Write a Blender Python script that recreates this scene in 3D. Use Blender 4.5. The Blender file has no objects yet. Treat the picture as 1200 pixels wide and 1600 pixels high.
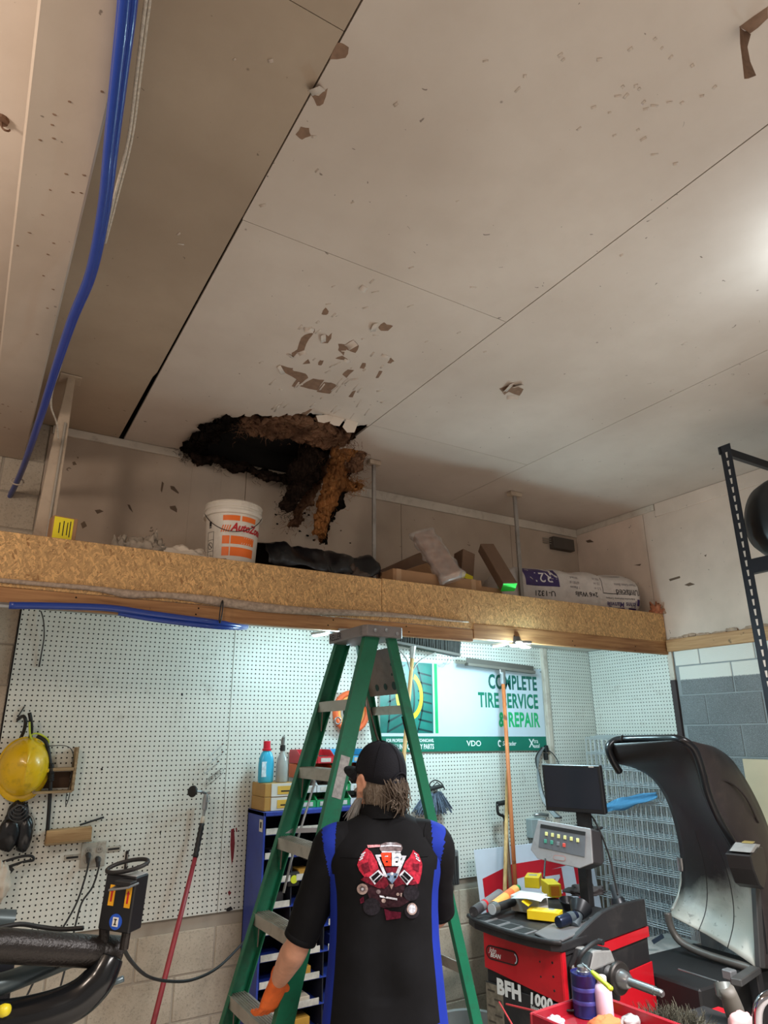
import bpy, bmesh, math, random
from mathutils import Vector, Matrix, noise
from mathutils.bvhtree import BVHTree

random.seed(7)
SC = bpy.context.scene
COL = SC.collection
V = Vector
PI = math.pi

# ------------------------------------------------------------------ camera
EYE = V((0.0, 0.0, 1.81))
FPX = 1047.25
RGT = V((0.85624611, -0.5165301, -0.00626503))
UPV = V((-0.15753505, -0.27265609, 0.94912663))
FWD = V((0.49196067, 0.81169903, 0.31483231))
cam_data = bpy.data.cameras.new('camera')
cam_data.sensor_fit = 'VERTICAL'
cam_data.sensor_height = 24.0
cam_data.lens = FPX / 1600.0 * 24.0
cam_data.clip_start = 0.05
cam = bpy.data.objects.new('camera', cam_data)
COL.objects.link(cam)
cam.matrix_world = Matrix(((RGT.x, UPV.x, -FWD.x, EYE.x), (RGT.y, UPV.y, -FWD.y, EYE.y),
                           (RGT.z, UPV.z, -FWD.z, EYE.z), (0, 0, 0, 1)))
SC.camera = cam

# ------------------------------------------------------------------ light and exposure
def lin(c):
    c = c / 255.0
    return c / 12.92 if c <= 0.04045 else ((c + 0.055) / 1.055) ** 2.4
def rgb(r, g, b, a=1.0):
    return (lin(r), lin(g), lin(b), a)

SC.view_settings.view_transform = 'Standard'
SC.view_settings.look = 'None'
SC.view_settings.exposure = 0.45
SC.view_settings.gamma = 1.0
SC.view_settings.use_curve_mapping = False
world = bpy.data.worlds.new('world')
SC.world = world
world.use_nodes = True
world.node_tree.nodes['Background'].inputs[0].default_value = (1.0, 0.89, 0.80, 1)
world.node_tree.nodes['Background'].inputs[1].default_value = 0.29

def lamp(name, kind, loc, energy, color, size=0.1, rot=None, size_y=None):
    d = bpy.data.lights.new(name, kind)
    d.energy = energy
    d.color = color
    if kind == 'POINT':
        d.shadow_soft_size = size
    elif kind == 'AREA':
        d.size = size
        if size_y:
            d.shape = 'RECTANGLE'; d.size_y = size_y
    o = bpy.data.objects.new(name, d)
    COL.objects.link(o)
    o.location = loc
    if rot:
        o.rotation_euler = rot
    return o
# shop lamps hanging below the ceiling outside the frame, right of and behind the camera
lamp('shop_lamp', 'AREA', (2.6, 0.55, 3.40), 98, (1.0, 0.97, 0.97), 1.2, (0.1, 0, 0.25), 0.25).data.spread = 1.95
lamp('shop_lamp_halo', 'POINT', (2.42, 0.82, 3.27), 6.0, (0.74, 0.90, 1.0), 0.08)
lamp('shop_lamp', 'AREA', (1.4, -0.7, 3.40), 85, (1.0, 0.95, 0.90), 1.2, (0.1, 0, 0.2), 0.25).data.spread = 2.1
lamp('shop_lamp', 'POINT', (-1.15, 1.3, 3.02), 40, (1.0, 0.84, 0.70), 0.15)

# ------------------------------------------------------------------ helpers
def at(x, y, X=None, Y=None, Z=None, d=None):
    """world point seen at photograph pixel (x, y) at a given X, Y, height or depth"""
    r = RGT * ((x - 600) / FPX) - UPV * ((y - 800) / FPX) + FWD
    if X is not None: t = X / r.x
    elif Y is not None: t = Y / r.y
    elif Z is not None: t = (Z - EYE.z) / r.z
    else: t = d
    return EYE + r * t

def frame(o, ax, ay=None):
    """matrix with origin o, x axis ax (horizontal angle in degrees or vector)"""
    if not isinstance(ax, Vector):
        a = math.radians(ax); ax = V((math.cos(a), math.sin(a), 0))
    ax = ax.normalized()
    if ay is None:
        az = V((0, 0, 1)); ay = az.cross(ax).normalized(); az = ax.cross(ay)
    else:
        az = ax.cross(ay).normalized(); ay = az.cross(ax)
    o = V(o)
    return Matrix(((ax.x, ay.x, az.x, o.x), (ax.y, ay.y, az.y, o.y), (ax.z, ay.z, az.z, o.z), (0, 0, 0, 1)))

class MB:
    """collects shapes and links them as one mesh object"""
    def __init__(s, F=None):
        s.v = []; s.f = []; s.F = F
    def add(s, vs, fs, F=None):
        n = len(s.v)
        for p in vs:
            p = V(p)
            if F is not None: p = F @ p
            if s.F is not None: p = s.F @ p
            s.v.append(p)
        s.f += [tuple(i + n for i in f) for f in fs]
        return s
    def box(s, c, sz, F=None):
        x, y, z = sz[0] / 2, sz[1] / 2, sz[2] / 2
        c = V(c)
        vs = [c + V((a * x, b * y, e * z)) for e in (-1, 1) for b in (-1, 1) for a in (-1, 1)]
        return s.add(vs, [(0, 2, 3, 1), (4, 5, 7, 6), (0, 1, 5, 4), (2, 6, 7, 3), (0, 4, 6, 2), (1, 3, 7, 5)], F)
    def bar(s, a, b, w, h, side=V((0, 0, 1))):
        """rectangular bar from a to b, w across, h along side"""
        a = V(a); b = V(b); t = (b - a).normalized(); n = t.cross(V(side)).normalized(); m = n.cross(t).normalized()
        vs = [p + n * (i * w / 2) + m * (j * h / 2) for p in (a, b) for (i, j) in ((-1, -1), (1, -1), (1, 1), (-1, 1))]
        return s.add(vs, [(3, 2, 1, 0), (4, 5, 6, 7), (0, 1, 5, 4), (1, 2, 6, 5), (2, 3, 7, 6), (3, 0, 4, 7)])
    def loft(s, rings, cap=True, closed=True, F=None):
        n = len(rings[0]); vs = [p for r in rings for p in r]; fs = []
        for k in range(len(rings) - 1):
            for i in range(n if closed else n - 1):
                j = (i + 1) % n
                fs.append((k * n + i, k * n + j, (k + 1) * n + j, (k + 1) * n + i))
        if cap and closed:
            fs.append(tuple(range(n - 1, -1, -1)))
            fs.append(tuple(range((len(rings) - 1) * n, len(rings) * n)))
        return s.add(vs, fs, F)
    def tube(s, path, r, seg=10, cap=True, smooth=0, flat=1.0):
        P = [V(p) for p in path]
        R = list(r) if isinstance(r, (list, tuple)) else [r] * len(P)
        if smooth:
            P, R = spline(P, smooth, R)
        t = (P[1] - P[0]).normalized()
        n = t.cross(V((0, 0, 1)))
        if n.length < 1e-3: n = t.cross(V((1, 0, 0)))
        n.normalize(); rings = []
        for i, p in enumerate(P):
            tt = (P[min(i + 1, len(P) - 1)] - P[max(i - 1, 0)])
            if tt.length < 1e-9: tt = t
            tt.normalize()
            n = (n - tt * n.dot(tt)); n.normalize(); m = tt.cross(n)
            rings.append([p + n * (math.cos(2 * PI * k / seg) * R[i]) + m * (math.sin(2 * PI * k / seg) * R[i] * flat) for k in range(seg)])
        return s.loft(rings, cap)
    def lathe(s, prof, c=(0, 0, 0), axis=(0, 0, 1), seg=24, a0=0, a1=2 * PI, sx=1.0):
        ax = V(axis).normalized(); n = ax.cross(V((0, 1, 0)))
        if n.length < 1e-3: n = ax.cross(V((1, 0, 0)))
        n.normalize(); m = ax.cross(n); c = V(c)
        full = abs(a1 - a0 - 2 * PI) < 1e-6
        k = seg if full else seg + 1
        rings = []
        for (r, z) in prof:
            r = max(r, 1e-5)
            rings.append([c + ax * z + n * (r * sx * math.cos(a0 + (a1 - a0) * i / seg)) + m * (r * math.sin(a0 + (a1 - a0) * i / seg)) for i in range(k)])
        return s.loft(rings, full, full)
    def prism(s, poly, th, F=None):
        """poly in the local xy plane, extruded th along local z"""
        n = len(poly)
        vs = [(x, y, 0) for x, y in poly] + [(x, y, th) for x, y in poly]
        fs = [tuple(range(n - 1, -1, -1)), tuple(range(n, 2 * n))] + [(i, (i + 1) % n, n + (i + 1) % n, n + i) for i in range(n)]
        return s.add(vs, fs, F)
    def sheet(s, grid, th=0.0):
        """grid[i][j] of points -> sheet with real thickness"""
        a, b = len(grid), len(grid[0]); N = []
        for i in range(a):
            row = []
            for j in range(b):
                du = grid[min(i + 1, a - 1)][j] - grid[max(i - 1, 0)][j]
                dv = grid[i][min(j + 1, b - 1)] - grid[i][max(j - 1, 0)]
                nn = du.cross(dv)
                row.append(nn.normalized() if nn.length > 1e-12 else V((0, 0, 1)))
            N.append(row)
        top = [grid[i][j] + N[i][j] * th / 2 for i in range(a) for j in range(b)]
        bot = [grid[i][j] - N[i][j] * th / 2 for i in range(a) for j in range(b)]
        o = a * b; fs = []
        for i in range(a - 1):
            for j in range(b - 1):
                q = (i * b + j, (i + 1) * b + j, (i + 1) * b + j + 1, i * b + j + 1)
                fs.append(q); fs.append(tuple(o + k for k in reversed(q)))
        edge = [(i, 0) for i in range(a)] + [(a - 1, j) for j in range(1, b)] + [(i, b - 1) for i in range(a - 2, -1, -1)] + [(0, j) for j in range(b - 2, 0, -1)]
        for k in range(len(edge)):
            p = edge[k][0] * b + edge[k][1]; q = edge[(k + 1) % len(edge)]; q = q[0] * b + q[1]
            fs.append((q, p, o + p, o + q))
        return s.add(top + bot, fs)
    def mesh(s, name, bevel=0, seg=1):
        me = bpy.data.meshes.new(name)
        me.from_pydata([tuple(p) for p in s.v], [], s.f)
        bm = bmesh.new(); bm.from_mesh(me)
        bmesh.ops.recalc_face_normals(bm, faces=bm.faces)
        if bevel:
            ed = [e for e in bm.edges if len(e.link_faces) == 2 and e.calc_face_angle(0) > 0.6]
            bmesh.ops.bevel(bm, geom=ed, offset=bevel, segments=seg, profile=0.6, affect='EDGES', clamp_overlap=True)
        bm.to_mesh(me); bm.free()
        return me
    def build(s, name, m, parent=None, smooth=None, bevel=0, seg=1, label=None, subd=0):
        me = s.mesh(name, bevel, seg)
        return link(name, me, m, parent, smooth, label, subd)

def link(name, me, m, parent=None, smooth=None, label=None, subd=0):
    o = bpy.data.objects.new(name, me)
    COL.objects.link(o)
    if m is not None:
        for q in (m if isinstance(m, (list, tuple)) else [m]): me.materials.append(q)
    if smooth:
        me.polygons.foreach_set('use_smooth', [True] * len(me.polygons))
        if smooth is not True:
            me.set_sharp_from_angle(angle=math.radians(smooth))
    if parent is not None:
        setpar(o, parent)
    if label: o['label'] = label
    if subd:
        md = o.modifiers.new('sub', 'SUBSURF'); md.levels = subd; md.render_levels = subd
    return o
WLOC = {}
def wloc(o):
    return WLOC.get(o.name, V((0, 0, 0)))
def setpar(o, parent):
    o.parent = parent
    o.matrix_parent_inverse = Matrix.Translation(-wloc(parent))
def tag(o, label=None, cat=None, group=None, kind=None):
    if label: o['label'] = label
    if cat: o['category'] = cat
    if group: o['group'] = group
    if kind: o['kind'] = kind
    return o
def thing(name, label, cat, loc=(0, 0, 0), group=None):
    o = bpy.data.objects.new(name, None)
    COL.objects.link(o)
    o.empty_display_size = 0.05
    o.location = loc
    WLOC[o.name] = V(loc)
    return tag(o, label, cat, group)
def copy_tree(o, delta, label=None, group=None, rot=0):
    def rec(q, par):
        c = q.copy(); COL.objects.link(c)
        if par is not None: c.parent = par
        for ch in list(q.children): rec(ch, c)
        return c
    c = rec(o, None)
    c.location = o.location + V(delta)
    if rot: c.rotation_euler.z += rot
    if label: c['label'] = label
    if group: c['group'] = group
    return c
def spline(P, n, R=None):
    out = []; ro = []
    for i in range(len(P) - 1):
        p0, p1, p2, p3 = P[max(i - 1, 0)], P[i], P[i + 1], P[min(i + 2, len(P) - 1)]
        for k in range(n):
            t = k / n
            out.append(0.5 * ((2 * p1) + (p2 - p0) * t + (2 * p0 - 5 * p1 + 4 * p2 - p3) * t * t + (3 * p1 - p0 - 3 * p2 + p3) * t ** 3))
            if R: ro.append(R[i] + (R[i + 1] - R[i]) * t)
    out.append(P[-1])
    if R: ro.append(R[-1]); return out, ro
    return out
def textmesh(body, size=1.0, bold=0.0, sx=1.0, shear=0.0, align='LEFT', space=1.0):
    """flat glyph mesh as (verts2d, faces)"""
    cu = bpy.data.curves.new('txt', 'FONT')
    cu.body = body; cu.size = size; cu.offset = bold * size; cu.align_x = align
    cu.shear = shear; cu.space_character = space; cu.resolution_u = 3
    ob = bpy.data.objects.new('txt', cu)
    me = ob.to_mesh()
    vs = [(v.co.x * sx, v.co.y) for v in me.vertices]; fs = [tuple(p.vertices) for p in me.polygons]
    ob.to_mesh_clear()
    bpy.data.objects.remove(ob); bpy.data.curves.remove(cu)
    return vs, fs
def textpart(name, body, F, size, m, parent, bold=0.0, sx=1.0, shear=0.0, align='LEFT', lift=0.0006, space=1.0):
    vs, fs = textmesh(body, size, bold, sx, shear, align, space)
    mb = MB(); mb.add([(x, y, lift) for x, y in vs], fs, F)
    me = bpy.data.meshes.new(name); me.from_pydata([tuple(p) for p in mb.v], [], mb.f)
    return link(name, me, m, parent)

# ------------------------------------------------------------------ materials
def nn(nt, kind, **kw):
    n = nt.nodes.new(kind)
    for k, v in kw.items():
        if k in ('op',): n.operation = v
        elif k.startswith('i_'):
            n.inputs[int(k[2:])].default_value = v
        else: setattr(n, k, v)
    return n
def fm(nt, op, a, b=None):
    n = nt.nodes.new('ShaderNodeMath'); n.operation = op
    for i, q in enumerate((a, b)):
        if q is None: continue
        if isinstance(q, (int, float)): n.inputs[i].default_value = q
        else: nt.links.new(q, n.inputs[i])
    return n.outputs[0]
def mixc(nt, fac, a, b, mode='MIX'):
    n = nt.nodes.new('ShaderNodeMix'); n.data_type = 'RGBA'; n.blend_type = mode
    for s, q in ((n.inputs[0], fac), (n.inputs[6], a), (n.inputs[7], b)):
        if isinstance(q, (int, float)): s.default_value = q
        elif isinstance(q, tuple): s.default_value = q
        else: nt.links.new(q, s)
    return n.outputs[2]
def ramp(nt, src, stops, interp='LINEAR'):
    n = nt.nodes.new('ShaderNodeValToRGB'); n.color_ramp.interpolation = interp
    el = n.color_ramp.elements
    while len(el) < len(stops): el.new(0.5)
    for e, (p, c) in zip(el, stops):
        e.position = p; e.color = c if isinstance(c, tuple) else (c, c, c, 1)
    nt.links.new(src, n.inputs[0])
    return n.outputs[0]
def tex_noise(nt, vec, scale, detail=3, rough=0.55, dist=0.0):
    n = nt.nodes.new('ShaderNodeTexNoise')
    n.inputs['Scale'].default_value = scale; n.inputs['Detail'].default_value = detail
    n.inputs['Roughness'].default_value = rough; n.inputs['Distortion'].default_value = dist
    nt.links.new(vec, n.inputs['Vector'])
    return n.outputs[0]
def newmat(name):
    m = bpy.data.materials.new(name); m.use_nodes = True
    nt = m.node_tree; b = nt.nodes['Principled BSDF']
    tc = nt.nodes.new('ShaderNodeTexCoord')
    return m, nt, b, tc.outputs['Object']
def setbump(nt, b, h, strength, dist=0.01):
    n = nt.nodes.new('ShaderNodeBump'); n.inputs['Strength'].default_value = strength; n.inputs['Distance'].default_value = dist
    nt.links.new(h, n.inputs['Height']); nt.links.new(n.outputs[0], b.inputs['Normal'])
MATS = {}
def mat(name, col, rough=0.6, metal=0.0, var=0.12, vs=6.0, bump=0.0, bs=60.0, dirt=None, ds=9.0, damt=0.5, spec=None, coat=0.0, emit=0.0, trans=0.0, ecol=None):
    """procedural material: noise-varied colour, optional dirt blotches and fine relief"""
    if name in MATS: return MATS[name]
    m, nt, b, oc = newmat(name)
    c = rgb(*col)
    n1 = tex_noise(nt, oc, vs, 4)
    lo = tuple(x * (1 - var) for x in c[:3]) + (1,); hi = tuple(min(1, x * (1 + var)) for x in c[:3]) + (1,)
    out = ramp(nt, n1, [(0.3, lo), (0.7, hi)])
    if dirt:
        d1 = tex_noise(nt, oc, ds, 6, 0.65, 0.4)
        out = mixc(nt, ramp(nt, d1, [(0.52, 0.0), (0.72, damt)]), out, rgb(*dirt))
    nt.links.new(out, b.inputs['Base Color'])
    b.inputs['Roughness'].default_value = rough; b.inputs['Metallic'].default_value = metal
    if spec is not None: b.inputs['Specular IOR Level'].default_value = spec
    if coat: b.inputs['Coat Weight'].default_value = coat
    if trans: b.inputs['Transmission Weight'].default_value = trans
    if emit:
        b.inputs['Emission Color'].default_value = rgb(*(ecol or col)); b.inputs['Emission Strength'].default_value = emit
    if bump: setbump(nt, b, tex_noise(nt, oc, bs, 4), bump, 0.004)
    MATS[name] = m
    return m
# ---- surface materials
def m_drywall(name, col, stain, amt, seed=0.0, chips=True):
    m, nt, b, oc = newmat(name)
    mp = nn(nt, 'ShaderNodeMapping'); mp.inputs['Location'].default_value = (seed, seed * .7, 0); nt.links.new(oc, mp.inputs[0]); oc = mp.outputs[0]
    n1 = tex_noise(nt, oc, 1.1, 3, .5); n2 = tex_noise(nt, oc, 7, 4, .6)
    c = mixc(nt, ramp(nt, n1, [(.35, 0.0), (.7, amt)]), rgb(*col), rgb(*stain))
    c = mixc(nt, ramp(nt, n2, [(.4, 0.0), (.8, .16)]), c, rgb(*stain))
    if chips:
        sp = tex_noise(nt, oc, 26, 2, .6, .8)
        c = mixc(nt, ramp(nt, sp, [(.735, 0.0), (.755, .75)]), c, rgb(96, 80, 68))
        vo = nn(nt, 'ShaderNodeTexVoronoi'); vo.inputs['Scale'].default_value = 5.5; nt.links.new(oc, vo.inputs['Vector'])
        c = mixc(nt, ramp(nt, vo.outputs['Distance'], [(.02, .6), (.035, 0.0)]), c, rgb(90, 72, 60))
    nt.links.new(c, b.inputs['Base Color']); b.inputs['Roughness'].default_value = .75
    setbump(nt, b, tex_noise(nt, oc, 45, 4, .6), .12, .003)
    return m
def m_peg(name, axis, p0, z0):
    m, nt, b, oc = newmat(name)
    sx = nn(nt, 'ShaderNodeSeparateXYZ'); nt.links.new(oc, sx.inputs[0])
    P = .0254
    def fr(o, off):
        t = fm(nt, 'MULTIPLY', fm(nt, 'SUBTRACT', o, off), 1 / P)
        return fm(nt, 'SUBTRACT', fm(nt, 'FRACT', fm(nt, 'ADD', t, 1000.5)), .5)
    fx = fr(sx.outputs[0] if axis == 'x' else sx.outputs[1], p0); fz = fr(sx.outputs[2], z0)
    d = fm(nt, 'SQRT', fm(nt, 'ADD', fm(nt, 'MULTIPLY', fx, fx), fm(nt, 'MULTIPLY', fz, fz)))
    hole = ramp(nt, d, [(.145, 1.0), (.175, 0.0)])
    n1 = tex_noise(nt, oc, 2.2, 4, .6); n2 = tex_noise(nt, oc, 9, 5, .7)
    c = mixc(nt, ramp(nt, n1, [(.4, 0.0), (.75, .28)]), rgb(222, 224, 216), rgb(184, 178, 162))
    c = mixc(nt, ramp(nt, n2, [(.58, 0.0), (.8, .4)]), c, rgb(140, 126, 108))
    c = mixc(nt, hole, c, rgb(18, 15, 14))
    nt.links.new(c, b.inputs['Base Color'])
    nt.links.new(ramp(nt, hole, [(0, .42), (1, .9)]), b.inputs['Roughness'])
    setbump(nt, b, fm(nt, 'SUBTRACT', 1.0, hole), .5, .004)
    return m
def m_block(name, col, dark, paint=None, zpaint=None):
    m, nt, b, oc = newmat(name)
    oc = nt.nodes.new('ShaderNodeNewGeometry').outputs['Position']
    n1 = tex_noise(nt, oc, 3, 4, .6); n2 = tex_noise(nt, oc, 90, 4, .75); n3 = tex_noise(nt, oc, 260, 2, .6)
    c = mixc(nt, ramp(nt, n1, [(.35, 0.0), (.7, .6)]), rgb(*col), rgb(*dark))
    c = mixc(nt, ramp(nt, n2, [(.52, 0.0), (.7, .6)]), c, rgb(*[x * .62 for x in col]))
    if paint:
        sx = nn(nt, 'ShaderNodeSeparateXYZ'); nt.links.new(oc, sx.inputs[0])
        sp = ramp(nt, n3, [(.56, 0.0), (.66, .75)])
        c = mixc(nt, sp, c, rgb(186, 194, 196))
        zz = fm(nt, 'ADD', sx.outputs[2], fm(nt, 'MULTIPLY', n2, .02))
        c = mixc(nt, ramp(nt, fm(nt, 'MULTIPLY', fm(nt, 'SUBTRACT', zz, zpaint - .05), 10.0), [(.49, 0.0), (.56, 1.0)]), c, rgb(*paint))
    nt.links.new(c, b.inputs['Base Color']); b.inputs['Roughness'].default_value = .9
    setbump(nt, b, n2, .45, .006)
    return m
def m_osb(name, base=(200, 160, 108), dark=(150, 108, 66)):
    m, nt, b, oc = newmat(name)
    c = None; hs = []
    for k, (rot, sc) in enumerate(((.45, (34, 60, 150)), (-.75, (40, 70, 130)), (1.25, (44, 60, 150)), (-.15, (30, 60, 190)), (.9, (50, 60, 170)), (-1.2, (46, 60, 140)))):
        mr = nn(nt, 'ShaderNodeMapping'); mr.inputs['Rotation'].default_value = (0, rot, 0); nt.links.new(oc, mr.inputs[0])
        mp = nn(nt, 'ShaderNodeMapping'); mp.inputs['Scale'].default_value = sc
        mp.inputs['Location'].default_value = (k * 3.1, 0, k * 1.7); nt.links.new(mr.outputs[0], mp.inputs[0])
        vo = nn(nt, 'ShaderNodeTexVoronoi'); vo.inputs['Scale'].default_value = 1.0; nt.links.new(mp.outputs[0], vo.inputs['Vector'])
        sp = nn(nt, 'ShaderNodeSeparateColor'); nt.links.new(vo.outputs['Color'], sp.inputs[0])
        cc = ramp(nt, sp.outputs[0], [(.0, rgb(*dark)), (.07, rgb(*[x * .86 for x in base])), (.6, rgb(*base)), (1, rgb(*[min(255, x * 1.17) for x in base]))])
        if c is None: c = cc
        else: c = mixc(nt, ramp(nt, sp.outputs[1], [(.58, 0.0), (.6, 1.0)]), c, cc)
        hs.append(sp.outputs[2])
    n = tex_noise(nt, oc, 38, 5, .75, 1.2)
    c = mixc(nt, ramp(nt, n, [(.61, 0.0), (.67, .85)]), c, rgb(74, 48, 30))
    n = tex_noise(nt, oc, 2.3, 3, .6)
    c = mixc(nt, ramp(nt, n, [(.4, 0.0), (.8, .3)]), c, rgb(158, 116, 72))
    nt.links.new(c, b.inputs['Base Color']); b.inputs['Roughness'].default_value = .72
    setbump(nt, b, fm(nt, 'ADD', hs[0], hs[1]), .25, .003)
    return m
def m_wood(name, col, dark, axis=0, scale=1.0, rough=.65):
    m, nt, b, oc = newmat(name)
    mp = nn(nt, 'ShaderNodeMapping'); s = [26 * scale] * 3; s[axis] = 1.6 * scale; mp.inputs['Scale'].default_value = s; nt.links.new(oc, mp.inputs[0])
    n = tex_noise(nt, mp.outputs[0], 1.6, 5, .6, .5)
    c = mixc(nt, ramp(nt, n, [(.36, 0.0), (.66, 1.0)]), rgb(*col), rgb(*dark))
    n2 = tex_noise(nt, oc, 14, 4, .6)
    c = mixc(nt, ramp(nt, n2, [(.66, 0.0), (.74, .75)]), c, rgb(*[x * .4 for x in dark]))
    nt.links.new(c, b.inputs['Base Color']); b.inputs['Roughness'].default_value = rough
    setbump(nt, b, n, .15, .002)
    return m
CEILM = m_drywall('ceiling_paint', (212, 200, 188), (166, 148, 132), .45)
WALLM = m_drywall('wall_paint', (206, 188, 170), (138, 118, 100), .65, 3.1)
WALLR = m_drywall('wall_paint_right', (228, 208, 192), (150, 134, 118), .4, 6.2)
PEGX = m_peg('pegboard_back', 'x', 1.360, 1.909)
PEGY = m_peg('pegboard_right', 'y', 3.831, 1.874)
BLKL = m_block('block_tan', (196, 184, 166), (158, 142, 122))
BLKR = m_block('block_grey', (124, 128, 130), (98, 103, 106), (226, 226, 218), 2.175)
MORT = mat('mortar', (168, 158, 144), .9, var=.1)
MORTR = mat('mortar_grey', (150, 156, 158), .9, var=.1)
OSB = m_osb('osb_board')
PINE = m_wood('pine_board', (190, 140, 92), (146, 98, 58))
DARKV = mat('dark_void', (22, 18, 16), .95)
CONC = mat('concrete_floor', (158, 150, 140), .8, var=.2, bump=.2)
TRIMW = mat('trim_paint', (206, 196, 182), .6, var=.08, dirt=(130, 114, 98), damt=.5)

def structure(o):
    o['kind'] = 'structure'
    return o
CZ = 3.505
YB = 3.985      # face of the back wall boards
XR = 4.391      # face of the right wall

# floor
structure(MB().box((.8, .5, -.05), (7.8, 8.2, .1)).build('floor', CONC))

# ---- back wall: core, blocks, pegboard panels, upper drywall panels
wb = structure(MB().box((.8, 4.0805, 1.9), (7.8, .18, 3.8)).build('wall_back', MORT))
blk = MB().box((0, 0, 0), (.397, .03, .194)).mesh('block', .003)
hblk = MB().box((0, 0, 0), (.194, .03, .194)).mesh('block', .003)
def put(name, me, m, loc, parent, rz=0):
    o = bpy.data.objects.new(name, me)
    if not me.materials: me.materials.append(m)
    COL.objects.link(o); o.location = loc; o.rotation_euler = (0, 0, rz)
    o.parent = parent; o.matrix_parent_inverse = Matrix.Translation(-wloc(parent))
    return o
def course(k): return .031 + .203 * k + .1015
for k in range(-0, 4):
    off = 1.345 + (.203 if k % 2 == 0 else 0)
    for i in range(-4, 9):
        x = off + .406 * i + .203
        if -.3 < x < 4.2: put('block', blk, BLKL, (x, 4.0, course(k)), wb)
for k in range(4, 17):
    off = .178
    for i in range(3):
        x = off - .203 - .406 * i - (.203 if k % 2 else 0)
        put('block', blk, BLKL, (x, 4.0, course(k)), wb)
    if k % 2: put('half_block', hblk, BLKL, (.178 - .097, 4.0, course(k)), wb)
def panel(name, x0, x1, z0, z1, y0, y1, m, par, bev=.001):
    return MB().box(((x0 + x1) / 2, (y0 + y1) / 2, (z0 + z1) / 2), (x1 - x0, y1 - y0, z1 - z0)).build(name, m, par, bevel=bev)
for a, b_ in ((.184, 1.341), (1.344, 2.56), (2.563, 3.845), (3.885, 4.385)):
    panel('pegboard_panel', a, b_, .907, 2.45, 3.970, 3.976, PEGX, wb)
panel('pegboard_edge_trim', 3.845, 3.885, .95, 2.45, 3.945, 3.976, TRIMW, wb, .003)
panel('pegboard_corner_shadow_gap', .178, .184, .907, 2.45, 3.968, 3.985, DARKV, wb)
for a, b_ in ((.180, 1.352), (1.356, 2.556), (2.56, 3.62), (3.624, 4.389)):
    panel('drywall_panel', a, b_, 2.452, 3.50, 3.975, 3.985, WALLM, wb)
structure(panel('trim_1', .19, .93, 3.455, 3.503, 3.955, 3.975, TRIMW, None, .002))
structure(panel('trim_2', 1.95, 4.38, 3.435, 3.503, 3.955, 3.975, TRIMW, None, .002))
# taped drywall joints on the upper wall
for x, w in ((.93, .07), (1.14, .05)):
    panel('drywall_joint_tape', x, x + w, 2.66, 3.45, 3.9735, 3.9755, WALLM, wb)
# ---- right wall
wr = structure(MB().box((4.4835, .5, 1.9), (.18, 7.2, 3.8)).build('wall_right', MORTR))
rb = MB().box((0, 0, 0), (.03, .397, .194)).mesh('block', .003)
rh = MB().box((0, 0, 0), (.03, .194, .194)).mesh('block', .003)
for k in range(0, 12):
    off = 2.742 if k % 2 == 0 else 2.968
    for i in range(-6, 2):
        y = off + .406 * i + .203
        if y < 3.15: put('block', rb, BLKR, (4.403, y, course(k)), wr)
        elif y < 3.3: put('half_block', rh, BLKR, (4.403, off + .406 * i + .1, course(k)), wr)
def rpanel(name, y0, y1, z0, z1, x0, x1, m, par, bev=.001):
    return MB().box(((x0 + x1) / 2, (y0 + y1) / 2, (z0 + z1) / 2), (x1 - x0, y1 - y0, z1 - z0)).build(name, m, par, bevel=bev)
rpanel('pegboard_panel', 3.215, 3.966, .907, 2.45, 4.380, 4.388, PEGY, wr)
rpanel('pegboard_edge_trim', 3.175, 3.215, 2.17, 2.40, 4.372, 4.39, TRIMW, wr, .002)
rpanel('pegboard_edge_trim', 3.172, 3.214, .9, 2.17, 4.368, 4.39, mat('dark_trim', (58, 44, 44), .6), wr, .002)
for a, b_ in ((3.27, 3.974), (1.6, 3.266), (-.4, 1.596), (-2.4, -.404)):
    rpanel('drywall_panel', a, b_, 2.462, 3.502, 4.382, 4.391, WALLR, wr)
structure(rpanel('trim_3', 3.15, 3.95, 3.455, 3.503, 4.366, 4.382, TRIMW, None, .002))
structure(rpanel('trim_4', -1.5, 3.14, 3.40, 3.503, 4.366, 4.382, WALLR, None, .002))
structure(rpanel('trim_5', -1.5, 3.19, 2.37, 2.455, 4.345, 4.389, m_wood('pine_ledger', (196, 156, 110), (160, 116, 76), 1), None, .004))
# torn plaster paper and foam crumbs along the top of the right ledger board
random.seed(3)
for i in range(16):
    y = 3.15 - i * .055 + random.uniform(-.02, .02)
    pts = [(random.uniform(.7, 1) * .04 * math.cos(a), random.uniform(.3, .6) * .03 * math.sin(a)) for a in [j * PI / 4 for j in range(8)]]
    MB().prism(pts, .006, frame((4.362 + random.uniform(-.01, .01), y, 2.458 + random.uniform(-.006, .012)), V((0, 1, .1 * random.uniform(-1, 1))), V((random.uniform(-.3, .3), 0, 1)))).build('torn_paper_scrap', mat('paper_scrap', (176, 150, 128), .8, var=.3, vs=30), wr)

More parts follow.
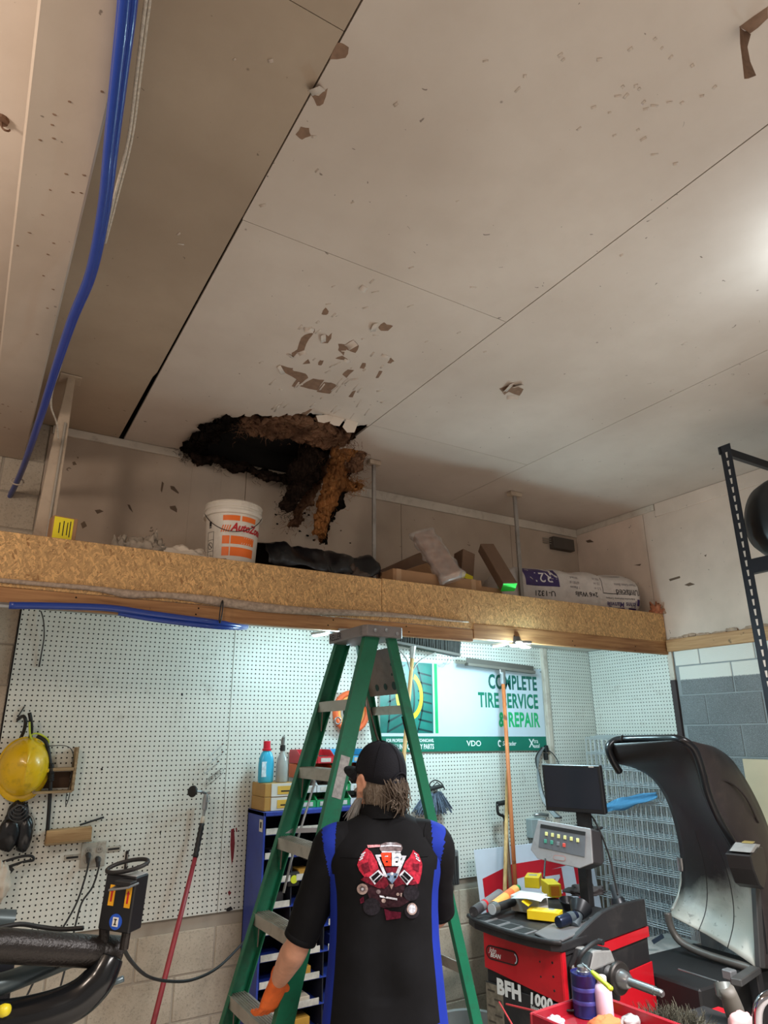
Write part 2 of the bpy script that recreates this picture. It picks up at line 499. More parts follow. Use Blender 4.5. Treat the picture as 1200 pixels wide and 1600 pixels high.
# ---- ceiling: panels with open joints
ce = structure(MB().box((.8, .5, 3.66), (7.8, 7.2, .03)).build('ceiling', mat('roof_deck', (60, 48, 38), .9)))
CEILD = m_drywall('ceiling_paint_darker', (176, 158, 138), (132, 112, 92), .5, 2.0)  # darker, browner tone for the ceiling panels just right of the beam
def cpanel(poly, th=.013, m=None):
    F = Matrix.Translation((0, 0, CZ))
    return MB().prism(poly, th, F).build('ceiling_panel', m or CEILM, ce)
def rect(x0, x1, y0, y1): return [(x0, y0), (x1, y0), (x1, y1), (x0, y1)]
G = .0025
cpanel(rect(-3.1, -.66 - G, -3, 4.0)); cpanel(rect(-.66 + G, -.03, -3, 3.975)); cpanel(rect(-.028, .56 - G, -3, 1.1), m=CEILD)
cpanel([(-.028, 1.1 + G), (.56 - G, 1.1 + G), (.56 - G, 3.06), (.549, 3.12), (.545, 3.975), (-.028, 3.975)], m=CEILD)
cpanel(rect(.56 + G, 1.757 - G, -3, 1.862 - G / 2))
HOLE = [(1.755, 3.075), (1.742, 3.05), (1.70, 3.085), (1.668, 3.062), (1.64, 3.10), (1.60, 3.075), (1.57, 3.12), (1.535, 3.085), (1.50, 3.125),
        (1.462, 3.07), (1.44, 3.105), (1.40, 3.06), (1.37, 3.10), (1.335, 3.115), (1.31, 3.19), (1.285, 3.16), (1.25, 3.235), (1.215, 3.21), (1.19, 3.265),
        (1.15, 3.24), (1.12, 3.30), (1.085, 3.28), (1.06, 3.345), (1.01, 3.34), (1.0, 3.41), (.955, 3.43), (.962, 3.5), (.935, 3.56), (.955, 3.63), (.92, 3.72), (.945, 3.80), (.90, 3.88), (.925, 3.975)]
random.seed(77)
H2 = [HOLE[0]]
for (ax_, ay_), (bx_, by_) in zip(HOLE, HOLE[1:]):
    for k_ in (1, 2): H2.append((ax_ + (bx_ - ax_) * k_ / 3 + random.uniform(-.007, .007), ay_ + (by_ - ay_) * k_ / 3 + random.uniform(-.012, .012)))
    H2.append((bx_ + random.uniform(-.006, .006), by_ + random.uniform(-.03, .015)) if (bx_, by_) != HOLE[-1] else HOLE[-1])
HOLE = H2
cpanel([(.565, 1.862 + G / 2), (1.757 - G, 1.862 + G / 2)] + HOLE + [(.575, 3.975), (.570, 3.1)])
cpanel(rect(1.757 + G, 2.96 - G, -3, 3.04 - G / 2)); cpanel(rect(1.757 + G, 2.96 - G, 3.04 + G / 2, 3.975))
cpanel(rect(2.96 + G / 2, 4.388, -3, .6)); cpanel(rect(2.96 + G / 2, 4.388, .6 + G / 3, 3.975))
# cavity above the broken panel: joists, side boards
for x in (.42, .83, 1.85, 2.2):
    MB().box((x, 3.2, 3.585), (.04, 1.6, .13)).build('ceiling_joist', m_wood('joist_wood', (92, 66, 46), (56, 38, 26), 1) if 'joist_wood' not in MATS else MATS['joist_wood'], ce)
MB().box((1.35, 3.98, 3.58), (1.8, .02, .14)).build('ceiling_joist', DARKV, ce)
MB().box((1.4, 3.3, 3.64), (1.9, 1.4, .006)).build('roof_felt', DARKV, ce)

# ---- paint damage on the ceiling: bare brown patches and curled flaps
BARE = mat('bare_paper', (132, 104, 84), .9, var=.18, vs=40)
FLAP = mat('paint_flap', (206, 192, 178), .7, var=.08)
def cpt(x, y): 
    q = at(x, y, Z=CZ); return (q.x, q.y)
def patch(pxs, jag=.004):
    pl = [cpt(*p) for p in pxs]
    out = []
    for i, a in enumerate(pl):
        b_ = pl[(i + 1) % len(pl)]
        out.append(a)
        out.append(((a[0] + b_[0]) / 2 + random.uniform(-jag, jag), (a[1] + b_[1]) / 2 + random.uniform(-jag, jag)))
    MB().prism(out, .0012, Matrix.Translation((0, 0, CZ - .001))).build('bare_patch', BARE, ce)
def flap(p0, p1, ln, curl=1.4, m=None):
    """paint curl hinged on ceiling pixels p0-p1, hanging ln metres"""
    a = at(*p0, Z=CZ - .0008); b_ = at(*p1, Z=CZ - .0008)
    e = (b_ - a); side = V((-e.y, e.x, 0)).normalized()
    g = []
    for i in range(6):
        t = i / 5; th = curl * t
        off = side * (ln * math.sin(th) / max(curl, .01)) + V((0, 0, -1)) * (ln * (1 - math.cos(th)) / max(curl, .01) )
        w = 1 - .25 * t * random.random()
        g.append([a + off + e * (.5 + (s - .5) * w) for s in (0, .5, 1)])
    MB().sheet(g, .0012).build('paint_flap', m or FLAP, ce, smooth=True)
random.seed(11)
S4 = 260 / 1200.0
def z4(*pts): return [(420 + x * S4, 430 + y * S4) for x, y in pts]
for pl in (z4((255, 375), (330, 385), (325, 415), (300, 410)), z4((325, 415), (290, 460), (255, 540), (200, 565), (165, 600), (165, 560), (205, 535), (235, 450), (260, 430)),
           z4((410, 425), (430, 440), (455, 415), (450, 455), (425, 490), (380, 490), (412, 470)),
           z4((500, 495), (550, 500), (610, 465), (650, 510), (625, 560), (560, 535), (540, 580), (500, 540)), z4((480, 600), (530, 580), (590, 625), (550, 610)),
           z4((790, 375), (830, 340), (850, 355), (895, 365), (860, 400), (810, 400)), z4((380, 280), (410, 232), (432, 260), (415, 285)),
           z4((75, 645), (140, 665), (175, 670), (180, 690), (265, 710), (285, 740), (240, 775), (200, 810), (165, 800), (200, 750), (120, 705)),
           z4((225, 800), (320, 745), (400, 755), (350, 830)), z4((345, 840), (400, 770), (450, 775), (500, 800), (440, 855)),
           z4((530, 715), (570, 680), (615, 685), (560, 740)), z4((655, 670), (675, 632), (700, 635), (685, 675)), z4((770, 740), (795, 690), (820, 692), (790, 740)),
           z4((855, 630), (875, 590), (905, 620), (880, 635)), z4((575, 875), (600, 840), (628, 832), (605, 880)), z4((355, 645), (370, 612), (395, 615), (380, 648)),
           z4((245, 640), (285, 605), (298, 635)), z4((230, 1000), (300, 965), (315, 970), (280, 1005)),
           [(472, 218), (462, 210), (470, 198), (483, 200), (486, 212)], [(486, 148), (498, 150), (512, 138), (505, 162), (495, 165)], [(515, 92), (528, 66), (545, 74), (540, 90)],
           [(1155, 42), (1200, 10), (1200, 28), (1172, 52)], [(780, 607), (800, 600), (818, 608), (812, 618), (795, 612), (788, 617)]):
    patch(pl)
for a, b_, ln, cu in ((z4((165, 600))[0], z4((125, 570))[0], .03, 1.2), (z4((255, 375))[0], z4((330, 385))[0], .03, 1.0), (z4((410, 425))[0], z4((412, 480))[0], .03, 1.3),
                  (z4((545, 505))[0], z4((608, 468))[0], .04, 1.2), (z4((790, 345))[0], z4((770, 405))[0], .035, 1.3), (z4((675, 70))[0], z4((718, 95))[0], .03, 1.2),
                  (z4((550, 600))[0], z4((590, 620))[0], .02, 1.2), (z4((820, 565))[0], z4((885, 590))[0], .02, 1.1), (z4((85, 650))[0], z4((120, 712))[0], .025, 1.1),
                  (z4((200, 560))[0], z4((262, 540))[0], .025, 1.2), ((508, 142), (488, 150), .05, 1.5), ((805, 598), (792, 612), .05, 1.5), ((818, 602), (803, 606), .05, 1.3), ((792, 618), (812, 618), .03, 1.3)):
    flap(a, b_, ln * .85, cu * .75, CEILM)
# the three broad white flaps over the edge of the hole and the long strip by the right edge
for q in ([(493, 650), (522, 647), (516, 659), (505, 662), (496, 660)], [(522, 647), (542, 650), (529, 667), (521, 666), (514, 662)], [(543, 651), (563, 653), (552, 677), (541, 677), (534, 668)]):
    top = [at(x, y, Y=3.055) for x, y in q]
    zc_ = max(p.z for p in top)
    c_ = sum(top, V((0, 0, 0))) / len(top)
    P_ = [p + V((0, -.12 * (zc_ - p.z) ** .5 * .3, 0)) for p in top]
    mb = MB(); n_ = len(P_)
    mb.add(P_ + [p + V((.0, .0025, .001)) for p in P_], [tuple(range(n_)), tuple(range(2 * n_ - 1, n_ - 1, -1))] + [(i, (i + 1) % n_, n_ + (i + 1) % n_, n_ + i) for i in range(n_)])
    mb.build('hanging_paint_flap', mat('flap_white', (226, 214, 200), .7, var=.05), ce)
yh_ = at(1166, 46, Z=CZ).y
L_ = [at(x, y, Y=yh_) for x, y in ((1156, 43), (1163, 62), (1166, 90), (1162, 124))]; R_ = [at(x, y, Y=yh_) for x, y in ((1174, 50), (1174, 68), (1178, 92), (1180, 119))]
MB().sheet([[a + V((0, .012 * math.sin(i * 1.1), 0)), a.lerp(b_, .5) + V((0, .012 * math.sin(i * 1.1) + .004, 0)), b_ + V((0, .012 * math.sin(i * 1.1), 0))] for i, (a, b_) in enumerate(zip(L_, R_))], .0012).build('hanging_paper_strip', BARE, ce, smooth=True)
# small lifted slivers scattered over the ceiling
random.seed(5)
for i in range(80):
    px, py = random.choice([(random.gauss(960, 80), random.gauss(150, 55)), (random.gauss(540, 60), random.gauss(560, 45)), (random.gauss(560, 70), random.gauss(520, 60)), (random.uniform(240, 1100), random.uniform(80, 640))])
    an = random.uniform(-.9, .2); L = random.uniform(5, 13)
    flap((px, py), (px + L * math.cos(an), py + L * math.sin(an)), random.uniform(.004, .009), random.uniform(.4, 1.1), CEILM)
for i in range(22):
    px = random.uniform(395, 600); py = random.uniform(600, 655) 
    flap((px, py), (px + random.uniform(6, 12), py - random.uniform(6, 12)), random.uniform(.004, .009), .4, CEILM)

# ---- boxed beam below the ceiling, overhead at the left
BEAMM = m_drywall('beam_paint', (196, 180, 164), (150, 132, 114), .35, 9.0)
bmm = structure(MB().box((-.013, .5, 3.385), (.172, 6.96, .232)).build('ceiling_beam', BEAMM, bevel=.006))
bmm['label'] = 'painted boxed beam running under the ceiling at the left'
for i in range(30):
    y = random.uniform(1.2, 3.6); x = random.uniform(-.09, .065)
    MB().prism([(random.uniform(.5, 1) * .006 * math.cos(a), random.uniform(.5, 1) * .004 * math.sin(a)) for a in [j * PI / 3 for j in range(6)]], .001, Matrix.Translation((x, y, 3.268))).build('paint_chip', BARE, bmm)
# ------------------------------------------------------------------ storage shelf spanning the alcove
sh = thing('storage_shelf', 'long overhead storage shelf with OSB front board and pine bottom rail', 'shelf', (2.2, 3.2, 2.33))
YF = 3.2
def shbox(name, x0, x1, y0, y1, z0, z1, m, bev=.002):
    return MB().box(((x0 + x1) / 2, (y0 + y1) / 2, (z0 + z1) / 2), (x1 - x0, y1 - y0, z1 - z0)).build(name, m, sh, bevel=bev)
shbox('osb_board', -.6, 1.921, YF, YF + .012, 2.41, 2.648, OSB)
shbox('osb_board', 1.924, 4.375, YF, YF + .012, 2.41, 2.652, OSB)
PINE2 = m_wood('pine_rail', (178, 132, 86), (134, 90, 54))
shbox('bottom_rail', -.6, 2.56, YF - .002, YF + .036, 2.335, 2.408, PINE2, .003)
shbox('bottom_rail', 2.564, 4.372, YF - .002, YF + .036, 2.352, 2.445, PINE2, .003)
shbox('deck_board', -.6, 4.37, YF + .014, 3.972, 2.60, 2.618, OSB)
for i in range(7):
    x = -.4 + i * .74
    shbox('joist', x, x + .04, YF + .04, 3.968, 2.47, 2.598, PINE)
shbox('under_lining', .19, 4.37, YF + .037, 3.966, 2.452, 2.462, mat('lining_white', (206, 206, 198), .7))
# notch and nail heads in the rail
for x in (.35, .9, 1.6, 2.1, 2.9, 3.4, 4.0):
    for z in (2.36, 2.39):
        MB().lathe([(0, 0), (.004, 0), (.004, .001), (0, .0015)], (x + random.uniform(-.02, .02), YF - .003, z), (0, -1, 0), 8).build('nail_head', DARKV, sh)

# supports between shelf and ceiling
MPOST = mat('post_paint', (178, 160, 140), .6, var=.12, dirt=(120, 100, 84))
pst = thing('wooden_post', 'pale painted wooden post rising from shelf to ceiling at left', 'post', (.20, 3.34, 2.62))
MB().loft([[V((cx_ + sx_ * w_, 3.34 + sy_ * d_, z_)) for sx_, sy_ in ((-1, -1), (1, -1), (1, 1), (-1, 1))] for cx_, w_, d_, z_ in ((.190, .043, .025, 2.62), (.196, .032, .025, 3.1), (.204, .017, .02, 3.503))]).build('post_body', MPOST, pst, bevel=.003)
MB().box((.20, 3.34, 3.500), (.10, .10, .006)).build('top_plate', MPOST, pst, bevel=.003)
MB().tube([(.205 + .005 * (z - 2.6), 3.311, z) for z in (2.64, 3.25)], .006, 8).build('conduit', mat('conduit_grey', (150, 142, 130), .5), pst)
for lab, x, w in (('thin grey metal hanger rod rising beside the torn ceiling hole', 2.04, .022), ('thin grey metal hanger rod in front of the insulation bag', 3.245, .03)):
    r = thing('hanger_rod', lab, 'rod', (x, 3.49, 2.62), 'hanger rods holding the shelf')
    MB().box((x, 3.49, 3.055), (w, .018, .872)).build('rod', mat('galv_steel', (150, 144, 138), .45, .4, dirt=(100, 88, 78)), r, bevel=.002)
    MB().box((x, 3.49, 3.487), (.085 if x < 3 else .11, .05, .03)).build('ceiling_bracket', MPOST, r, bevel=.003)

# grey fibrous sleeve lying along the rail joint
FUZZ = mat('dusty_sleeve', (168, 150, 134), .95, var=.3, vs=60, bump=.6, bs=160)
path = [at(x, y, Y=3.192) for x, y in ((-20, 905), (60, 912), (150, 920), (200, 928), (260, 930), (330, 938), (400, 948), (480, 955), (560, 958), (640, 963), (732, 972))]
tg = MB().tube(path, [.010, .010, .012, .020, .014, .022, .024, .020, .016, .012, .004], 10, smooth=5).build('braided_sleeve', FUZZ, None, smooth=True)
tag(tg, 'dusty grey braided sleeve lying along the OSB shelf front', 'hose')

# blue air hose under the rail, tied with a black cable tie
BLUE = mat('blue_hose', (28, 62, 150), .3, var=.08, coat=.3)
ah = thing('air_hose', 'blue air hose tied along the bottom of the shelf rail', 'hose', tuple(at(180, 955, Y=3.17)))
p1 = [at(x, y, Y=Y) for x, y, Y in ((14, 946, 3.17), (90, 947, 3.17), (170, 950, 3.17), (240, 960, 3.17), (330, 972, 3.18), (372, 978, 3.26), (384, 979, 3.40))]
MB().tube(p1, .0155, 12, smooth=6).build('hose', BLUE, ah, smooth=True)
p2 = [at(x, y, Y=Y) for x, y, Y in ((185, 958, 3.185), (240, 968, 3.17), (330, 979, 3.175), (370, 981, 3.25), (384, 981, 3.40))]
MB().tube(p2, .011, 10, smooth=6).build('hose', BLUE, ah, smooth=True)
STEEL = mat('steel', (170, 172, 174), .3, .9, var=.1)
MB().tube([at(-30, 944, Y=3.17), at(0, 945, Y=3.17), at(14, 946, Y=3.17)], [.012, .012, .012], 6).build('hose_fitting', STEEL, ah)
BLK = mat('black_plastic', (24, 24, 26), .5, var=.2)
q = at(343, 957, Y=3.18)
lp = [q + V((.003 * math.cos(a), -.024 + .03 * math.sin(a) * .6, .055 * math.cos(a))) for a in [i * 2 * PI / 14 for i in range(15)]]
MB().tube(lp, .0032, 6).build('cable_tie', BLK, ah, smooth=True)

# blue hose bundle and white braided cord hanging under the overhead beam
hb = thing('hose_bundle', 'bundle of blue hoses hanging along the overhead beam', 'hose', tuple(at(120, 480, Y=2.2)))
hp = [(200, -60, 3.24), (194, 20, 3.24), (183, 120, 3.24), (172, 220, 3.235), (160, 330, 3.235), (140, 430, 3.22), (112, 500, 3.20), (85, 580, 3.17), (60, 660, 3.13), (30, 745, 3.08), (2, 800, 3.02), (-25, 850, 2.92)]
pts = []
for x, y, z in hp: pts.append(at(x, y, Z=z))
for k, (dx, dz, rr) in enumerate(((0, 0, .0125), (.016, .006, .010), (-.006, .014, .010))):
    MB().tube([p + V((dx * (1 - i / 14), .004 * k, dz)) for i, p in enumerate(pts)], rr, 10, smooth=6).build('hose', BLUE, hb, smooth=True)
q = at(27, 752, Z=3.075)
MB().tube([q + V((.03 * math.cos(a), .008 * math.sin(a), .022 * math.sin(a))) for a in [i * 2 * PI / 12 for i in range(13)]], .004, 6).build('tie', mat('tie_white', (200, 186, 170), .6), hb, smooth=True)
wc = thing('braided_rope', 'white braided cord running down beside the blue hose bundle', 'cord', tuple(at(140, 430, Z=3.2)))
WCORD = mat('cord_white', (196, 184, 168), .7, var=.25, vs=120, bump=.5, bs=300)
hp = [(236, -60, 3.3), (224, 30, 3.3), (212, 130, 3.3), (200, 220, 3.295), (178, 310, 3.27), (160, 380, 3.25), (135, 440, 3.23), (112, 500, 3.225), (95, 570, 3.22), (82, 610, 3.2), (80, 636, 3.18), (88, 660, 3.16), (91, 686, 3.12)]
WC = [at(x, y, Z=z) for x, y, z in hp]
MB().tube(WC, .0042, 8, smooth=6).build('cord', WCORD, wc, smooth=True)
MB().tube([p + V((.008, 0, .004)) for p in WC[:6]], .0035, 8, smooth=6).build('cord', WCORD, wc, smooth=True)
hk = thing('ceiling_hook', 'small rusty hook fixed in the ceiling left of the beam', 'hook', tuple(at(4, 186, Z=CZ)))
q = at(3, 186, Z=CZ)
MB().lathe([(0, 0), (.02, 0), (.018, -.01), (0, -.012)], q, seg=12).build('base', mat('rust', (112, 84, 66), .8, .2), hk)
MB().tube([q + V(v) for v in ((0, 0, -.01), (.004, -.004, -.03), (.012, -.012, -.045), (.022, -.008, -.04), (.024, 0, -.028))], .003, 6, smooth=4).build('hook', mat('rust', (112, 84, 66)), hk, smooth=True)

# ------------------------------------------------------------------ torn insulation hanging from the hole
def m_insul(name, c1, c2, c3):
    m, nt, b, oc = newmat(name)
    mp = nn(nt, 'ShaderNodeMapping'); mp.inputs['Scale'].default_value = (2.4, 2.4, .8); nt.links.new(oc, mp.inputs[0])
    n1 = tex_noise(nt, mp.outputs[0], 16, 6, .8, 1.0); n2 = tex_noise(nt, oc, 7, 4, .65)
    c = ramp(nt, n1, [(.3, rgb(*c3)), (.5, rgb(*c1)), (.7, rgb(*c2))])
    c = mixc(nt, ramp(nt, n2, [(.45, 0.0), (.68, .85)]), c, rgb(*c3))
    nt.links.new(c, b.inputs['Base Color']); b.inputs['Roughness'].default_value = 1.0
    b.inputs['Specular IOR Level'].default_value = .05
    setbump(nt, b, tex_noise(nt, oc, 130, 5, .8, 2.0), 1.0, .012)
    return m
INS_O = m_insul('insulation_orange', (190, 126, 74), (218, 166, 112), (96, 62, 40))
INS_B = m_insul('insulation_brown', (158, 118, 92), (188, 148, 120), (78, 56, 44))
INS_D = m_insul('insulation_dark', (58, 46, 40), (92, 74, 62), (26, 21, 19))
INS_K = m_insul('insulation_black', (36, 31, 28), (70, 56, 46), (16, 14, 13))
def fluff(name, path, widths, thick, m, seed, parent=None, amp=.02, nu=40, nv=12, across=None):
    nu *= 2; nv *= 2
    """ragged sheet of insulation following a path: lumpy, torn at the edges"""
    P = [V(p) for p in path]
    n = max(3, nu // (len(P) - 1))
    PP, WW = spline(P, n, list(widths))
    g = []; a = len(PP)
    for i, p in enumerate(PP):
        t = (PP[min(i + 1, a - 1)] - PP[max(i - 1, 0)]).normalized()
        ac = V(across) if across else t.cross(V((0.5, .85, 0)))
        ac = (ac - t * ac.dot(t)).normalized()
        nr = t.cross(ac)
        row = []
        for j in range(nv + 1):
            s = j / nv * 2 - 1
            q = p + ac * (s * WW[i] / 2)
            nz = noise.noise_vector(q * 13 + V((seed, 0, seed))) * amp + noise.noise_vector(q * 42 + V((0, seed, 0))) * amp * .6 + noise.noise_vector(V((s * 9, i * .12, seed))) * amp * .5 + noise.noise_vector(q * 120 + V((seed, seed, 0))) * amp * .25
            if abs(s) > .82 or i in (0, 1, a - 2, a - 1): nz = nz * (1.3 + .8 * random.random())
            row.append(q + nz + nr * (thick * .5 * (1 - s * s)))
        g.append(row)
    mb = MB().sheet(g, thick)
    o = mb.build(name, m, parent, smooth=True)
    return o
def tufts(m, parent, spots, n, ln, seed, r=.0012):
    random.seed(seed); mb = MB()
    for i in range(n):
        p = V(random.choice(spots)) + V([random.gauss(0, .03) for _ in range(3)])
        d = V((random.gauss(0, 1), random.gauss(0, 1), random.gauss(-.4, .8))).normalized() * random.uniform(.4, 1) * ln
        mb.tube([p, p + d * .5 + V([random.gauss(0, .006) for _ in range(3)]), p + d], [r, r * .8, r * .3], 3, False)
    o = mb.build('loose_fibres', m, parent)
    o['kind'] = 'stuff'
    return o
def c3(x, y, dz=0): return at(x, y, Z=CZ + dz)
ib = thing('torn_insulation', 'brown torn insulation batt sagging along the near edge of the ceiling hole', 'insulation', tuple(c3(480, 670)))
pth = [(1.12, 3.42, 3.51), (1.27, 3.35, 3.50), (1.42, 3.27, 3.49), (1.58, 3.25, 3.475), (1.70, 3.24, 3.47)]
fluff('batt', pth, [.10, .18, .24, .22, .14], .04, INS_B, 1.3, ib, .022, 44, 14, across=(0, 1, -.12))
tufts(INS_B, ib, pth, 700, .06, 1)
il = thing('torn_insulation', 'dark matted insulation and torn paper along the wall side of the hole', 'insulation', (1.3, 3.85, 3.45))
pth = [(.93, 3.94, 3.485), (.97, 3.70, 3.475), (1.0, 3.5, 3.49), (1.05, 3.36, 3.495)]
fluff('batt', pth, [.05, .14, .12, .06], .03, INS_K, 4.2, il, .025, 36, 12, across=(1, .2, .25))
pth2 = [(.97, 3.93, 3.475), (1.15, 3.90, 3.445), (1.4, 3.89, 3.42), (1.6, 3.88, 3.40), (1.74, 3.82, 3.43)]
fluff('batt', pth2, [.05, .10, .11, .12, .08], .03, INS_D, 6.6, il, .025, 44, 12, across=(0, 1, .5))
tufts(INS_K, il, pth + pth2, 500, .06, 2)
# long hanging strips
def strip(label, name, px, Ys, ws, th, m, seed, amp, side=None, sidem=None):
    P = [at(x, y, Y=Yv) for (x, y), Yv in zip(px, Ys)]
    t = thing('hanging_insulation', label, 'insulation', tuple(P[0]), 'insulation strips hanging from the ceiling hole')
    fluff(name, P, ws, th, m, seed, t, amp, 48, 10, across=(.86, -.5, 0))
    if side:
        P2 = [p + V(side) for p in P]
        fluff('backing_paper', P2, [w * .8 for w in ws], .012, sidem, seed + 3, t, amp * 1.3, 48, 10, across=(.86, -.5, 0))
    PP_ = spline(P, 6)
    tufts(m, t, PP_, 480, .05, int(seed * 10))
    return t
strip('long orange strip of insulation hanging from the right corner of the hole', 'batt',
      ((548, 668), (540, 700), (528, 735), (515, 775), (504, 805), (498, 835)), (3.30, 3.45, 3.52, 3.54, 3.55, 3.55), (.17, .13, .105, .09, .075, .05), .04, INS_O, 2.2, .014, (.05, .03, -.03), INS_K)
strip('dark brown strip of insulation hanging left of the orange strip', 'batt',
      ((498, 700), (478, 735), (460, 770), (445, 800)), (3.60, 3.68, 3.70, 3.70), (.16, .19, .13, .05), .02, INS_D, 5.1, .018)
strip('ragged grey brown strip of torn backing paper behind the orange strip', 'batt',
      ((505, 715), (492, 750), (474, 790), (455, 822)), (3.62, 3.72, 3.75, 3.76), (.10, .09, .08, .04), .012, INS_B, 7.7, .018)
strip('small tan tuft of insulation sticking out right of the orange strip', 'batt',
      ((535, 755), (548, 760), (560, 757)), (3.52, 3.52, 3.53), (.10, .08, .03), .03, INS_O, 9.1, .015)
strip('curled orange brown scrap of insulation below the hole corner', 'batt',
      ((560, 678), (562, 700), (556, 722), (548, 735)), (3.36, 3.42, 3.45, 3.46), (.08, .07, .09, .05), .03, INS_B, 11.3, .022)
# crumbs stuck to the wall beneath
random.seed(21)
for i in range(26):
    px = random.gauss(480, 40); py = random.uniform(780, 850)
    q = at(px, py, Y=3.968)
    if q.z < 2.7 or q.z > 3.4: continue
    s = random.uniform(.004, .012)
    MB().prism([(s * random.uniform(.5, 1.4) * math.cos(a), s * random.uniform(.4, .8) * math.sin(a)) for a in [j * PI / 3 for j in range(6)]], .004,
               frame(q + V((0, .004, 0)), V((1, 0, random.uniform(-.6, .6))), V((0, 0, 1)))).build('debris_crumb', INS_K, wb)
# ------------------------------------------------------------------ LED lamps under the shelf
LEDM = mat('led_face', (255, 255, 255), .4, emit=9.0, ecol=(225, 245, 255))
ALU = mat('aluminium', (176, 178, 178), .35, .8, var=.08)
def led_lamp(label, px, py, power):
    c = at(px, py - 4, Z=2.352)
    t = thing('led_lamp', label, 'lamp', (c.x, c.y, 2.31), 'LED lamps under the shelf')
    MB().lathe([(0, .03), (.03, .03), (.035, .022), (.04, -.02), (.03, -.03), (0, -.03)], (c.x, c.y, 2.357), seg=20).build('heatsink', mat('led_body', (120, 122, 124), .4, .5), t, smooth=40)
    MB().tube([(c.x, c.y, 2.38), (c.x, c.y, 2.452)], .016, 12).build('socket', mat('porcelain', (220, 220, 214), .4), t)
    for a in (.3, 2.4, 4.5):
        d = V((math.cos(a), math.sin(a), -.12)).normalized(); sd = V((-d.y, d.x, 0)).normalized(); up = sd.cross(d)
        F = frame(V((c.x, c.y, 2.347)) + d * .04, d, sd)
        MB().prism([(0, -.012), (.02, -.032), (.105, -.034), (.112, 0), (.105, .034), (.02, .032), (0, .012)], .016, F).build('wing', ALU, t, bevel=.003)
        nz = F.to_3x3() @ V((0, 0, 1))
        off = -.0012 if nz.z > 0 else .0172
        MB().prism([(.026, -.027), (.10, -.028), (.104, 0), (.10, .028), (.026, .027)], .002, F @ Matrix.Translation((0, 0, off - .001))).build('led_face', LEDM, t)
    lamp('led_lamp_light', 'POINT', (c.x, c.y, 2.285), power, (.60, .90, 1.0), .09)
    return t
led_lamp('lit three wing LED lamp under the shelf above the green sign', 805, 1008, 42)
led_lamp('lit three wing LED lamp under the shelf behind the ladder cap', 528, 990, 11)

# ------------------------------------------------------------------ things on the shelf
DZ = 2.618
CARD = mat('cardboard', (160, 122, 88), .85, var=.1, bump=.15, bs=20)
CARDD = mat('cardboard_dark', (112, 86, 68), .85, var=.12)
TAPE = mat('packing_tape', (178, 142, 108), .35)
YEL = mat('yellow_label', (232, 214, 40), .6)
INK = mat('black_ink', (26, 24, 24), .7)
def cbox(name, label, F, sz, m, tape=True, parts=None, cat='box', group=None):
    """cardboard carton with body, flap seam and tape, in frame F (origin at a bottom corner, x length, y depth, z up)"""
    t = thing(name, label, cat, tuple(F.translation), group)
    L, D, H_ = sz
    MB(F).box((L / 2, D / 2, H_ / 2), sz).build('carton', m, t, bevel=.003)
    if tape:
        for x in (L * .06, L * .9):
            MB(F).box((x, D / 2, H_ / 2), (.035, D + .0012, H_ + .0012)).build('tape', TAPE, t)
        MB(F).box((L / 2, D / 2, H_), (L * .98, .004, .001)).build('flap_seam', CARDD, t)
    return t
# small box with yellow label by the post
q = at(82, 838, Y=3.24)
F = frame((at(79, 838, Y=3.235).x, 3.235, DZ + .02), 8)
t = thing('small_box', 'small brown box with a bright yellow label beside the wooden post', 'box', (F.translation.x, 3.24, DZ))
w = .105
MB(F).box((w / 2, .06, .062), (w, .12, .124)).build('carton', CARD, t, bevel=.002)
MB(F).box((w * .44, -.0008, .068), (w * .78, .0016, .10)).build('label', YEL, t)
for i, (x, l) in enumerate(((.025, .05), (.042, .07), (.058, .06), (.07, .075))):
    MB(F).box((x + .005, -.002, .068), (.004, .0008, l)).build('print_line', INK, t)
# grey rags
RAG = mat('rag_grey', (150, 138, 124), .95, var=.25, vs=20, bump=.7, bs=50)
RAGW = mat('rag_white', (206, 192, 176), .9, var=.15, bump=.5, bs=40)
def crumple(name, c, sz, m, seed, n=18, amp=.35, parent=None, flat=True):
    mb = MB(); rings = []
    for i in range(n + 1):
        th = PI * i / n * (.5 if flat else 1.0)
        row = []
        for j in range(2 * n):
            ph = 2 * PI * j / (2 * n)
            d = V((math.sin(th) * math.cos(ph), math.sin(th) * math.sin(ph), math.cos(th)))
            k = 1 + amp * noise.noise(d * 2.2 + V((seed, 0, 0))) + amp * .5 * noise.noise(d * 6 + V((0, seed, 0))) + amp * .3 * abs(noise.noise(d * 11 + V((0, 0, seed))))
            row.append(V(c) + V((d.x * sz[0] * k, d.y * sz[1] * k, d.z * sz[2] * k)))
        rings.append(row)
    mb.loft(rings, True)
    return mb.build(name, m, parent, smooth=True)
for lab, px, py, sz, m, sd in (('crumpled dark grey rag on the shelf near the yellow labelled box', 186, 860, (.05, .04, .085), RAG, 1), ('lumpy grey rag on the shelf left of the white rag', 222, 866, (.09, .05, .085), RAG, 2.2),
                           ('bundled taupe rag on the shelf behind the white rag', 238, 862, (.06, .05, .11), RAG, 8.2),
                           ('rumpled white rag lying on the shelf edge beside the bucket', 290, 868, (.16, .045, .075), RAGW, 3.7)):
    p = at(px, py, Y=3.26)
    tag(crumple('shelf_rag', (p.x, 3.27, 2.615), sz, m, sd, amp=.55), lab, 'rag', 'rags on the shelf')
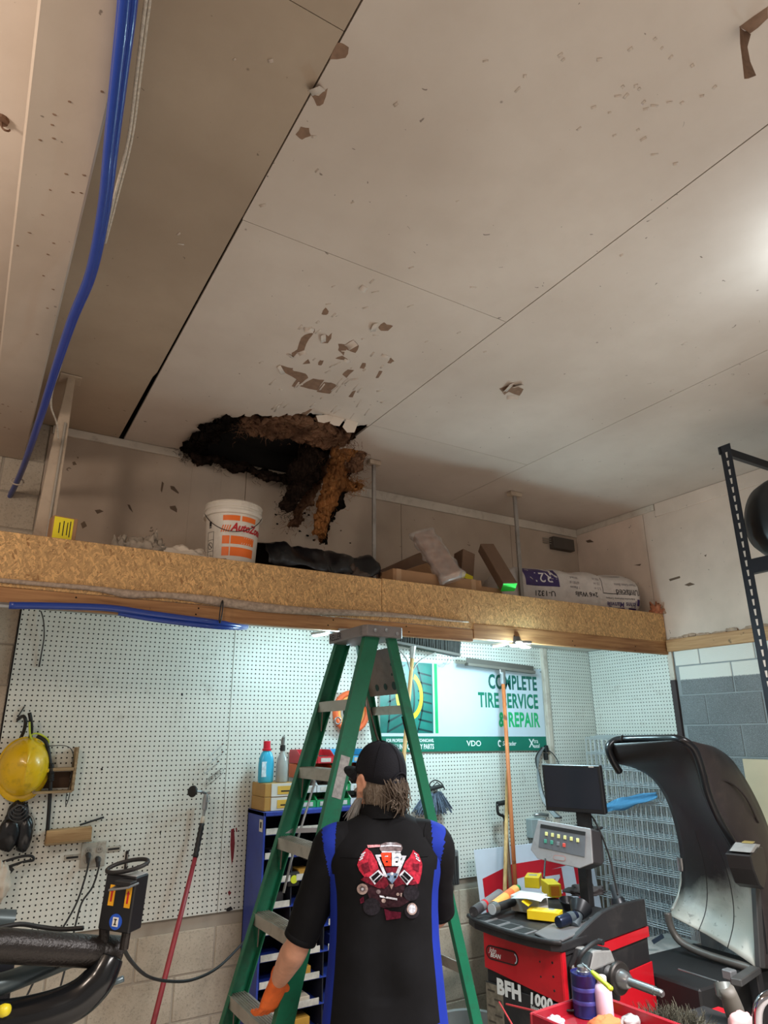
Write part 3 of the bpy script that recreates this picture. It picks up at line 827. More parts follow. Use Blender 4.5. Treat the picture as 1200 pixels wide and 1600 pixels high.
# bucket
BKT = mat('bucket_white', (222, 214, 202), .4, var=.05, dirt=(160, 144, 128), damt=.35)
ORG = mat('print_orange', (238, 112, 28), .5, var=.04)
REDP = mat('print_red', (190, 24, 36), .5, var=.04)
bx, by, bz = at(365, 800, Y=3.40).x, 3.40, 2.618
bk = thing('plastic_bucket', 'white plastic bucket with orange stripes and red lettering on the shelf', 'bucket', (bx, by, bz))
def br(z): return .127 + (.146 - .127) * z / .36
MB().lathe([(0, 0), (.124, 0), (.127, .006), (br(.30), .30), (.156, .302), (.158, .318), (.149, .32), (.149, .336), (.154, .338), (.154, .352), (.149, .366), (.141, .366), (.138, .30), (.12, .012), (0, .012)], (bx, by, bz), seg=64).build('body', BKT, bk, smooth=35)
MB().lathe([(.150, .362), (.156, .366), (.152, .372), (.05, .372), (0, .371)], (bx, by, bz), seg=48).build('lid', BKT, bk, smooth=40)
A0 = math.atan2(-by, -bx)      # angle of the side that faces the aisle
def wrap(mbv, u0, z0, lift=.0012, parent=bk):
    out = []
    for (u, v) in mbv:
        z = z0 + v; r = br(z) + lift; a = A0 + (u0 + u) / .135
        out.append((bx + r * math.cos(a), by + r * math.sin(a), bz + z))
    return out
def quadpatch(u0, u1, z0, z1, m, name, sh=0.0, n=10):
    vs = []; fs = []
    for i in range(n + 1):
        for v in (0, z1 - z0): vs.append((u0 + (u1 - u0) * i / n + sh * v, v))
    for i in range(n): fs.append((2 * i, 2 * i + 2, 2 * i + 3, 2 * i + 1))
    pts = wrap(vs, 0, z0)
    me = bpy.data.meshes.new(name); me.from_pydata(pts, [], fs)
    return link(name, me, m, bk, smooth=True)
for z0, z1 in ((.26, .288), (.135, .178), (.072, .118)):
    quadpatch(-.05, .035 if z0 > .2 else -.012, z0, z1, ORG, 'orange_stripe'); quadpatch(.045 if z0 > .2 else -.006, .13, z0, z1, ORG, 'orange_stripe')
for i in range(4): quadpatch(-.06 + i * .012, -.054 + i * .012, .198, .235, ORG, 'orange_slash', .3, 2)
for i in range(5): quadpatch(.05 + i * .014, .053 + i * .014, .137, .176, BKT, 'white_slash', .4, 2)
vs, fs = textmesh('AutoZone', .060, .035, .80, .35)
pts = wrap(vs, -.008, .205, .0018)
me = bpy.data.meshes.new('red_lettering'); me.from_pydata(pts, [], fs); link('red_lettering', me, REDP, bk)
for z0, z1 in ((.235, .262), (.226, .232)): quadpatch(-.135, -.118, z0, z1, INK, 'barcode')
for i in range(2): quadpatch(-.148 + i * .046, -.1455 + i * .046, .06, .205, INK, 'warning_frame', 0, 2)
for z in (.06, .10, .16, .203): quadpatch(-.148, -.10, z, z + .002, INK, 'warning_frame', 0, 5)
ring = [(.019 * math.cos(a), .019 * math.sin(a)) for a in [i * PI / 12 for i in range(24)]] + [(.016 * math.cos(a), .016 * math.sin(a)) for a in [i * PI / 12 for i in range(24)]]
pts = wrap(ring, -.124, .13); me = bpy.data.meshes.new('warning_ring'); me.from_pydata(pts, [], [(i, (i + 1) % 24, 24 + (i + 1) % 24, 24 + i) for i in range(24)]); link('warning_ring', me, INK, bk)
pts = wrap([(-.014, .01), (-.011, .013), (.014, -.010), (.011, -.013)], -.124, .13); me = bpy.data.meshes.new('warning_bar'); me.from_pydata(pts, [], [(0, 1, 2, 3)]); link('warning_bar', me, INK, bk)
pts = [V((bx + (br(.3) + .014) * math.cos(a), by + (br(.3) + .014) * math.sin(a), bz + .315 - .12 * math.sin(max(0, min(PI, (a - A0 + 1.25) / 2.6 * PI))))) for a in [A0 - 1.25 + 2.6 * i / 24 for i in range(25)]]
MB().tube(pts, .0022, 6).build('handle', mat('wire_dark', (60, 54, 50), .5, .6), bk, smooth=True)
# black plastic sheeting heap
PLAS = mat('black_sheeting', (20, 20, 24), .32, var=.3, bump=.5, bs=25)
def heap(name, x0, x1, yc, depth, hfun, m, seed, lab, cat):
    g = []
    n = 40
    for i in range(n + 1):
        x = x0 + (x1 - x0) * i / n; row = []
        for j in range(15):
            s = j / 14
            h = hfun(i / n) * math.sin(PI * min(1, s * 1.15 + .06)) ** .7 if s < .85 else hfun(i / n) * .35
            p = V((x, yc - depth / 2 + depth * s, 2.622 + h))
            p += noise.noise_vector(p * 9 + V((seed, 0, 0))) * .035 + noise.noise_vector(p * 26) * .012
            p.z = max(p.z, 2.622)
            row.append(p)
        g.append(row)
    return tag(MB().sheet(g, .004).build(name, m, None, smooth=True), lab, cat)
heap('plastic_sheeting', 1.30, 2.02, 3.60, .5, lambda t: .25 * (1 - .12 * t), PLAS, 1.0, 'heap of black plastic sheeting on the shelf behind the bucket', 'plastic sheet')
tag(crumple('crumpled_sheeting', (1.84, 3.40, 2.622), (.12, .08, .105), mat('brown_sheeting', (78, 64, 56), .55, var=.3, bump=.6, bs=30), 5.5, amp=.5), 'crumpled brown plastic beside the thin hanger rod', 'plastic sheet')
# cartons behind and below the wrapped parcel
def pxframe(x0, y0, x1, y1, Y, ydir_deg=90):
    a = at(x0, y0, Y=Y); b_ = at(x1, y1, Y=Y); return a, b_
a, b_ = pxframe(612, 888, 752, 920, 3.26)
cbox('carton', 'long flat carton with clear tape lying on the shelf front', frame((a.x, 3.245, DZ), V((b_.x - a.x, .01, 0))), ((b_ - a).length, .17, .115), CARD)
a, b_ = pxframe(745, 910, 783, 925, 3.32)
cbox('carton', 'short low carton at the right end of the long carton', frame((at(700, 915, Y=3.30).x + .12, 3.27, DZ), 2), (.30, .14, .085), CARD, False)
p = at(600, 885, Y=3.50)
cbox('carton', 'tilted brown carton leaning behind the wrapped parcel', Matrix.Translation((p.x + .02, 3.48, DZ)) @ Matrix.Rotation(math.radians(-22), 4, 'Y'), (.55, .16, .12), CARD, False)
cbox('carton', 'dark carton leaning steeply behind the tilted brown carton', Matrix.Translation((p.x + .02, 3.68, DZ)) @ Matrix.Rotation(math.radians(-27), 4, 'Y'), (.55, .14, .16), CARDD, False)
# shrink-wrapped long parcel leaning forward over the shelf edge
WRAPM = mat('shrink_wrap', (206, 196, 190), .08, var=.3, vs=30, bump=.6, bs=22)
WRAPM.node_tree.nodes['Principled BSDF'].inputs['Alpha'].default_value = .24
t = thing('wrapped_parcel', 'clear plastic wrapped parcel leaning over the cartons at the shelf edge', 'parcel', tuple(at(690, 900, Y=3.22)))
a = at(705, 912, Y=3.225); b_ = at(655, 838, Y=3.42)
ax = (b_ - a).normalized(); sd = V((.86, -.1, .42)); sd = (sd - ax * sd.dot(ax)).normalized()
F = frame(a, ax, sd); L = (b_ - a).length
MB(F).box((L / 2, 0, -.045), (L * .9, .135, .055)).build('contents', mat('parcel_contents', (138, 92, 62), .8, var=.5, vs=14), t, bevel=.006)
g = []
for i in range(22):
    row = []
    for j in range(24):
        an = 2 * PI * j / 23; u = L * (i / 21 * 1.05 - .03)
        w = .084 + .008 * math.sin(i * 1.3) + .012 * noise.noise(V((i * .5, j * .6, 0))); h = .036 + .008 * noise.noise(V((i * .6, j * .4, 4)))
        if i in (0, 21): w *= .9; h *= .3
        row.append(F @ V((u, w * math.copysign(abs(math.cos(an)) ** .6, math.cos(an)), -.045 + h * math.copysign(abs(math.sin(an)) ** .6, math.sin(an)))))
    g.append(row)
MB().sheet(g, .0012).build('plastic_wrap', WRAPM, t, smooth=True)
MB(F).box((L * .60, .012, -.004), (.07, .062, .0012)).build('address_label', mat('label_white', (226, 222, 216), .6), t)
MB(F).box((L * .60, .012, -.0030), (.008, .02, .001)).build('print_line', INK, t)
MB(F).box((L * .74, -.02, -.005), (.05, .02, .001)).build('red_mark', REDP, t)
# two upright long cartons with coloured labels
a = at(728, 900, Y=3.42); b_ = at(742, 862, Y=3.46)
t = thing('carton', 'grey brown carton with a yellow label leaning upright on the shelf', 'box', tuple(a))
F = Matrix.Translation((a.x - .02, 3.42, DZ)) @ Matrix.Rotation(math.radians(14), 4, 'Y') @ Matrix.Rotation(math.radians(-8), 4, 'X')
MB(F).box((0, .04, .19), (.105, .10, .38)).build('carton', CARDD, t, bevel=.003)
MB(F).box((.0, -.0112, .16), (.09, .0016, .09)).build('label', YEL, t)
for z in (.135, .15, .165): MB(F).box((-.0, -.0125, z), (.06, .001, .004)).build('print_line', INK, t)
a = at(793, 924, Y=3.235); b_ = at(757, 862, Y=3.50)
t = thing('carton', 'long dark carton with a green end label leaning back over the shelf', 'box', tuple(a))
ax = (b_ - a).normalized(); sd = V((.9, 0, .35)); sd = (sd - ax * sd.dot(ax)).normalized(); F = frame(a, ax, sd); L = (b_ - a).length
MB(F).box((L / 2, 0, -.035), (L, .10, .07)).build('carton', CARDD, t, bevel=.003)
GRN = mat('green_label', (40, 200, 60), .6)
MB(F).box((.03, 0, .0006), (.055, .098, .0012)).build('label', GRN, t)
MB(F).box((-.0006, 0, -.035), (.0012, .098, .062)).build('label', GRN, t)
for i in range(3): MB(F).box((.018 + .012 * i, .01, .0016), (.004, .06, .0006)).build('print_line', INK, t)
# insulation bag
BAG = mat('bag_plastic', (206, 196, 190), .35, var=.08, vs=12, dirt=(150, 138, 130), damt=.35, bump=.4, bs=22)
x0, x1 = 3.15, 4.30
bag = thing('insulation_bag', 'long white plastic bag of insulation lying on the shelf with upside down print', 'bag', ((x0 + x1) / 2, 3.57, DZ))
rings = []
N = 48; czb = DZ + .178
for i in range(41):
    t_ = i / 40; x = x0 + (x1 - x0) * t_
    e = min(1, math.sin(PI * min(t_ * 5, .5)) * 1.0, math.sin(PI * min((1 - t_) * 7, .5)))
    e = max(e, .25); cyb = 3.70 - .27 * t_
    ry = .165 * (.55 + .45 * e) + .006 * math.sin(t_ * 23); rz = (.192 - .02 * t_) * (.45 + .55 * e) + .004 * math.sin(t_ * 31 + 1)
    row = []
    for j in range(N):
        an = 2 * PI * j / N
        c_, s_ = math.cos(an), math.sin(an)
        p = V((x, cyb + ry * math.copysign(abs(c_) ** .75, c_), czb - .01 + rz * math.copysign(abs(s_) ** .75, s_)))
        nz = noise.noise(V((t_ * 9, c_ * 2, s_ * 2))) * .012 + noise.noise(V((t_ * 30, c_ * 6, s_ * 6))) * .005
        p += V((0, c_, s_)) * nz * (2.2 if t_ < .12 else 1)
        p.z = max(p.z, DZ + .002)
        row.append(p)
    rings.append(row)
bm_ = MB().loft(rings); bo = bm_.build('bag_body', BAG, bag, smooth=True)
BVB = BVHTree.FromPolygons([tuple(p) for p in bm_.v], bm_.f)
def decal(name, vs, fs, F, bvh, m, parent, lift=.002, cuts=1, dirv=None):
    """lay a flat print mesh (local xy of F) onto a curved surface along -z of F"""
    bm = bmesh.new(); vv = [bm.verts.new((x, y, 0)) for x, y in vs]
    for f in fs:
        try: bm.faces.new([vv[i] for i in f])
        except ValueError: pass
    if cuts: bmesh.ops.subdivide_edges(bm, edges=bm.edges[:], cuts=cuts, use_grid_fill=True)
    bmesh.ops.triangulate(bm, faces=bm.faces[:])
    d = (F.to_3x3() @ V((0, 0, -1))).normalized()
    lost = []
    for v in bm.verts:
        o = F @ v.co
        hit = bvh.ray_cast(o, d)
        if hit[0] is not None: v.co = hit[0] - d * lift
        else: lost.append(v)
    if lost: bmesh.ops.delete(bm, geom=lost, context='VERTS')
    me = bpy.data.meshes.new(name); bm.to_mesh(me); bm.free()
    return link(name, me, m, parent)
PURP = mat('print_purple', (58, 40, 96), .4)
GREYP = mat('print_grey', (120, 112, 116), .5)
def rectp(x0_, y0_, x1_, y1_, n=6):
    vs = []; fs = []
    for i in range(n + 1):
        for j in range(n + 1): vs.append((x0_ + (x1_ - x0_) * i / n, y0_ + (y1_ - y0_) * j / n))
    for i in range(n):
        for j in range(n): fs.append((i * (n + 1) + j, (i + 1) * (n + 1) + j, (i + 1) * (n + 1) + j + 1, i * (n + 1) + j + 1))
    return vs, fs
# print frame: upside down, reads when the bag is turned over; local x runs to -X, y down
FB = frame((x1 - .03, 2.9, 2.826), V((-1, 0, 0)), V((0, 0, -1)))
def bagtext(s, u, v, size, m=INK, bold=.01, sx=.9): 
    vs, fs = textmesh(s, size, bold, sx); decal('print', [(x + u, y + v) for x, y in vs], fs, FB, BVB, m, bag, .003, 0)
decal('purple_panel', *rectp(.70, -.125, .97, .010, 8), FB, BVB, PURP, bag, .0015, 0)
bagtext('R21', .745, -.092, .105, mat('print_white', (222, 216, 214), .5), .006, .90)
bagtext('U-1321', .745, .045, .055, INK, .012, .95)
bagtext('2×6 Walls', .40, .035, .05, INK, .012, .85)
for i, s in enumerate(('5.5 in', '15 in', '93 in')): bagtext(s, .365, -.005 - i * .038, .028, GREYP, .002)
for i, s in enumerate(('7 Pieces', '67.81 sf', 'Wood')): bagtext(s, .53, -.005 - i * .038, .028, GREYP, .002)
bagtext('Unfaced', .045, -.002, .062, INK, .006, .9)
bagtext('Fiber Glass Batts', .06, -.05, .028, GREYP, .0, .9)
bagtext('Johns Manville', .075, .095, .052, PURP, .012, .8)
bagtext('A Berkshire Hathaway Company', .085, .062, .02, INK, .0, .9)
for (a_, b__, c_, d_) in ((.03, .030, .345, .035), (.03, -.11, .345, -.106), (.342, -.11, .346, .034), (.03, -.11, .034, .034)):
    decal('print_frame', *rectp(a_, b__, c_, d_, 5), FB, BVB, INK, bag, .002, 0)
decal('navy_block', *rectp(.012, .068, .062, .115, 4), FB, BVB, PURP, bag, .002, 0)
decal('navy_band', *rectp(.0, .135, .5, .15, 8), FB, BVB, PURP, bag, .002, 0)
decal('purple_panel', *rectp(1.105, -.06, 1.15, .05, 5), FB, BVB, PURP, bag, .0025, 0)
# junction box on the wall
jb = thing('junction_box', 'small dark grey junction box high on the back wall corner', 'electrical box', tuple(at(878, 848, Y=3.96)))
a = at(863, 838, Y=3.93); b_ = at(897, 862, Y=3.93)
MB().box(((a.x + b_.x) / 2, 3.945, (a.z + b_.z) / 2), (b_.x - a.x, .055, a.z - b_.z)).build('box_body', mat('box_grey', (92, 86, 80), .6, .3), jb, bevel=.003)
for i in range(3): MB().tube([(a.x - .09, 3.955, (a.z + b_.z) / 2 + .02 * i - .01), (a.x + .005, 3.95, (a.z + b_.z) / 2 + .02 * i - .01)], .004, 6).build('cable', mat('conduit_grey', (150, 142, 130)), jb)
# orange foam blob at the end of the shelf
p = at(1030, 948, Y=3.22)
fo = thing('foam_scrap', 'orange brown lump of foam on the right end of the shelf', 'foam', (p.x - .02, 3.22, 2.65))
crumple('foam', (p.x - .03, 3.225, 2.652), (.055, .04, .075), mat('foam_orange', (176, 110, 78), .9, var=.3, vs=40, bump=.8, bs=80), 7.3, amp=.6, parent=fo)
crumple('paper', (p.x + .01, 3.212, 2.652), (.03, .03, .05), mat('paper_scrap', (176, 150, 128)), 9.3, amp=.6, parent=fo)
# ------------------------------------------------------------------ things on the back pegboard, left part
YP = 3.970
def pw(x, y, off=0.0): return at(x, y, Y=YP - off)
WOOD = m_wood('plain_wood', (196, 164, 118), (150, 116, 76))
DWOOD = m_wood('grey_wood', (176, 152, 116), (120, 98, 70))
# hard hat hung crown outwards
HAT = mat('hat_yellow', (232, 190, 20), .32, var=.08, dirt=(120, 92, 30), ds=22, damt=.45, coat=.2)
hc = pw(39, 1199, .10)
hh = thing('hard_hat', 'scuffed yellow hard hat hanging crown outwards on the pegboard', 'hard hat', tuple(hc))
F = frame(hc + V((0, .075, 0)), V((1, 0, 0)), V((0, .12, 1)))      # local z points to the room
mb = MB(F); rings = []
for i in range(15):
    th = (PI / 2) * (1 - i / 14)
    r = math.cos(math.pi / 2 * (i / 14)) if False else math.sin(PI / 2 * (1 - i / 14)) 
    z = .15 * math.cos(PI / 2 * (1 - i / 14)) ** 1.0
    row = []
    for j in range(40):
        a = 2 * PI * j / 40
        k = 1.0
        ridge = .006 * math.exp(-((math.sin(a * 1.0 + PI / 2)) ** 2) * 60) if True else 0
        row.append((r * .112 * math.cos(a) * k, r * .134 * math.sin(a) * k, z + (ridge if r > .05 else .006)))
    rings.append(row)
rings[-1] = [(0.0001 * math.cos(2 * PI * j / 40), .0001 * math.sin(2 * PI * j / 40), .156) for j in range(40)]
mb.loft(rings, True); mb.build('shell', HAT, hh, smooth=True)
brim = []
for k, (ro, z) in enumerate(((1.0, 0), (1.07, -.004), (1.075, -.009), (1.0, -.008))):
    brim.append([(ro * .112 * math.cos(2 * PI * j / 40), ro * .134 * math.sin(2 * PI * j / 40) - (.018 * (ro - 1) / .075 if math.sin(2 * PI * j / 40) < 0 else 0), z) for j in range(40)])
MB(F).loft(brim + [brim[0]], False).build('brim', HAT, hh, smooth=True)
for a in (.95, 1.25, -.2): 
    MB(F).tube([(.108 * math.cos(a + d) , .128 * math.sin(a + d), .05) for d in (-.06, 0, .06)], .005, 6).build('slot_rib', HAT, hh, smooth=True)
MB(F).tube([(0, -.13, -.01), (.004, -.16, -.03), (.0, -.19, -.05)], .0022, 5).build('strap', mat('dark_strap', (50, 46, 44), .8), hh)
# black hook tubes with a yellow green cord above the hat
hk = thing('utility_hook', 'pair of black rubber coated hook arms above the yellow hard hat', 'hook', tuple(pw(43, 1140)))
RUB = mat('black_rubber', (26, 25, 25), .6, var=.2)
MB().tube([pw(34, 1150, .05), pw(38, 1140, .08), pw(40, 1126, .10), pw(36, 1119, .08), pw(28, 1124, .02)], .0085, 8, smooth=4).build('arm', RUB, hk, smooth=True)
MB().tube([pw(47, 1155, .02), pw(49, 1140, .06), pw(48, 1124, .09), pw(46, 1114, .10)], .009, 8, smooth=4).build('arm', RUB, hk, smooth=True)
MB().tube([pw(27, 1128, .003), pw(29, 1118, .006), pw(38, 1104, .004)], .003, 6).build('wire', mat('wire_dark', (60, 54, 50)), hk)
cd = MB().tube([pw(46, 1128, .11), pw(47, 1148, .10), pw(52, 1158, .06), pw(62, 1164, .05), pw(72, 1164, .05), pw(76, 1158, .06), pw(68, 1150, .06), pw(58, 1146, .07), pw(50, 1148, .08), pw(48, 1156, .06), pw(60, 1168, .05), pw(74, 1166, .05)], .0045, 6, smooth=5).build('tie_cord', mat('cord_lime', (190, 200, 60), .6, var=.2), None, smooth=True)
tag(cd, 'lime yellow cord looped over the black hook arms', 'cord')
# ribbed black hose hanging beside the hat
rh_ = thing('ribbed_hose', 'black hose with ribbed sleeve hanging right of the hard hat', 'hose', tuple(pw(78, 1230)))
MB().tube([pw(58, 1150, .05), pw(72, 1160, .06), pw(78, 1190, .06), pw(79, 1220, .05), pw(77, 1260, .04), pw(74, 1300, .03), pw(73, 1312, .02)], .009, 8, smooth=5).build('hose', RUB, rh_, smooth=True)
for i in range(12):
    p = pw(79.5, 1193 + i * 2.4, .058)
    MB().lathe([(.006, -.003), (.0145, -.0028), (.0155, 0), (.0145, .0028), (.006, .003)], p, seg=14).build('sleeve_ring', RUB, rh_, smooth=True)
# wooden cubby
cu = thing('wooden_cubby', 'small open two-compartment wooden box on the pegboard behind the hard hat', 'cubby', tuple(pw(90, 1200)))
a = pw(60, 1168); b_ = pw(110, 1235); D_ = .07
x0_, x1_, z0_, z1_ = a.x, b_.x, b_.z, a.z
for nm, c, s in (('side_board', (x1_, YP - D_ / 2, (z0_ + z1_) / 2), (.014, D_, z1_ - z0_)), ('side_board', (x0_, YP - D_ / 2, (z0_ + z1_) / 2), (.014, D_, z1_ - z0_)),
                 ('bottom_board', ((x0_ + x1_) / 2, YP - D_ / 2, z0_), (x1_ - x0_, D_, .012)), ('middle_board', ((x0_ + x1_) / 2, YP - D_ / 2, (z0_ + z1_) / 2), (x1_ - x0_, D_, .016))):
    MB().box(c, s).build(nm, DWOOD, cu, bevel=.002)
MB().box(((x0_ + x1_) / 2, YP - .003, (z0_ * .7 + z1_ * .3) - .01), (x1_ - x0_ - .02, .004, (z1_ - z0_) * .36)).build('back_board', mat('dark_wood', (74, 54, 38), .8), cu)
wr_ = MB().tube([pw(72, 1166, .08), pw(100, 1165, .075), pw(112, 1172, .07), pw(115, 1190, .06), pw(112, 1220, .05), pw(108, 1245, .04), pw(103, 1258, .03), pw(104, 1242, .04), pw(111, 1215, .05), pw(113, 1185, .06)], .0022, 6, smooth=5).build('thin_cable', RUB, None, smooth=True)
tag(wr_, 'thin black cable looped over the wooden cubby', 'cable')
# ear muff / black headset below the hat
em = thing('ear_protector', 'black padded ear protector hanging below the hard hat', 'ear protector', tuple(pw(25, 1280)))
SHB = mat('glossy_black', (22, 23, 26), .25, var=.3, bump=.3, bs=40)
c0 = pw(14, 1303, .045); c1 = pw(38, 1303, .04)
crumple('ear_cup', c0, (.05, .035, .075), SHB, 2.0, amp=.12, parent=em, flat=False)
crumple('ear_cup', c1, (.036, .035, .082), SHB, 4.0, amp=.12, parent=em, flat=False)
crumple('head_pad', pw(27, 1276, .04), (.05, .03, .07), SHB, 6.0, amp=.15, parent=em, flat=False)
for k in range(4):
    s = .016 + .009 * k; c = pw(29, 1262 + 3 * k, .075)
    MB().tube([c + V((s * math.cos(t_), .0, .8 * s * math.sin(t_))) for t_ in [i * 2 * PI / 16 for i in range(17)]], .0028, 6).build('coil', mat('grey_rubber', (62, 60, 60), .5), em, smooth=True)
MB().tube([pw(46, 1270, .03), pw(54, 1282, .03), pw(52, 1300, .03), pw(44, 1312, .03)], .0025, 6, smooth=4).build('wire', mat('conduit_grey', (150, 142, 130)), em, smooth=True)
# wooden shelf block with a dark rod on top
ws = thing('wooden_ledge', 'short pale wooden ledge block on the pegboard', 'ledge', tuple(pw(108, 1305)))
a = pw(74, 1294, .05); b_ = pw(142, 1313, .05)
F = frame((a.x, YP, b_.z), V((1, 0, .022)))
MB(F).box(((b_.x - a.x) / 2, -.03, .028), (b_.x - a.x, .06, .06)).build('block', WOOD, ws, bevel=.003)
MB(F).box(((b_.x - a.x) / 2, -.035, -.004), (b_.x - a.x + .004, .07, .008)).build('lip', DWOOD, ws, bevel=.002)
rd = MB().tube([pw(125, 1289, .04), pw(162, 1277, .012)], .0048, 8).build('dark_rod', RUB)
tag(rd, 'short black rod sticking up behind the wooden ledge', 'rod')
# outlet plate with slotted bracket and plugs
ou = thing('wall_outlet', 'grimy double outlet plate on a slotted metal bracket', 'outlet', tuple(pw(146, 1334)))
a = pw(128, 1317); b_ = pw(163, 1353); PLATE = mat('plate_dirty', (176, 170, 158), .55, dirt=(70, 64, 60), ds=30, damt=.6)
F = frame((a.x, YP - .002, b_.z), V((1, 0, .015)))
w, h = b_.x - a.x, a.z - b_.z
MB(F).box((w / 2, -.004, h / 2), (w, .010, h)).build('cover_plate', PLATE, ou, bevel=.003)
for sx in (-1, 1):
    MB(F).box((w / 2 + sx * (w * .5 + .035), -.001, h * .55 + sx * .01), (.075, .004, .026)).build('slotted_bar', PLATE, ou, bevel=.0015)
    MB(F).box((w / 2 + sx * (w * .5 + .037), -.0038, h * .55 + sx * .01), (.055, .002, .009)).build('slot', INK, ou)
for ix in (.3, .72):
    for iz in (.68, .28):
        MB(F).lathe([(0, 0), (.016, 0), (.016, .003), (.014, .004), (0, .004)], (w * ix, -.008, h * iz), (0, -1, 0), 16).build('socket_face', mat('socket_face', (150, 144, 134), .5), ou)
        for s in (-.005, .005): MB(F).box((w * ix + s, -.0128, h * iz + .002), (.002, .001, .007)).build('socket_slot', INK, ou)
PLUG = mat('plug_grey', (52, 50, 50), .55)
cablepts = (((138, 1336), (138, 1350), (132, 1375), (120, 1410), (104, 1440), (84, 1472), (62, 1515), (40, 1560), (20, 1600)), ((153, 1342), (155, 1352), (145, 1385), (128, 1410), (118, 1445), (108, 1490), (95, 1540), (84, 1590)))
for k, (nm, lab) in enumerate((('power_cord', 'black power cord hanging from the left socket of the outlet'), ('power_cord', 'black power cord hanging from the right socket of the outlet'))):
    pc = thing(nm, lab, 'cord', tuple(pw(*cablepts[k][0], .02)), 'power cords from the outlet')
    q = pw(*cablepts[k][0], .03)
    MB().tube([q + V((0, .014, 0)), q, q + V((0, -.012, -.012)), q + V((0, -.012, -.035))], [.012, .013, .011, .006], 10).build('plug', PLUG, pc, smooth=40)
    n = len(cablepts[k]); pts = [pw(*p, .03 + .25 * (i / n) ** 1.5) for i, p in enumerate(cablepts[k])]
    MB().tube(pts, .0045, 8, smooth=5).build('cable', RUB, pc, smooth=True)
# toggle strip behind the control box
tb = thing('pegboard_latch', 'dark narrow metal latch on the pegboard above the control box', 'latch', tuple(pw(198, 1345)))
a = pw(199, 1327)
MB().box((a.x, YP - .004, a.z - .06), (.016, .008, .11)).build('plate', mat('dark_metal', (44, 42, 42), .5, .5), tb, bevel=.004)
MB().box((a.x + .002, YP - .011, a.z - .05), (.006, .008, .06)).build('lever', mat('galv_steel', (150, 144, 138)), tb, bevel=.002)
# items at the left edge: black strap and spanner-like tool with white glove
wt = thing('black_wrench_tool', 'black handled tool with pale shaft hanging at the left edge of the pegboard', 'tool', tuple(pw(20, 1345)))
MB().tube([pw(-12, 1352, .05), pw(10, 1345, .05), pw(35, 1338, .05), pw(50, 1338, .05), pw(52, 1344, .05), pw(40, 1346, .05), pw(20, 1352, .055), pw(-5, 1362, .06)], .006, 8, smooth=4).build('strap', RUB, wt, smooth=True)
MB().tube([pw(6, 1372, .07), pw(14, 1362, .07), pw(20, 1356, .068)], .012, 8).build('grip', RUB, wt, smooth=40)
MB().tube([pw(17, 1360, .068), pw(36, 1350, .06)], .006, 8).build('shaft', mat('pale_shaft', (190, 182, 170), .4), wt)
tag(crumple('white_rag', tuple(pw(-2, 1380, .08)), (.045, .03, .08), RAGW, 12.0, amp=.4, flat=False), 'white rag hanging at the far left edge of the pegboard', 'rag')
# hook wires and pencil scribble dots on the pegboard
for i, (x, y) in enumerate(((337, 1171), (337, 1183), (330, 1198))):
    h = thing('peg_hook', ('thin steel peg hook, %s of three above the red pole' % ('topmost', 'middle one', 'lowest')[i]), 'hook', tuple(pw(x, y)), 'thin peg hooks above the red pole')
    p = pw(x + 11, y - 8)
    MB().tube([p, p + V((0, -.02, 0)), pw(x, y + 2, .03), pw(x - 9, y + 10, .045), pw(x - 12, y + 8, .055)], .002, 6, smooth=3).build('wire', STEEL, h, smooth=True)
    MB().lathe([(0, 0), (.006, 0), (.006, .002), (0, .003)], p, (0, -1, 0), 10).build('eye', mat('rust', (112, 84, 66)), h)
sw = thing('wire_spring', 'bent wire spring hooked on the pegboard above the red pole', 'wire', tuple(pw(335, 1212)))
pts = []
for i in range(31):
    x = 322 + 26 * i / 30; y = 1222 - 20 * i / 30
    pts.append(pw(x + 2.2 * math.cos(i * 1.3), y + 3.2 * math.sin(i * 1.3), .01))
MB().tube(pts, .0012, 5).build('wire', mat('wire_dark', (60, 54, 50)), sw, smooth=True)
MB().tube([pw(322, 1228, .01), pw(334, 1220, .012), pw(349, 1207, .01)], .0012, 5).build('wire', mat('wire_dark', (60, 54, 50)), sw)
fw = MB().tube([pw(64, 955, .01), pw(68, 970, .02), pw(69, 995, .015), pw(65, 1020, .01), pw(61, 1042, .006)], [.003, .003, .003, .003, .004], 6, smooth=4).build('hanging_wire', mat('wire_dark', (60, 54, 50)), None, smooth=True)
tag(fw, 'short thin wire hanging from the shelf at the top left', 'wire')
# paint marks with a shape of their own on the pegboard
REDS = mat('red_stain', (120, 30, 38), .6, var=.3, vs=40)
def mark(pts, m, par=wb, off=.0012, name='paint_mark'):
    P = [pw(*p, off) for p in pts]
    c = sum(P, V((0, 0, 0))) / len(P)
    MB().prism([(p.x - c.x, p.z - c.z) for p in P], .0008, frame(V((c.x, YP - off + .001, c.z)), V((1, 0, 0)), V((0, 0, 1)))).build(name, m, par)
mark([(361, 1296), (366, 1294), (367, 1318), (365, 1340), (362, 1352), (361, 1338), (360, 1320)], REDS)
mark([(368, 1294), (370, 1293), (371, 1300), (369, 1300)], REDS)
mark([(356, 1394), (359, 1391), (361, 1396), (358, 1400)], REDS)
mark([(353, 1420), (361, 1416), (364, 1421), (358, 1424), (354, 1424)], INK)
mark([(249, 1300), (252, 1297), (251, 1306)], INK)
mark([(56, 1311), (58, 1308), (60, 1311), (58, 1313)], INK)
mark([(157, 1201), (160, 1199), (161, 1203), (158, 1204)], INK)
mark([(283, 1083), (286, 1083), (286, 1087), (283, 1087)], INK)

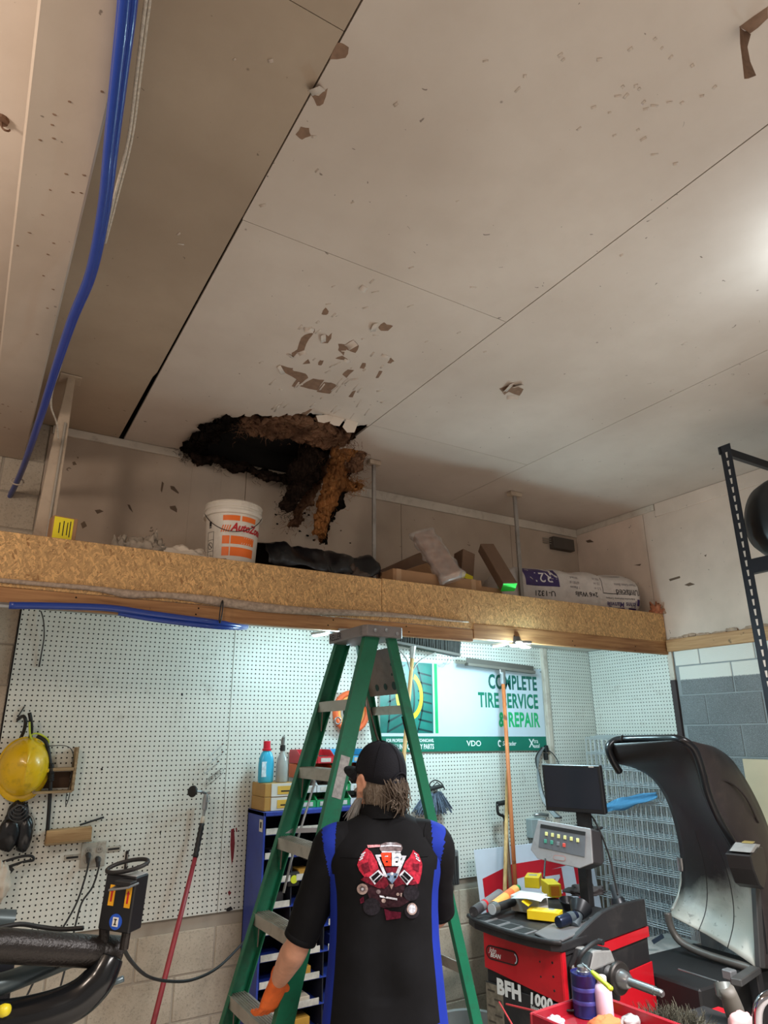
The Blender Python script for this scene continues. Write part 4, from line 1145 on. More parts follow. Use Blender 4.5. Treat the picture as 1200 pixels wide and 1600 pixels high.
# scuffs and knocks on the upper back wall and the right wall
SCF = mat('scuff_brown', (104, 86, 70), .8, var=.2)
def scuff(pts, X=None):
    P = [at(*p, X=X) if X else at(*p, Y=3.9742) for p in pts]
    c = sum(P, V((0, 0, 0))) / len(P)
    if X: MB().prism([(p.y - c.y, p.z - c.z) for p in P], .0006, frame(V((X, c.y, c.z)), V((0, 1, 0)), V((0, 0, 1)))).build('scuff_mark', SCF, wr)
    else: MB().prism([(p.x - c.x, p.z - c.z) for p in P], .0006, frame(V((c.x, 3.9748, c.z)), V((1, 0, 0)), V((0, 0, 1)))).build('scuff_mark', SCF, wb)
for q in ([(266, 759), (272, 760), (282, 773), (276, 770), (267, 764)], [(265, 791), (274, 790), (280, 803), (275, 800), (266, 795)], [(199, 788), (203, 789), (208, 801), (202, 795)], [(148, 797), (156, 796), (162, 799), (152, 803)], [(126, 818), (132, 814), (136, 822), (129, 826)],
          [(277, 818), (282, 820), (279, 826)], [(113, 722), (117, 721), (120, 726), (114, 727)], [(120, 714), (123, 714), (122, 717)], [(253, 752), (256, 755), (253, 770), (251, 766)], [(288, 783), (292, 787), (290, 789)], [(830, 792), (838, 794), (834, 804), (831, 798)]):
    scuff(q)
for q in ([(1045, 905), (1062, 900), (1063, 903), (1047, 908)], [(1069, 914), (1078, 910), (1086, 913), (1076, 916)], [(915, 845), (922, 843), (928, 847), (918, 848)], [(990, 883), (1002, 881), (1000, 884)], [(1100, 868), (1104, 866), (1103, 870)]):
    scuff(q, 4.3805)
# ------------------------------------------------------------------ red pole with inflator fitting
rp = thing('inflator_pole', 'red pole with taped neck and metal air chuck leaning before the pegboard', 'inflator', tuple(at(240, 1600, Y=3.62)))
RED = mat('red_rubber', (150, 44, 52), .45, var=.15, bump=.2)
A = at(305, 1340, Y=3.86); B = at(238, 1605, Y=3.60)
B2 = A + (B - A) * ((A.z - .02) / (A.z - B.z))
MB().tube([A, (A + B) / 2, B, B2], [.0115, .0125, .0125, .0125], 12).build('pole', RED, rp, smooth=True)
N0 = at(318, 1275, Y=3.90)
TAPEB = mat('black_tape', (30, 29, 30), .5, bump=.6, bs=60)
rs = []; P = []
for i in range(14):
    P.append(A + (N0 - A) * (i / 16)); rs.append(.0135 + (.0025 if i % 2 else -.001))
MB().tube(P, rs, 10).build('tape_wrap', TAPEB, rp, smooth=True)
MB().tube([A + (N0 - A) * .78, N0 + V((0, 0, -.005)), N0], [.011, .012, .009], 10).build('white_tape', mat('tape_white', (206, 196, 180), .6, var=.2, vs=30), rp, smooth=True)
N1 = at(322, 1240, Y=3.90)
MB().tube([N0, N0 + (N1 - N0) * .25, N0 + (N1 - N0) * .3, N0 + (N1 - N0) * .8, N1], [.007, .008, .014, .015, .010], 12).build('valve_body', STEEL, rp, smooth=30)
Hc = at(304, 1237, Y=3.84)
MB().tube([N1, at(315, 1237, Y=3.87), Hc], [.008, .007, .006], 10).build('side_pipe', STEEL, rp, smooth=True)
d = (Hc - N1).normalized()
MB().lathe([(0, -.002), (.008, -.002), (.012, .004), (.026, .010), (.030, .016), (.027, .024), (.012, .028), (0, .028)], Hc, d, 20).build('rubber_cup', RUB, rp, smooth=35)
MB().tube([N1, N1 + V((.02, -.005, .004))], .008, 10).build('end_cap', STEEL, rp, smooth=30)
MB().tube([N1 + V((.012, -.01, -.005)), N1 + V((.02, -.015, -.03)), N1 + V((.0, -.02, -.045))], .003, 6, smooth=3).build('trigger', STEEL, rp, smooth=True)

# thin black air line crossing to the ladder
al = MB().tube([at(x, y, Y=Yv) for x, y, Yv in ((190, 1475, 2.3), (205, 1502, 2.6), (230, 1525, 3.0), (262, 1533, 3.2), (300, 1531, 3.3), (340, 1512, 3.35), (378, 1475, 3.5), (395, 1455, 3.66))], .006, 8, smooth=6).build('air_line', RUB, None, smooth=True)
tag(al, 'thin black air line sagging between the control box and the blue cabinet', 'hose')

# ------------------------------------------------------------------ tyre changer arms in the foreground
tc = thing('tyre_changer_arm', 'black tubular tyre changer arms with control box at the lower left', 'tyre changer', (.2, 1.7, 0))
TCB = mat('hammered_black', (38, 33, 31), .32, .3, var=.25, bump=.5, bs=140)
TCG = mat('gloss_black_tube', (24, 25, 27), .18, .2, var=.2)
TCS = mat('slate_tube', (86, 98, 102), .35, .4, var=.1)
def dp(x, y, d): return at(x, y, d=d)
e0, e1 = dp(-60, 1478, 1.62), dp(178, 1489, 1.84)
ax = (e1 - e0).normalized()
MB().tube([dp(-140, 1520, 1.5), dp(-60, 1482, 1.60), dp(0, 1477, 1.66), dp(178, 1489, 1.84)], .0385, 28).build('upper_arm', TCB, tc, smooth=35)
MB().lathe([(0, 0), (.041, 0), (.042, .004), (.042, .05), (.040, .053), (.034, .053)], e1 - ax * .045, ax, 28).build('end_collar', TCB, tc, smooth=30)
MB().lathe([(0, .0), (.037, .0), (.037, .004), (0, .005)], e1 + ax * .006, ax, 28).build('end_cap', mat('cap_black', (16, 16, 17), .5), tc, smooth=30)
for f in (.62, .86): MB().lathe([(.0385, 0), (.0393, .001), (.0385, .002)], e0 + (e1 - e0) * f, ax, 28).build('weld_seam', TCG, tc, smooth=True)
MB().tube([dp(-80, 1600, 1.62), dp(0, 1596, 1.66), dp(70, 1582, 1.70), dp(120, 1562, 1.74), (dp(150, 1536, 1.77)), dp(163, 1515, 1.79), dp(172, 1496, 1.81)], [.046, .046, .046, .046, .044, .040, .036], 28, smooth=6).build('lower_arm', TCG, tc, smooth=True)
MB().tube([dp(-60, 1548, 1.66), dp(0, 1538, 1.70), dp(60, 1516, 1.78), dp(120, 1493, 1.86), dp(150, 1488, 1.88)], .0255, 20, smooth=4).build('brace_tube', TCS, tc, smooth=True)
MB().tube([dp(120, 1496, 1.84), dp(138, 1498, 1.83), dp(144, 1512, 1.82), dp(137, 1534, 1.80)], .011, 12, smooth=4).build('loop_handle', mat('grip_grey', (66, 64, 64), .5), tc, smooth=True)
MB().tube([dp(165, 1540, 1.85), dp(193, 1529, 1.86)], .008, 10).build('stub_lever', TCS, tc, smooth=True)
MB().box(dp(-8, 1600, 1.78), (.05, .05, .34)).build('column', mat('column_navy', (26, 30, 40), .5), tc, bevel=.006)
MB().tube([dp(-60, 1434, 1.86), dp(21, 1438, 1.92)], .027, 20).build('cylinder', TCS, tc, smooth=35)
MB().tube([dp(-10, 1452, 1.75), dp(30, 1444, 1.8), dp(60, 1448, 1.84), dp(95, 1452, 1.86), dp(130, 1450, 1.86)], .006, 8, smooth=4).build('cable', RUB, tc, smooth=True)
MB().lathe([(0, 0), (.012, 0), (.014, .012), (.012, .024), (0, .026)], dp(-1, 1580, 1.58), (.6, -.7, .2), 14).build('yellow_knob', mat('knob_yellow', (226, 206, 40), .4), tc, smooth=True)
MB().box(dp(-20, 1640, 1.75) + V((0, .0, -.45)), (.12, .12, .9)).build('pedestal', mat('column_navy', (26, 30, 40)), tc, bevel=.01)
# control box on the arm
o = dp(152, 1452, 1.80); F = frame(o, V((RGT.x, RGT.y, 0)).normalized())
F = F @ Matrix.Rotation(math.radians(-14), 4, 'Z') @ Matrix.Rotation(math.radians(4), 4, 'Y')
bw, bd, bh = .095, .06, .135
cbx = MB(F).box((bw / 2, bd / 2, bh / 2 + .0), (bw, bd, bh)).build('control_box', mat('box_black', (22, 22, 24), .4), tc, bevel=.003)
MB(F).box((bw / 2, bd / 2, bh + .001), (bw * .92, bd * .9, .003)).build('box_lid', mat('lid_grey', (150, 150, 148), .4, .3), cbx, bevel=.001)
for x in (.028, .078):
    MB(F).box((x, -.0008, .085), (.017, .0016, .05)).build('warning_sticker', mat('sticker_amber', (236, 170, 30), .5), cbx)
    MB(F).prism([(-.0025, -.015), (.0025, -.015), (.0025, .008), (.005, .008), (0, .016), (-.005, .008), (-.0025, .008)], .0008, F @ Matrix(((1, 0, 0, x), (0, 0, 1, -.0025), (0, 1, 0, .085), (0, 0, 0, 1))) if False else Matrix(((1, 0, 0, x), (0, 0, 1, -.0025), (0, 1, 0, .085), (0, 0, 0, 1)))).build('warning_arrow', mat('print_red', (190, 24, 36)), cbx)
MB(F).lathe([(0, 0), (.019, 0), (.019, .001), (0, .0012)], (.052, -.0002, .024), (0, -1, 0), 24).build('blue_disc', mat('disc_blue', (36, 84, 190), .4), cbx)
MB(F).box((.052, -.0018, .024), (.017, .0008, .022)).build('disc_panel', mat('label_white', (226, 222, 216)), cbx)
for dx, dz, sx_, sz_ in ((0, 0, .003, .014), (0, .006, .008, .0025), (0, -.006, .008, .0025)): MB(F).box((.052 + dx, -.0026, .024 + dz), (sx_, .0008, sz_)).build('disc_symbol', INK, cbx)
lp = [(.042 + .058 * math.cos(a), bd / 2 + .036 * math.sin(a), bh + .018 + .012 * math.cos(a) + .010 * math.sin(a)) for a in [i * 2 * PI / 22 for i in range(23)]]
MB(F).tube(lp, .0055, 8).build('top_loop', RUB, tc, smooth=True)
MB(F).tube([(.05, -.012, bh - .022), (.05, -.05, bh - .026), (.105, -.05, bh - .014), (.105, -.006, bh - .012)], .003, 6).build('wire_guard', STEEL, tc, smooth=30)
MB(F).box((.075, -.018, bh - .012), (.05, .03, .012)).build('switch_block', RUB, tc, bevel=.002)
MB(F).tube([(.0, .03, .0), (.01, .03, -.05)], .014, 10).build('box_stem', TCB, tc)
MB(F).tube([(.07, .03, .0), (.07, .03, -.045)], .012, 10).build('box_stem', TCB, tc)
# ------------------------------------------------------------------ green shop sign on the pegboard
TEAL = mat('sign_teal', (18, 112, 92), .35, var=.06)
SIGNW = mat('sign_white', (198, 210, 220), .3, var=.03)
GREEN = mat('sign_green', (24, 170, 104), .4, var=.04)
TW = mat('sign_text_white', (236, 240, 240), .4, var=.02)
sg = thing('shop_sign', 'large white and green tire service sign fixed on the pegboard', 'sign', (3.08, 3.955, 1.69))
FS = frame((2.354, 3.958, 1.700), V((1, 0, -.008)), V((0, 0, 1)))     # local x right, y up, z to the room
SW, SH = 1.462, .596
MB(FS).box((SW / 2, SH / 2, .002), (SW, SH, .006)).build('panel', SIGNW, sg, bevel=.001)
def sq(name, x0, y0, x1, y1, m, lift, parent=None, th=.0008):
    return MB(FS).box(((x0 + x1) / 2, (y0 + y1) / 2, .005 + lift), (x1 - x0, y1 - y0, th)).build(name, m, parent or sg)
sq('bottom_band', 0, 0, SW, .098, TEAL, .0004)
def m_tyre(name):
    m, nt, b, oc = newmat(name)
    sp = nn(nt, 'ShaderNodeSeparateXYZ'); nt.links.new(oc, sp.inputs[0])
    n = tex_noise(nt, oc, 5, 3)
    c = mixc(nt, ramp(nt, n, [(.35, 0.0), (.7, 1.0)]), rgb(20, 96, 88), rgb(34, 132, 120))
    nt.links.new(c, b.inputs['Base Color']); b.inputs['Roughness'].default_value = .35
    return m
ph = sq('tyre_photo', .0, .118, .425, .585, m_tyre('tyre_photo_green'), .0004)
DT = mat('tread_dark', (8, 56, 56), .4)
# tread print: curved grooves of the photographed tyre
def pp(name, pts, m, lift=.0014, par=ph):
    return MB(FS).prism(pts, .0008, Matrix.Translation((0, 0, .005 + lift))).build(name, m, par)
for k in range(7):
    y = .14 + k * .062
    pp('tread_groove', [(.30, y), (.415, y - .02), (.415, y - .008), (.30, y + .012)], DT)
    pp('tread_groove', [(.06, y - .02), (.20, y + .045), (.20, y + .058), (.06, y - .006)], DT)
for x in (.215, .285, .05):
    pts = [(x + .012 + .05 * math.sin(PI * i / 10) * (1 if x > .1 else .4), .12 + .46 * i / 10) for i in range(11)]
    pp('tread_groove', pts + [(a - .011, b_) for a, b_ in reversed(pts)], DT)
def arc(cx, cy, r0, r1, a0, a1, n=14):
    o_ = [(cx + r1 * math.cos(a0 + (a1 - a0) * i / n), cy + r1 * math.sin(a0 + (a1 - a0) * i / n) * 1.35) for i in range(n + 1)]
    i_ = [(cx + r0 * math.cos(a0 + (a1 - a0) * i / n), cy + r0 * math.sin(a0 + (a1 - a0) * i / n) * 1.35) for i in range(n + 1)]
    return o_ + i_[::-1]
LIME = mat('sign_lime', (220, 230, 40), .4)
pp('lime_arc', arc(.22, .36, .095, .122, -1.15, 1.1), LIME, .0018)
pp('lime_arc', arc(.225, .36, .075, .105, 2.3, 3.9), LIME, .0018)
sq('green_stripe', .441, .118, .466, .585, GREEN, .0004)
def stx(name, s, x, y, size, m, bold=.02, sx=.75, align='LEFT', space=1.0, shear=0.0):
    return textpart(name, s, FS @ Matrix.Translation((x, y, .0062)), size, m, sg, bold, sx, shear, align, .0006, space)
DTEAL = mat('text_teal', (16, 96, 84), .4, var=.03)
stx('lettering', 'COMPLETE', 1.405, .435, .142, DTEAL, .032, .66, 'RIGHT', 1.06)
stx('lettering', 'TIRE SERVICE', 1.405, .302, .142, mat('text_teal2', (22, 122, 96), .4, var=.03), .032, .66, 'RIGHT', 1.06)
stx('lettering', '& REPAIR', 1.405, .168, .142, GREEN, .032, .66, 'RIGHT', 1.06)
stx('lettering', 'FOR PROFESSIONAL TIRE TECHNICIANS,', .425, .062, .029, TW, .02, .72, 'RIGHT')
stx('lettering', 'INSTALLING QUALITY PARTS', .425, .018, .044, TW, .025, .68, 'RIGHT')
stx('lettering', 'VDO', .705, .034, .052, TW, .012, 1.15)
stx('lettering', 'Schrader', 1.03, .036, .042, TW, .012, .85, 'LEFT', 1.0, .2)
pp('logo_mark', arc(1.005, .05, .010, .018, .6, 5.2), TW, .0018, sg)
stx('lettering', 'X', 1.285, .022, .085, TW, .012, .9)
stx('lettering', 'tra', 1.335, .052, .042, TW, .01, .9); stx('lettering', 'seal', 1.335, .018, .042, TW, .01, .9)
MB(FS).box((SW - .008, SH - .02, .006), (.012, .012, .004)).build('screw', STEEL, sg)

# ------------------------------------------------------------------ brooms, squeegee, shovel along the back wall
BRIS = mat('bristle_dark', (40, 38, 35), .9, var=.35, vs=50)
HANDLE = m_wood('handle_wood', (206, 168, 112), (170, 128, 78), 2)
HANDO = m_wood('handle_orange', (192, 112, 62), (160, 84, 42), 2)
def bristles(mb, a, b_, d0, ln, spread, n, r, seed):
    random.seed(seed)
    for i in range(n):
        t = random.random(); p = V(a).lerp(V(b_), t); ax_ = (V(b_) - V(a)).normalized()
        q = p + V(d0) * ln * random.uniform(.9, 1.05) + ax_ * random.gauss(0, spread) + V((0, random.gauss(0, spread), 0))
        mb.tube([p + V((0, random.gauss(0, .012), 0)), q], [r, r * .7], 3, True)
# push broom, head up
pb = thing('push_broom', 'push broom standing head up with wide grey bristle head behind the ladder', 'broom', tuple(at(625, 1190, Y=3.88)))
a = at(606, 1002, Y=3.70); b_ = at(716, 1024, Y=3.74)
dv = (b_ - a).normalized()
MB().bar(a, b_, .06, .02).build('head_block', mat('broom_block', (66, 60, 54), .6, dirt=(90, 80, 70)), pb, bevel=.003)
mb = MB()
for i in range(30):
    t = (i + .5) / 30
    for s in (-.02, 0, .02):
        p = a.lerp(b_, t) + V((0, s, .01))
        rr = [.009, .0135, .012]
        tip = p + V((random.uniform(-.004, .004), random.uniform(-.008, .008), .115 + random.uniform(-.006, .006)))
        mb.tube([p, p.lerp(tip, .6) + V((0, 0, 0)), tip], rr, 5)
o = mb.build('bristle_tufts', BRIS, pb); o['kind'] = 'stuff'
h0 = a.lerp(b_, .32) + V((0, -.02, -.012)); h1 = at(621, 1300, Y=3.80)
h2 = h0 + (h1 - h0) * ((h0.z - .02) / (h0.z - h1.z))
MB().tube([h0, h2], .013, 12).build('handle', HANDLE, pb, smooth=True)
MB().tube([h0 + V((0, 0, .01)), h0 - (h0 - h1).normalized() * .07], [.022, .016], 12).build('socket', mat('galv_steel', (150, 144, 138)), pb, smooth=30)
hm = h0 + (h1 - h0).normalized() * .17
for t in (.08, .66): MB().tube([a.lerp(b_, t) + V((0, 0, -.012)), a.lerp(b_, t * .6 + .12) * .5 + hm * .5 + V((0, -.01, .0)), hm], .005, 6, smooth=4).build('brace', mat('galv_steel', (150, 144, 138)), pb, smooth=True)
# floor squeegee
sqg = thing('floor_squeegee', 'floor squeegee with orange wooden pole standing before the sign', 'squeegee', tuple(at(797, 1390, Y=3.75)))
a = at(729, 1038, Y=3.80); b_ = at(834, 1051, Y=3.80)
MB().bar(a, b_, .045, .02).build('head', mat('squeegee_alu', (112, 106, 98), .5, .3, dirt=(110, 100, 90)), sqg, bevel=.003)
MB().bar(a + V((0, 0, .022)), b_ + V((0, 0, .022)), .006, .05).build('blade', mat('blade_grey', (78, 72, 66), .7), sqg, bevel=.001)
c = a.lerp(b_, .5)
MB().bar(c + V((0, -.012, -.04)), c + V((0, -.012, 0)), .05, .012, V((0, 1, 0))).build('bracket', STEEL, sqg, bevel=.002)
p0 = c + V((.0, -.012, -.03)); p1 = at(805, 1380, Y=3.70); p2 = p0 + (p1 - p0) * ((p0.z - .02) / (p0.z - p1.z))
MB().tube([p0, p0 + (p1 - p0) * .06], .019, 12).build('socket', STEEL, sqg, smooth=30)
MB().tube([p0 + (p1 - p0) * .04, p2], .0135, 12).build('pole', HANDO, sqg, smooth=True)
# plain pale pole and D-handle shovel
p0 = at(793, 1205, Y=3.86); p1 = at(789, 1385, Y=3.68); p2 = p0 + (p1 - p0) * ((p0.z - .02) / (p0.z - p1.z))
tag(MB().tube([p0, p2], .0125, 12).build('wooden_pole', HANDLE, None, smooth=True), 'pale wooden pole leaning against the orange squeegee pole', 'pole')
sv = thing('shovel', 'shovel with black D-shaped grip leaning behind the poles', 'shovel', tuple(at(797, 1390, Y=3.8)))
g0 = at(777, 1256, Y=3.85); g1 = at(793, 1253, Y=3.85); g2 = at(789, 1284, Y=3.85)
MB().tube([g0, g1, g1 + V((.01, 0, 0))], .0155, 12).build('grip_bar', RUB, sv, smooth=40)
MB().tube([g0, g0 + V((.004, 0, -.06)), g2 + V((-.005, 0, .03)), g2 + V((0, 0, -.03))], .010, 10, smooth=4).build('grip_arm', RUB, sv, smooth=True)
MB().tube([g1, g1 + V((.0, 0, -.06)), g2 + V((.012, 0, .03)), g2 + V((0, 0, -.03))], .010, 10, smooth=4).build('grip_arm', RUB, sv, smooth=True)
p1 = at(798, 1390, Y=3.76); p2 = g2 + (p1 - g2) * ((g2.z - .03) / (g2.z - p1.z))
MB().tube([g2, p2], .014, 12).build('shaft', m_wood('dark_handle', (120, 86, 60), (90, 60, 40), 2), sv, smooth=True)
# hand broom hanging
hbm = thing('hand_broom', 'broom head with grey blue bristles hanging on the pegboard beside the ladder', 'broom', tuple(pw(682, 1250, .05)))
BB = mat('bristle_blue', (92, 104, 122), .9, var=.4, vs=80); BG = mat('bristle_grey', (168, 172, 174), .9, var=.3, vs=80)
mb = MB(); random.seed(9)
for i in range(170):
    t = random.random(); s = random.uniform(-.03, .03)
    p = pw(668 + 18 * t, 1236 + 4 * math.sin(PI * t), .05) + V((0, s, 0))
    q = pw(648 + 56 * t + random.uniform(-2, 2), 1270 - 4 * t + random.uniform(-6, 5), .05) + V((0, s * 1.6, 0))
    mb.tube([p, p.lerp(q, .5), q], [.003, .0045, .003], 4)
o = mb.build('bristles', BB, hbm); o['kind'] = 'stuff'
a = pw(667, 1234, .05); b_ = pw(690, 1228, .05)
MB().bar(a, b_, .05, .02).build('cap', RUB, hbm, bevel=.004)
MB().tube([pw(672, 1232, .05), pw(672, 1224, .05), pw(680, 1219, .05), pw(690, 1224, .05), pw(695, 1234, .05)], .004, 8, smooth=4).build('wire_frame', RUB, hbm, smooth=True)
MB().tube([pw(676, 1229, .05), pw(683, 1223, .05), pw(689, 1228, .05)], .003, 8, smooth=4).build('wire_frame', RUB, hbm, smooth=True)
# small vent / heater grille
vt = thing('wall_vent', 'small dark louvred vent box in a grey frame on the pegboard', 'vent', tuple(pw(704, 1360, .03)))
a = pw(690, 1330, .03); b_ = pw(716, 1382, .03)
F = frame((a.x, YP, b_.z), V((1, 0, 0)))
w, h = b_.x - a.x, a.z - b_.z
MB(F).box((w / 2, -.025, h / 2), (w, .05, h)).build('housing', mat('vent_grey', (112, 114, 116), .5, .2), vt, bevel=.012, seg=3, smooth=40)
MB(F).box((w / 2, -.0505, h * .44), (w * .84, .004, h * .78)).build('grille_back', mat('vent_dark', (34, 34, 36), .6), vt)
for i in range(6): MB(F).box((w * (.16 + .135 * i), -.054, h * .44), (.006, .008, h * .76)).build('slat', mat('vent_slat', (70, 72, 74), .5), vt)
# orange reel hanging behind the ladder
rl = thing('orange_reel', 'orange plastic reel hanging on the pegboard behind the ladder', 'reel', tuple(pw(548, 1110, .04)))
OR = mat('reel_orange', (240, 110, 60), .4); ORY = mat('reel_amber', (246, 170, 90), .35)
c = pw(549, 1112, .045)
def torus(mb, c, R, r, sy=1.0, n=36, k=10, z=1.0):
    mb.tube([V(c) + V((R * math.cos(2 * PI * i / n), 0, R * z * math.sin(2 * PI * i / n))) for i in range(n + 1)], r, k, False, flat=sy)
mb = MB(); torus(mb, c, .115, .018); mb.build('rim', OR, rl, smooth=True)
mb = MB(); torus(mb, c + V((.01, .02, -.005)), .10, .022); mb.build('cord_coil', ORY, rl, smooth=True)
MB().lathe([(0, 0), (.045, 0), (.048, .006), (.045, .04), (0, .04)], c + V((0, .03, 0)), (0, -1, 0), 24).build('hub', RUB, rl, smooth=35)
MB().lathe([(.03, 0), (.085, 0), (.085, .004), (.03, .004)], c + V((0, .034, 0)), (0, -1, 0), 30).build('side_plate', mat('reel_clear', (226, 224, 218), .3), rl)
bt = thing('black_coupler', 'small black hose coupler hanging left of the orange reel', 'coupler', tuple(pw(529, 1128)))
MB().tube([pw(524, 1112, .03), pw(526, 1122, .04), pw(531, 1132, .04), pw(535, 1138, .04)], [.008, .012, .012, .008], 10, smooth=3).build('body', RUB, bt, smooth=True)
mb = MB(); torus(mb, pw(528, 1126, .06), .02, .005, n=18, k=6); mb.build('ring', STEEL, bt, smooth=True)
# small wire shelf hook below the broom
for i, (x, y) in enumerate(((700, 1040), (708, 1036))):
    tag(MB().tube([pw(x, y - 12, 0), pw(x, y - 8, .03), pw(x - 8, y + 2, .08), pw(x - 16, y, .09)], .0015, 5, smooth=3).build('peg_hook', STEEL, None, smooth=True), ('thin wire peg hook over the sign, %s one' % ('lower', 'upper')[i]), 'hook', 'wire peg hooks over the sign')
# ------------------------------------------------------------------ leaning red and white sign
rsn = thing('leaning_sign', 'white sign board with red blocks leaning against the lower back wall', 'sign', (3.6, 3.75, 0))
tilt = math.radians(8)
FR = frame((3.005, 3.70, .0), V((1, 0, 0)), V((0, math.sin(tilt), math.cos(tilt))))
RW, RH = 1.06, 1.10
SR = mat('sign_red', (196, 26, 44), .35, var=.06); SBL = mat('sign_bluewhite', (206, 214, 228), .35, var=.05)
MB(FR).box((RW / 2, RH / 2, -.002), (RW, RH, .005)).build('panel', SBL, rsn, bevel=.008)
def rq(name, pts, m, lift=.0005): return MB(FR).prism(pts, .0008, Matrix.Translation((0, 0, .0005 + lift))).build(name, m, rsn)
rq('red_block', [(.04, .40), (.30, .40), (.30, .99), (.04, .93)], SR)
rq('red_block', [(.30, .90), (.86, .945), (.86, 1.0), (.30, .99)], SR)
rq('red_block', [(.55, .60), (.74, .60), (.74, .93), (.55, .925)], SR)
rq('red_block', [(.86, .45), (.96, .45), (.96, .96), (.86, .96)], SR)
rq('red_burst', [(.03, .30), (.20, .33), (.14, .26), (.26, .22), (.10, .18), (.02, .12), (.03, .20), (-.0, .24)], SR)
rq('white_star', [(.14, .78), (.17, .84), (.22, .80), (.25, .70), (.20, .66), (.15, .70)], SBL, .0015)
textpart('lettering', 'N', FR @ Matrix.Translation((.58, .90, .0022)) @ Matrix.Rotation(-PI / 2, 4, 'Z'), .19, SBL, rsn, .02, .9)
textpart('lettering', 'S', FR @ Matrix.Translation((.08, .62, .0022)) @ Matrix.Rotation(-PI / 2, 4, 'Z'), .16, SBL, rsn, .02, .9)

# ------------------------------------------------------------------ blue parts cabinet
CBL = mat('cabinet_blue', (40, 62, 150), .4, var=.1, dirt=(30, 36, 70), damt=.4)
CIN = mat('cabinet_inside', (24, 26, 38), .7)
cb = thing('parts_cabinet', 'blue steel parts cabinet with open pigeonholes behind the ladder', 'cabinet', (1.87, 3.84, 0))
cx0, cx1, cy0, cy1, ct = 1.482, 2.262, 3.715, 3.962, 1.415
MB().box((cx0 + .006, (cy0 + cy1) / 2, ct / 2), (.012, cy1 - cy0, ct)).build('side_panel', CBL, cb, bevel=.002)
MB().box((cx1 - .006, (cy0 + cy1) / 2, ct / 2), (.012, cy1 - cy0, ct)).build('side_panel', CBL, cb, bevel=.002)
MB().box(((cx0 + cx1) / 2, (cy0 + cy1) / 2, ct - .012), (cx1 - cx0, cy1 - cy0, .024)).build('top_panel', CBL, cb, bevel=.003)
MB().box(((cx0 + cx1) / 2, cy1 - .006, ct / 2), (cx1 - cx0, .01, ct)).build('back_panel', CIN, cb)
LABW = mat('label_strip', (190, 186, 178), .6, var=.2, vs=30, dirt=(90, 86, 84))
for x in (1.66, 1.86, 2.06): MB().box((x, 3.84, ct / 2), (.006, .225, ct - .05)).build('divider', CIN, cb)
rowz = [1.30 - .118 * k for k in range(11)]
for z in rowz:
    shf = MB().box(((cx0 + cx1) / 2, 3.84, z), (cx1 - cx0 - .02, .235, .006)).build('shelf', CBL, cb)
    for x in (1.575, 1.76, 1.96, 2.15):
        MB().box((x, cy0 + .004, z + .016), (.15, .003, .03)).build('label_strip', LABW, shf)
MB().box((cx0 - .0008, cy0 + .035, 1.345), (.0016, .045, .06)).build('sticker', mat('sticker_white', (214, 208, 190), .6), cb)
MB().box((cx0 - .002, cy0 + .035, 1.348), (.001, .02, .03)).build('sticker_mark', INK, cb)
# things in the pigeonholes
def tape_measure(label, p, r=.034):
    t = thing('tape_measure', label, 'tape measure', tuple(p), 'tape measures in the cabinet')
    MB().box(p, (r * 2, .04, r * 2)).build('case', RUB, t, bevel=.008, seg=2, smooth=40)
    MB().lathe([(0, 0), (.02, 0), (.02, .002), (0, .002)], V(p) + V((0, -.02, 0)), (0, -1, 0), 20).build('disc', mat('tape_lime', (206, 214, 50), .4), t)
tape_measure('tape measure with lime disc in the cabinet below the ladder step', at(457, 1373, Y=3.74))
tape_measure('tape measure with lime disc in the cabinet beside the man', at(483, 1332, Y=3.74))
random.seed(31)
cols = [(200, 60, 50), (60, 80, 160), (210, 200, 180), (40, 40, 44), (120, 124, 130), (196, 150, 60)]
k = 0
for r_, z in enumerate(rowz[:9]):
    for c_, x in enumerate((1.575, 1.76, 1.96, 2.15)):
        if random.random() < .45: continue
        col = cols[(r_ * 3 + c_ * 5) % 6]
        h = random.uniform(.03, .065)
        p = MB().box((x + random.uniform(-.02, .02), 3.80, z + .0035 + h / 2), (random.uniform(.06, .11), .1, h)).build('parts_box', mat('pbox_%d_%d_%d' % col, col, .6), None, bevel=.003)
        tag(p, '%s parts box in the blue cabinet, row %s from the top, %s column' % (('red', 'blue', 'cream', 'black', 'grey', 'amber')[(r_ * 3 + c_ * 5) % 6], ('one', 'two', 'three', 'four', 'five', 'six', 'seven', 'eight', 'nine')[r_], ('leftmost', 'second', 'third', 'rightmost')[c_]), 'box', 'parts boxes inside the blue cabinet')
# stacked gold boxes on the cabinet
GOLD = mat('gold_card', (176, 134, 70), .5, var=.12); GWH = mat('box_front_white', (204, 202, 196), .5, var=.08)
for k, lab in enumerate(('gold tool box with white front, lower of two on the blue cabinet', 'gold tool box with white front, upper of two on the blue cabinet')):
    z0 = ct + .001 + k * .071
    t = thing('gold_box', lab, 'box', (1.58, 3.83, z0), 'gold boxes on the cabinet')
    MB().box((1.582, 3.835, z0 + .0345), (.185, .20, .069)).build('body', GOLD, t, bevel=.002)
    MB().box((1.6005, 3.7335, z0 + .0345), (.148, .004, .066)).build('front_face', GWH, t)
    MB().box((1.612, 3.7305, z0 + .033), (.10, .002, .042)).build('label', mat('label_gold', (206, 166, 70), .5), t)
    MB().box((1.612, 3.7290, z0 + .028), (.06, .001, .007)).build('label_print', INK, t)
zt = ct + .143
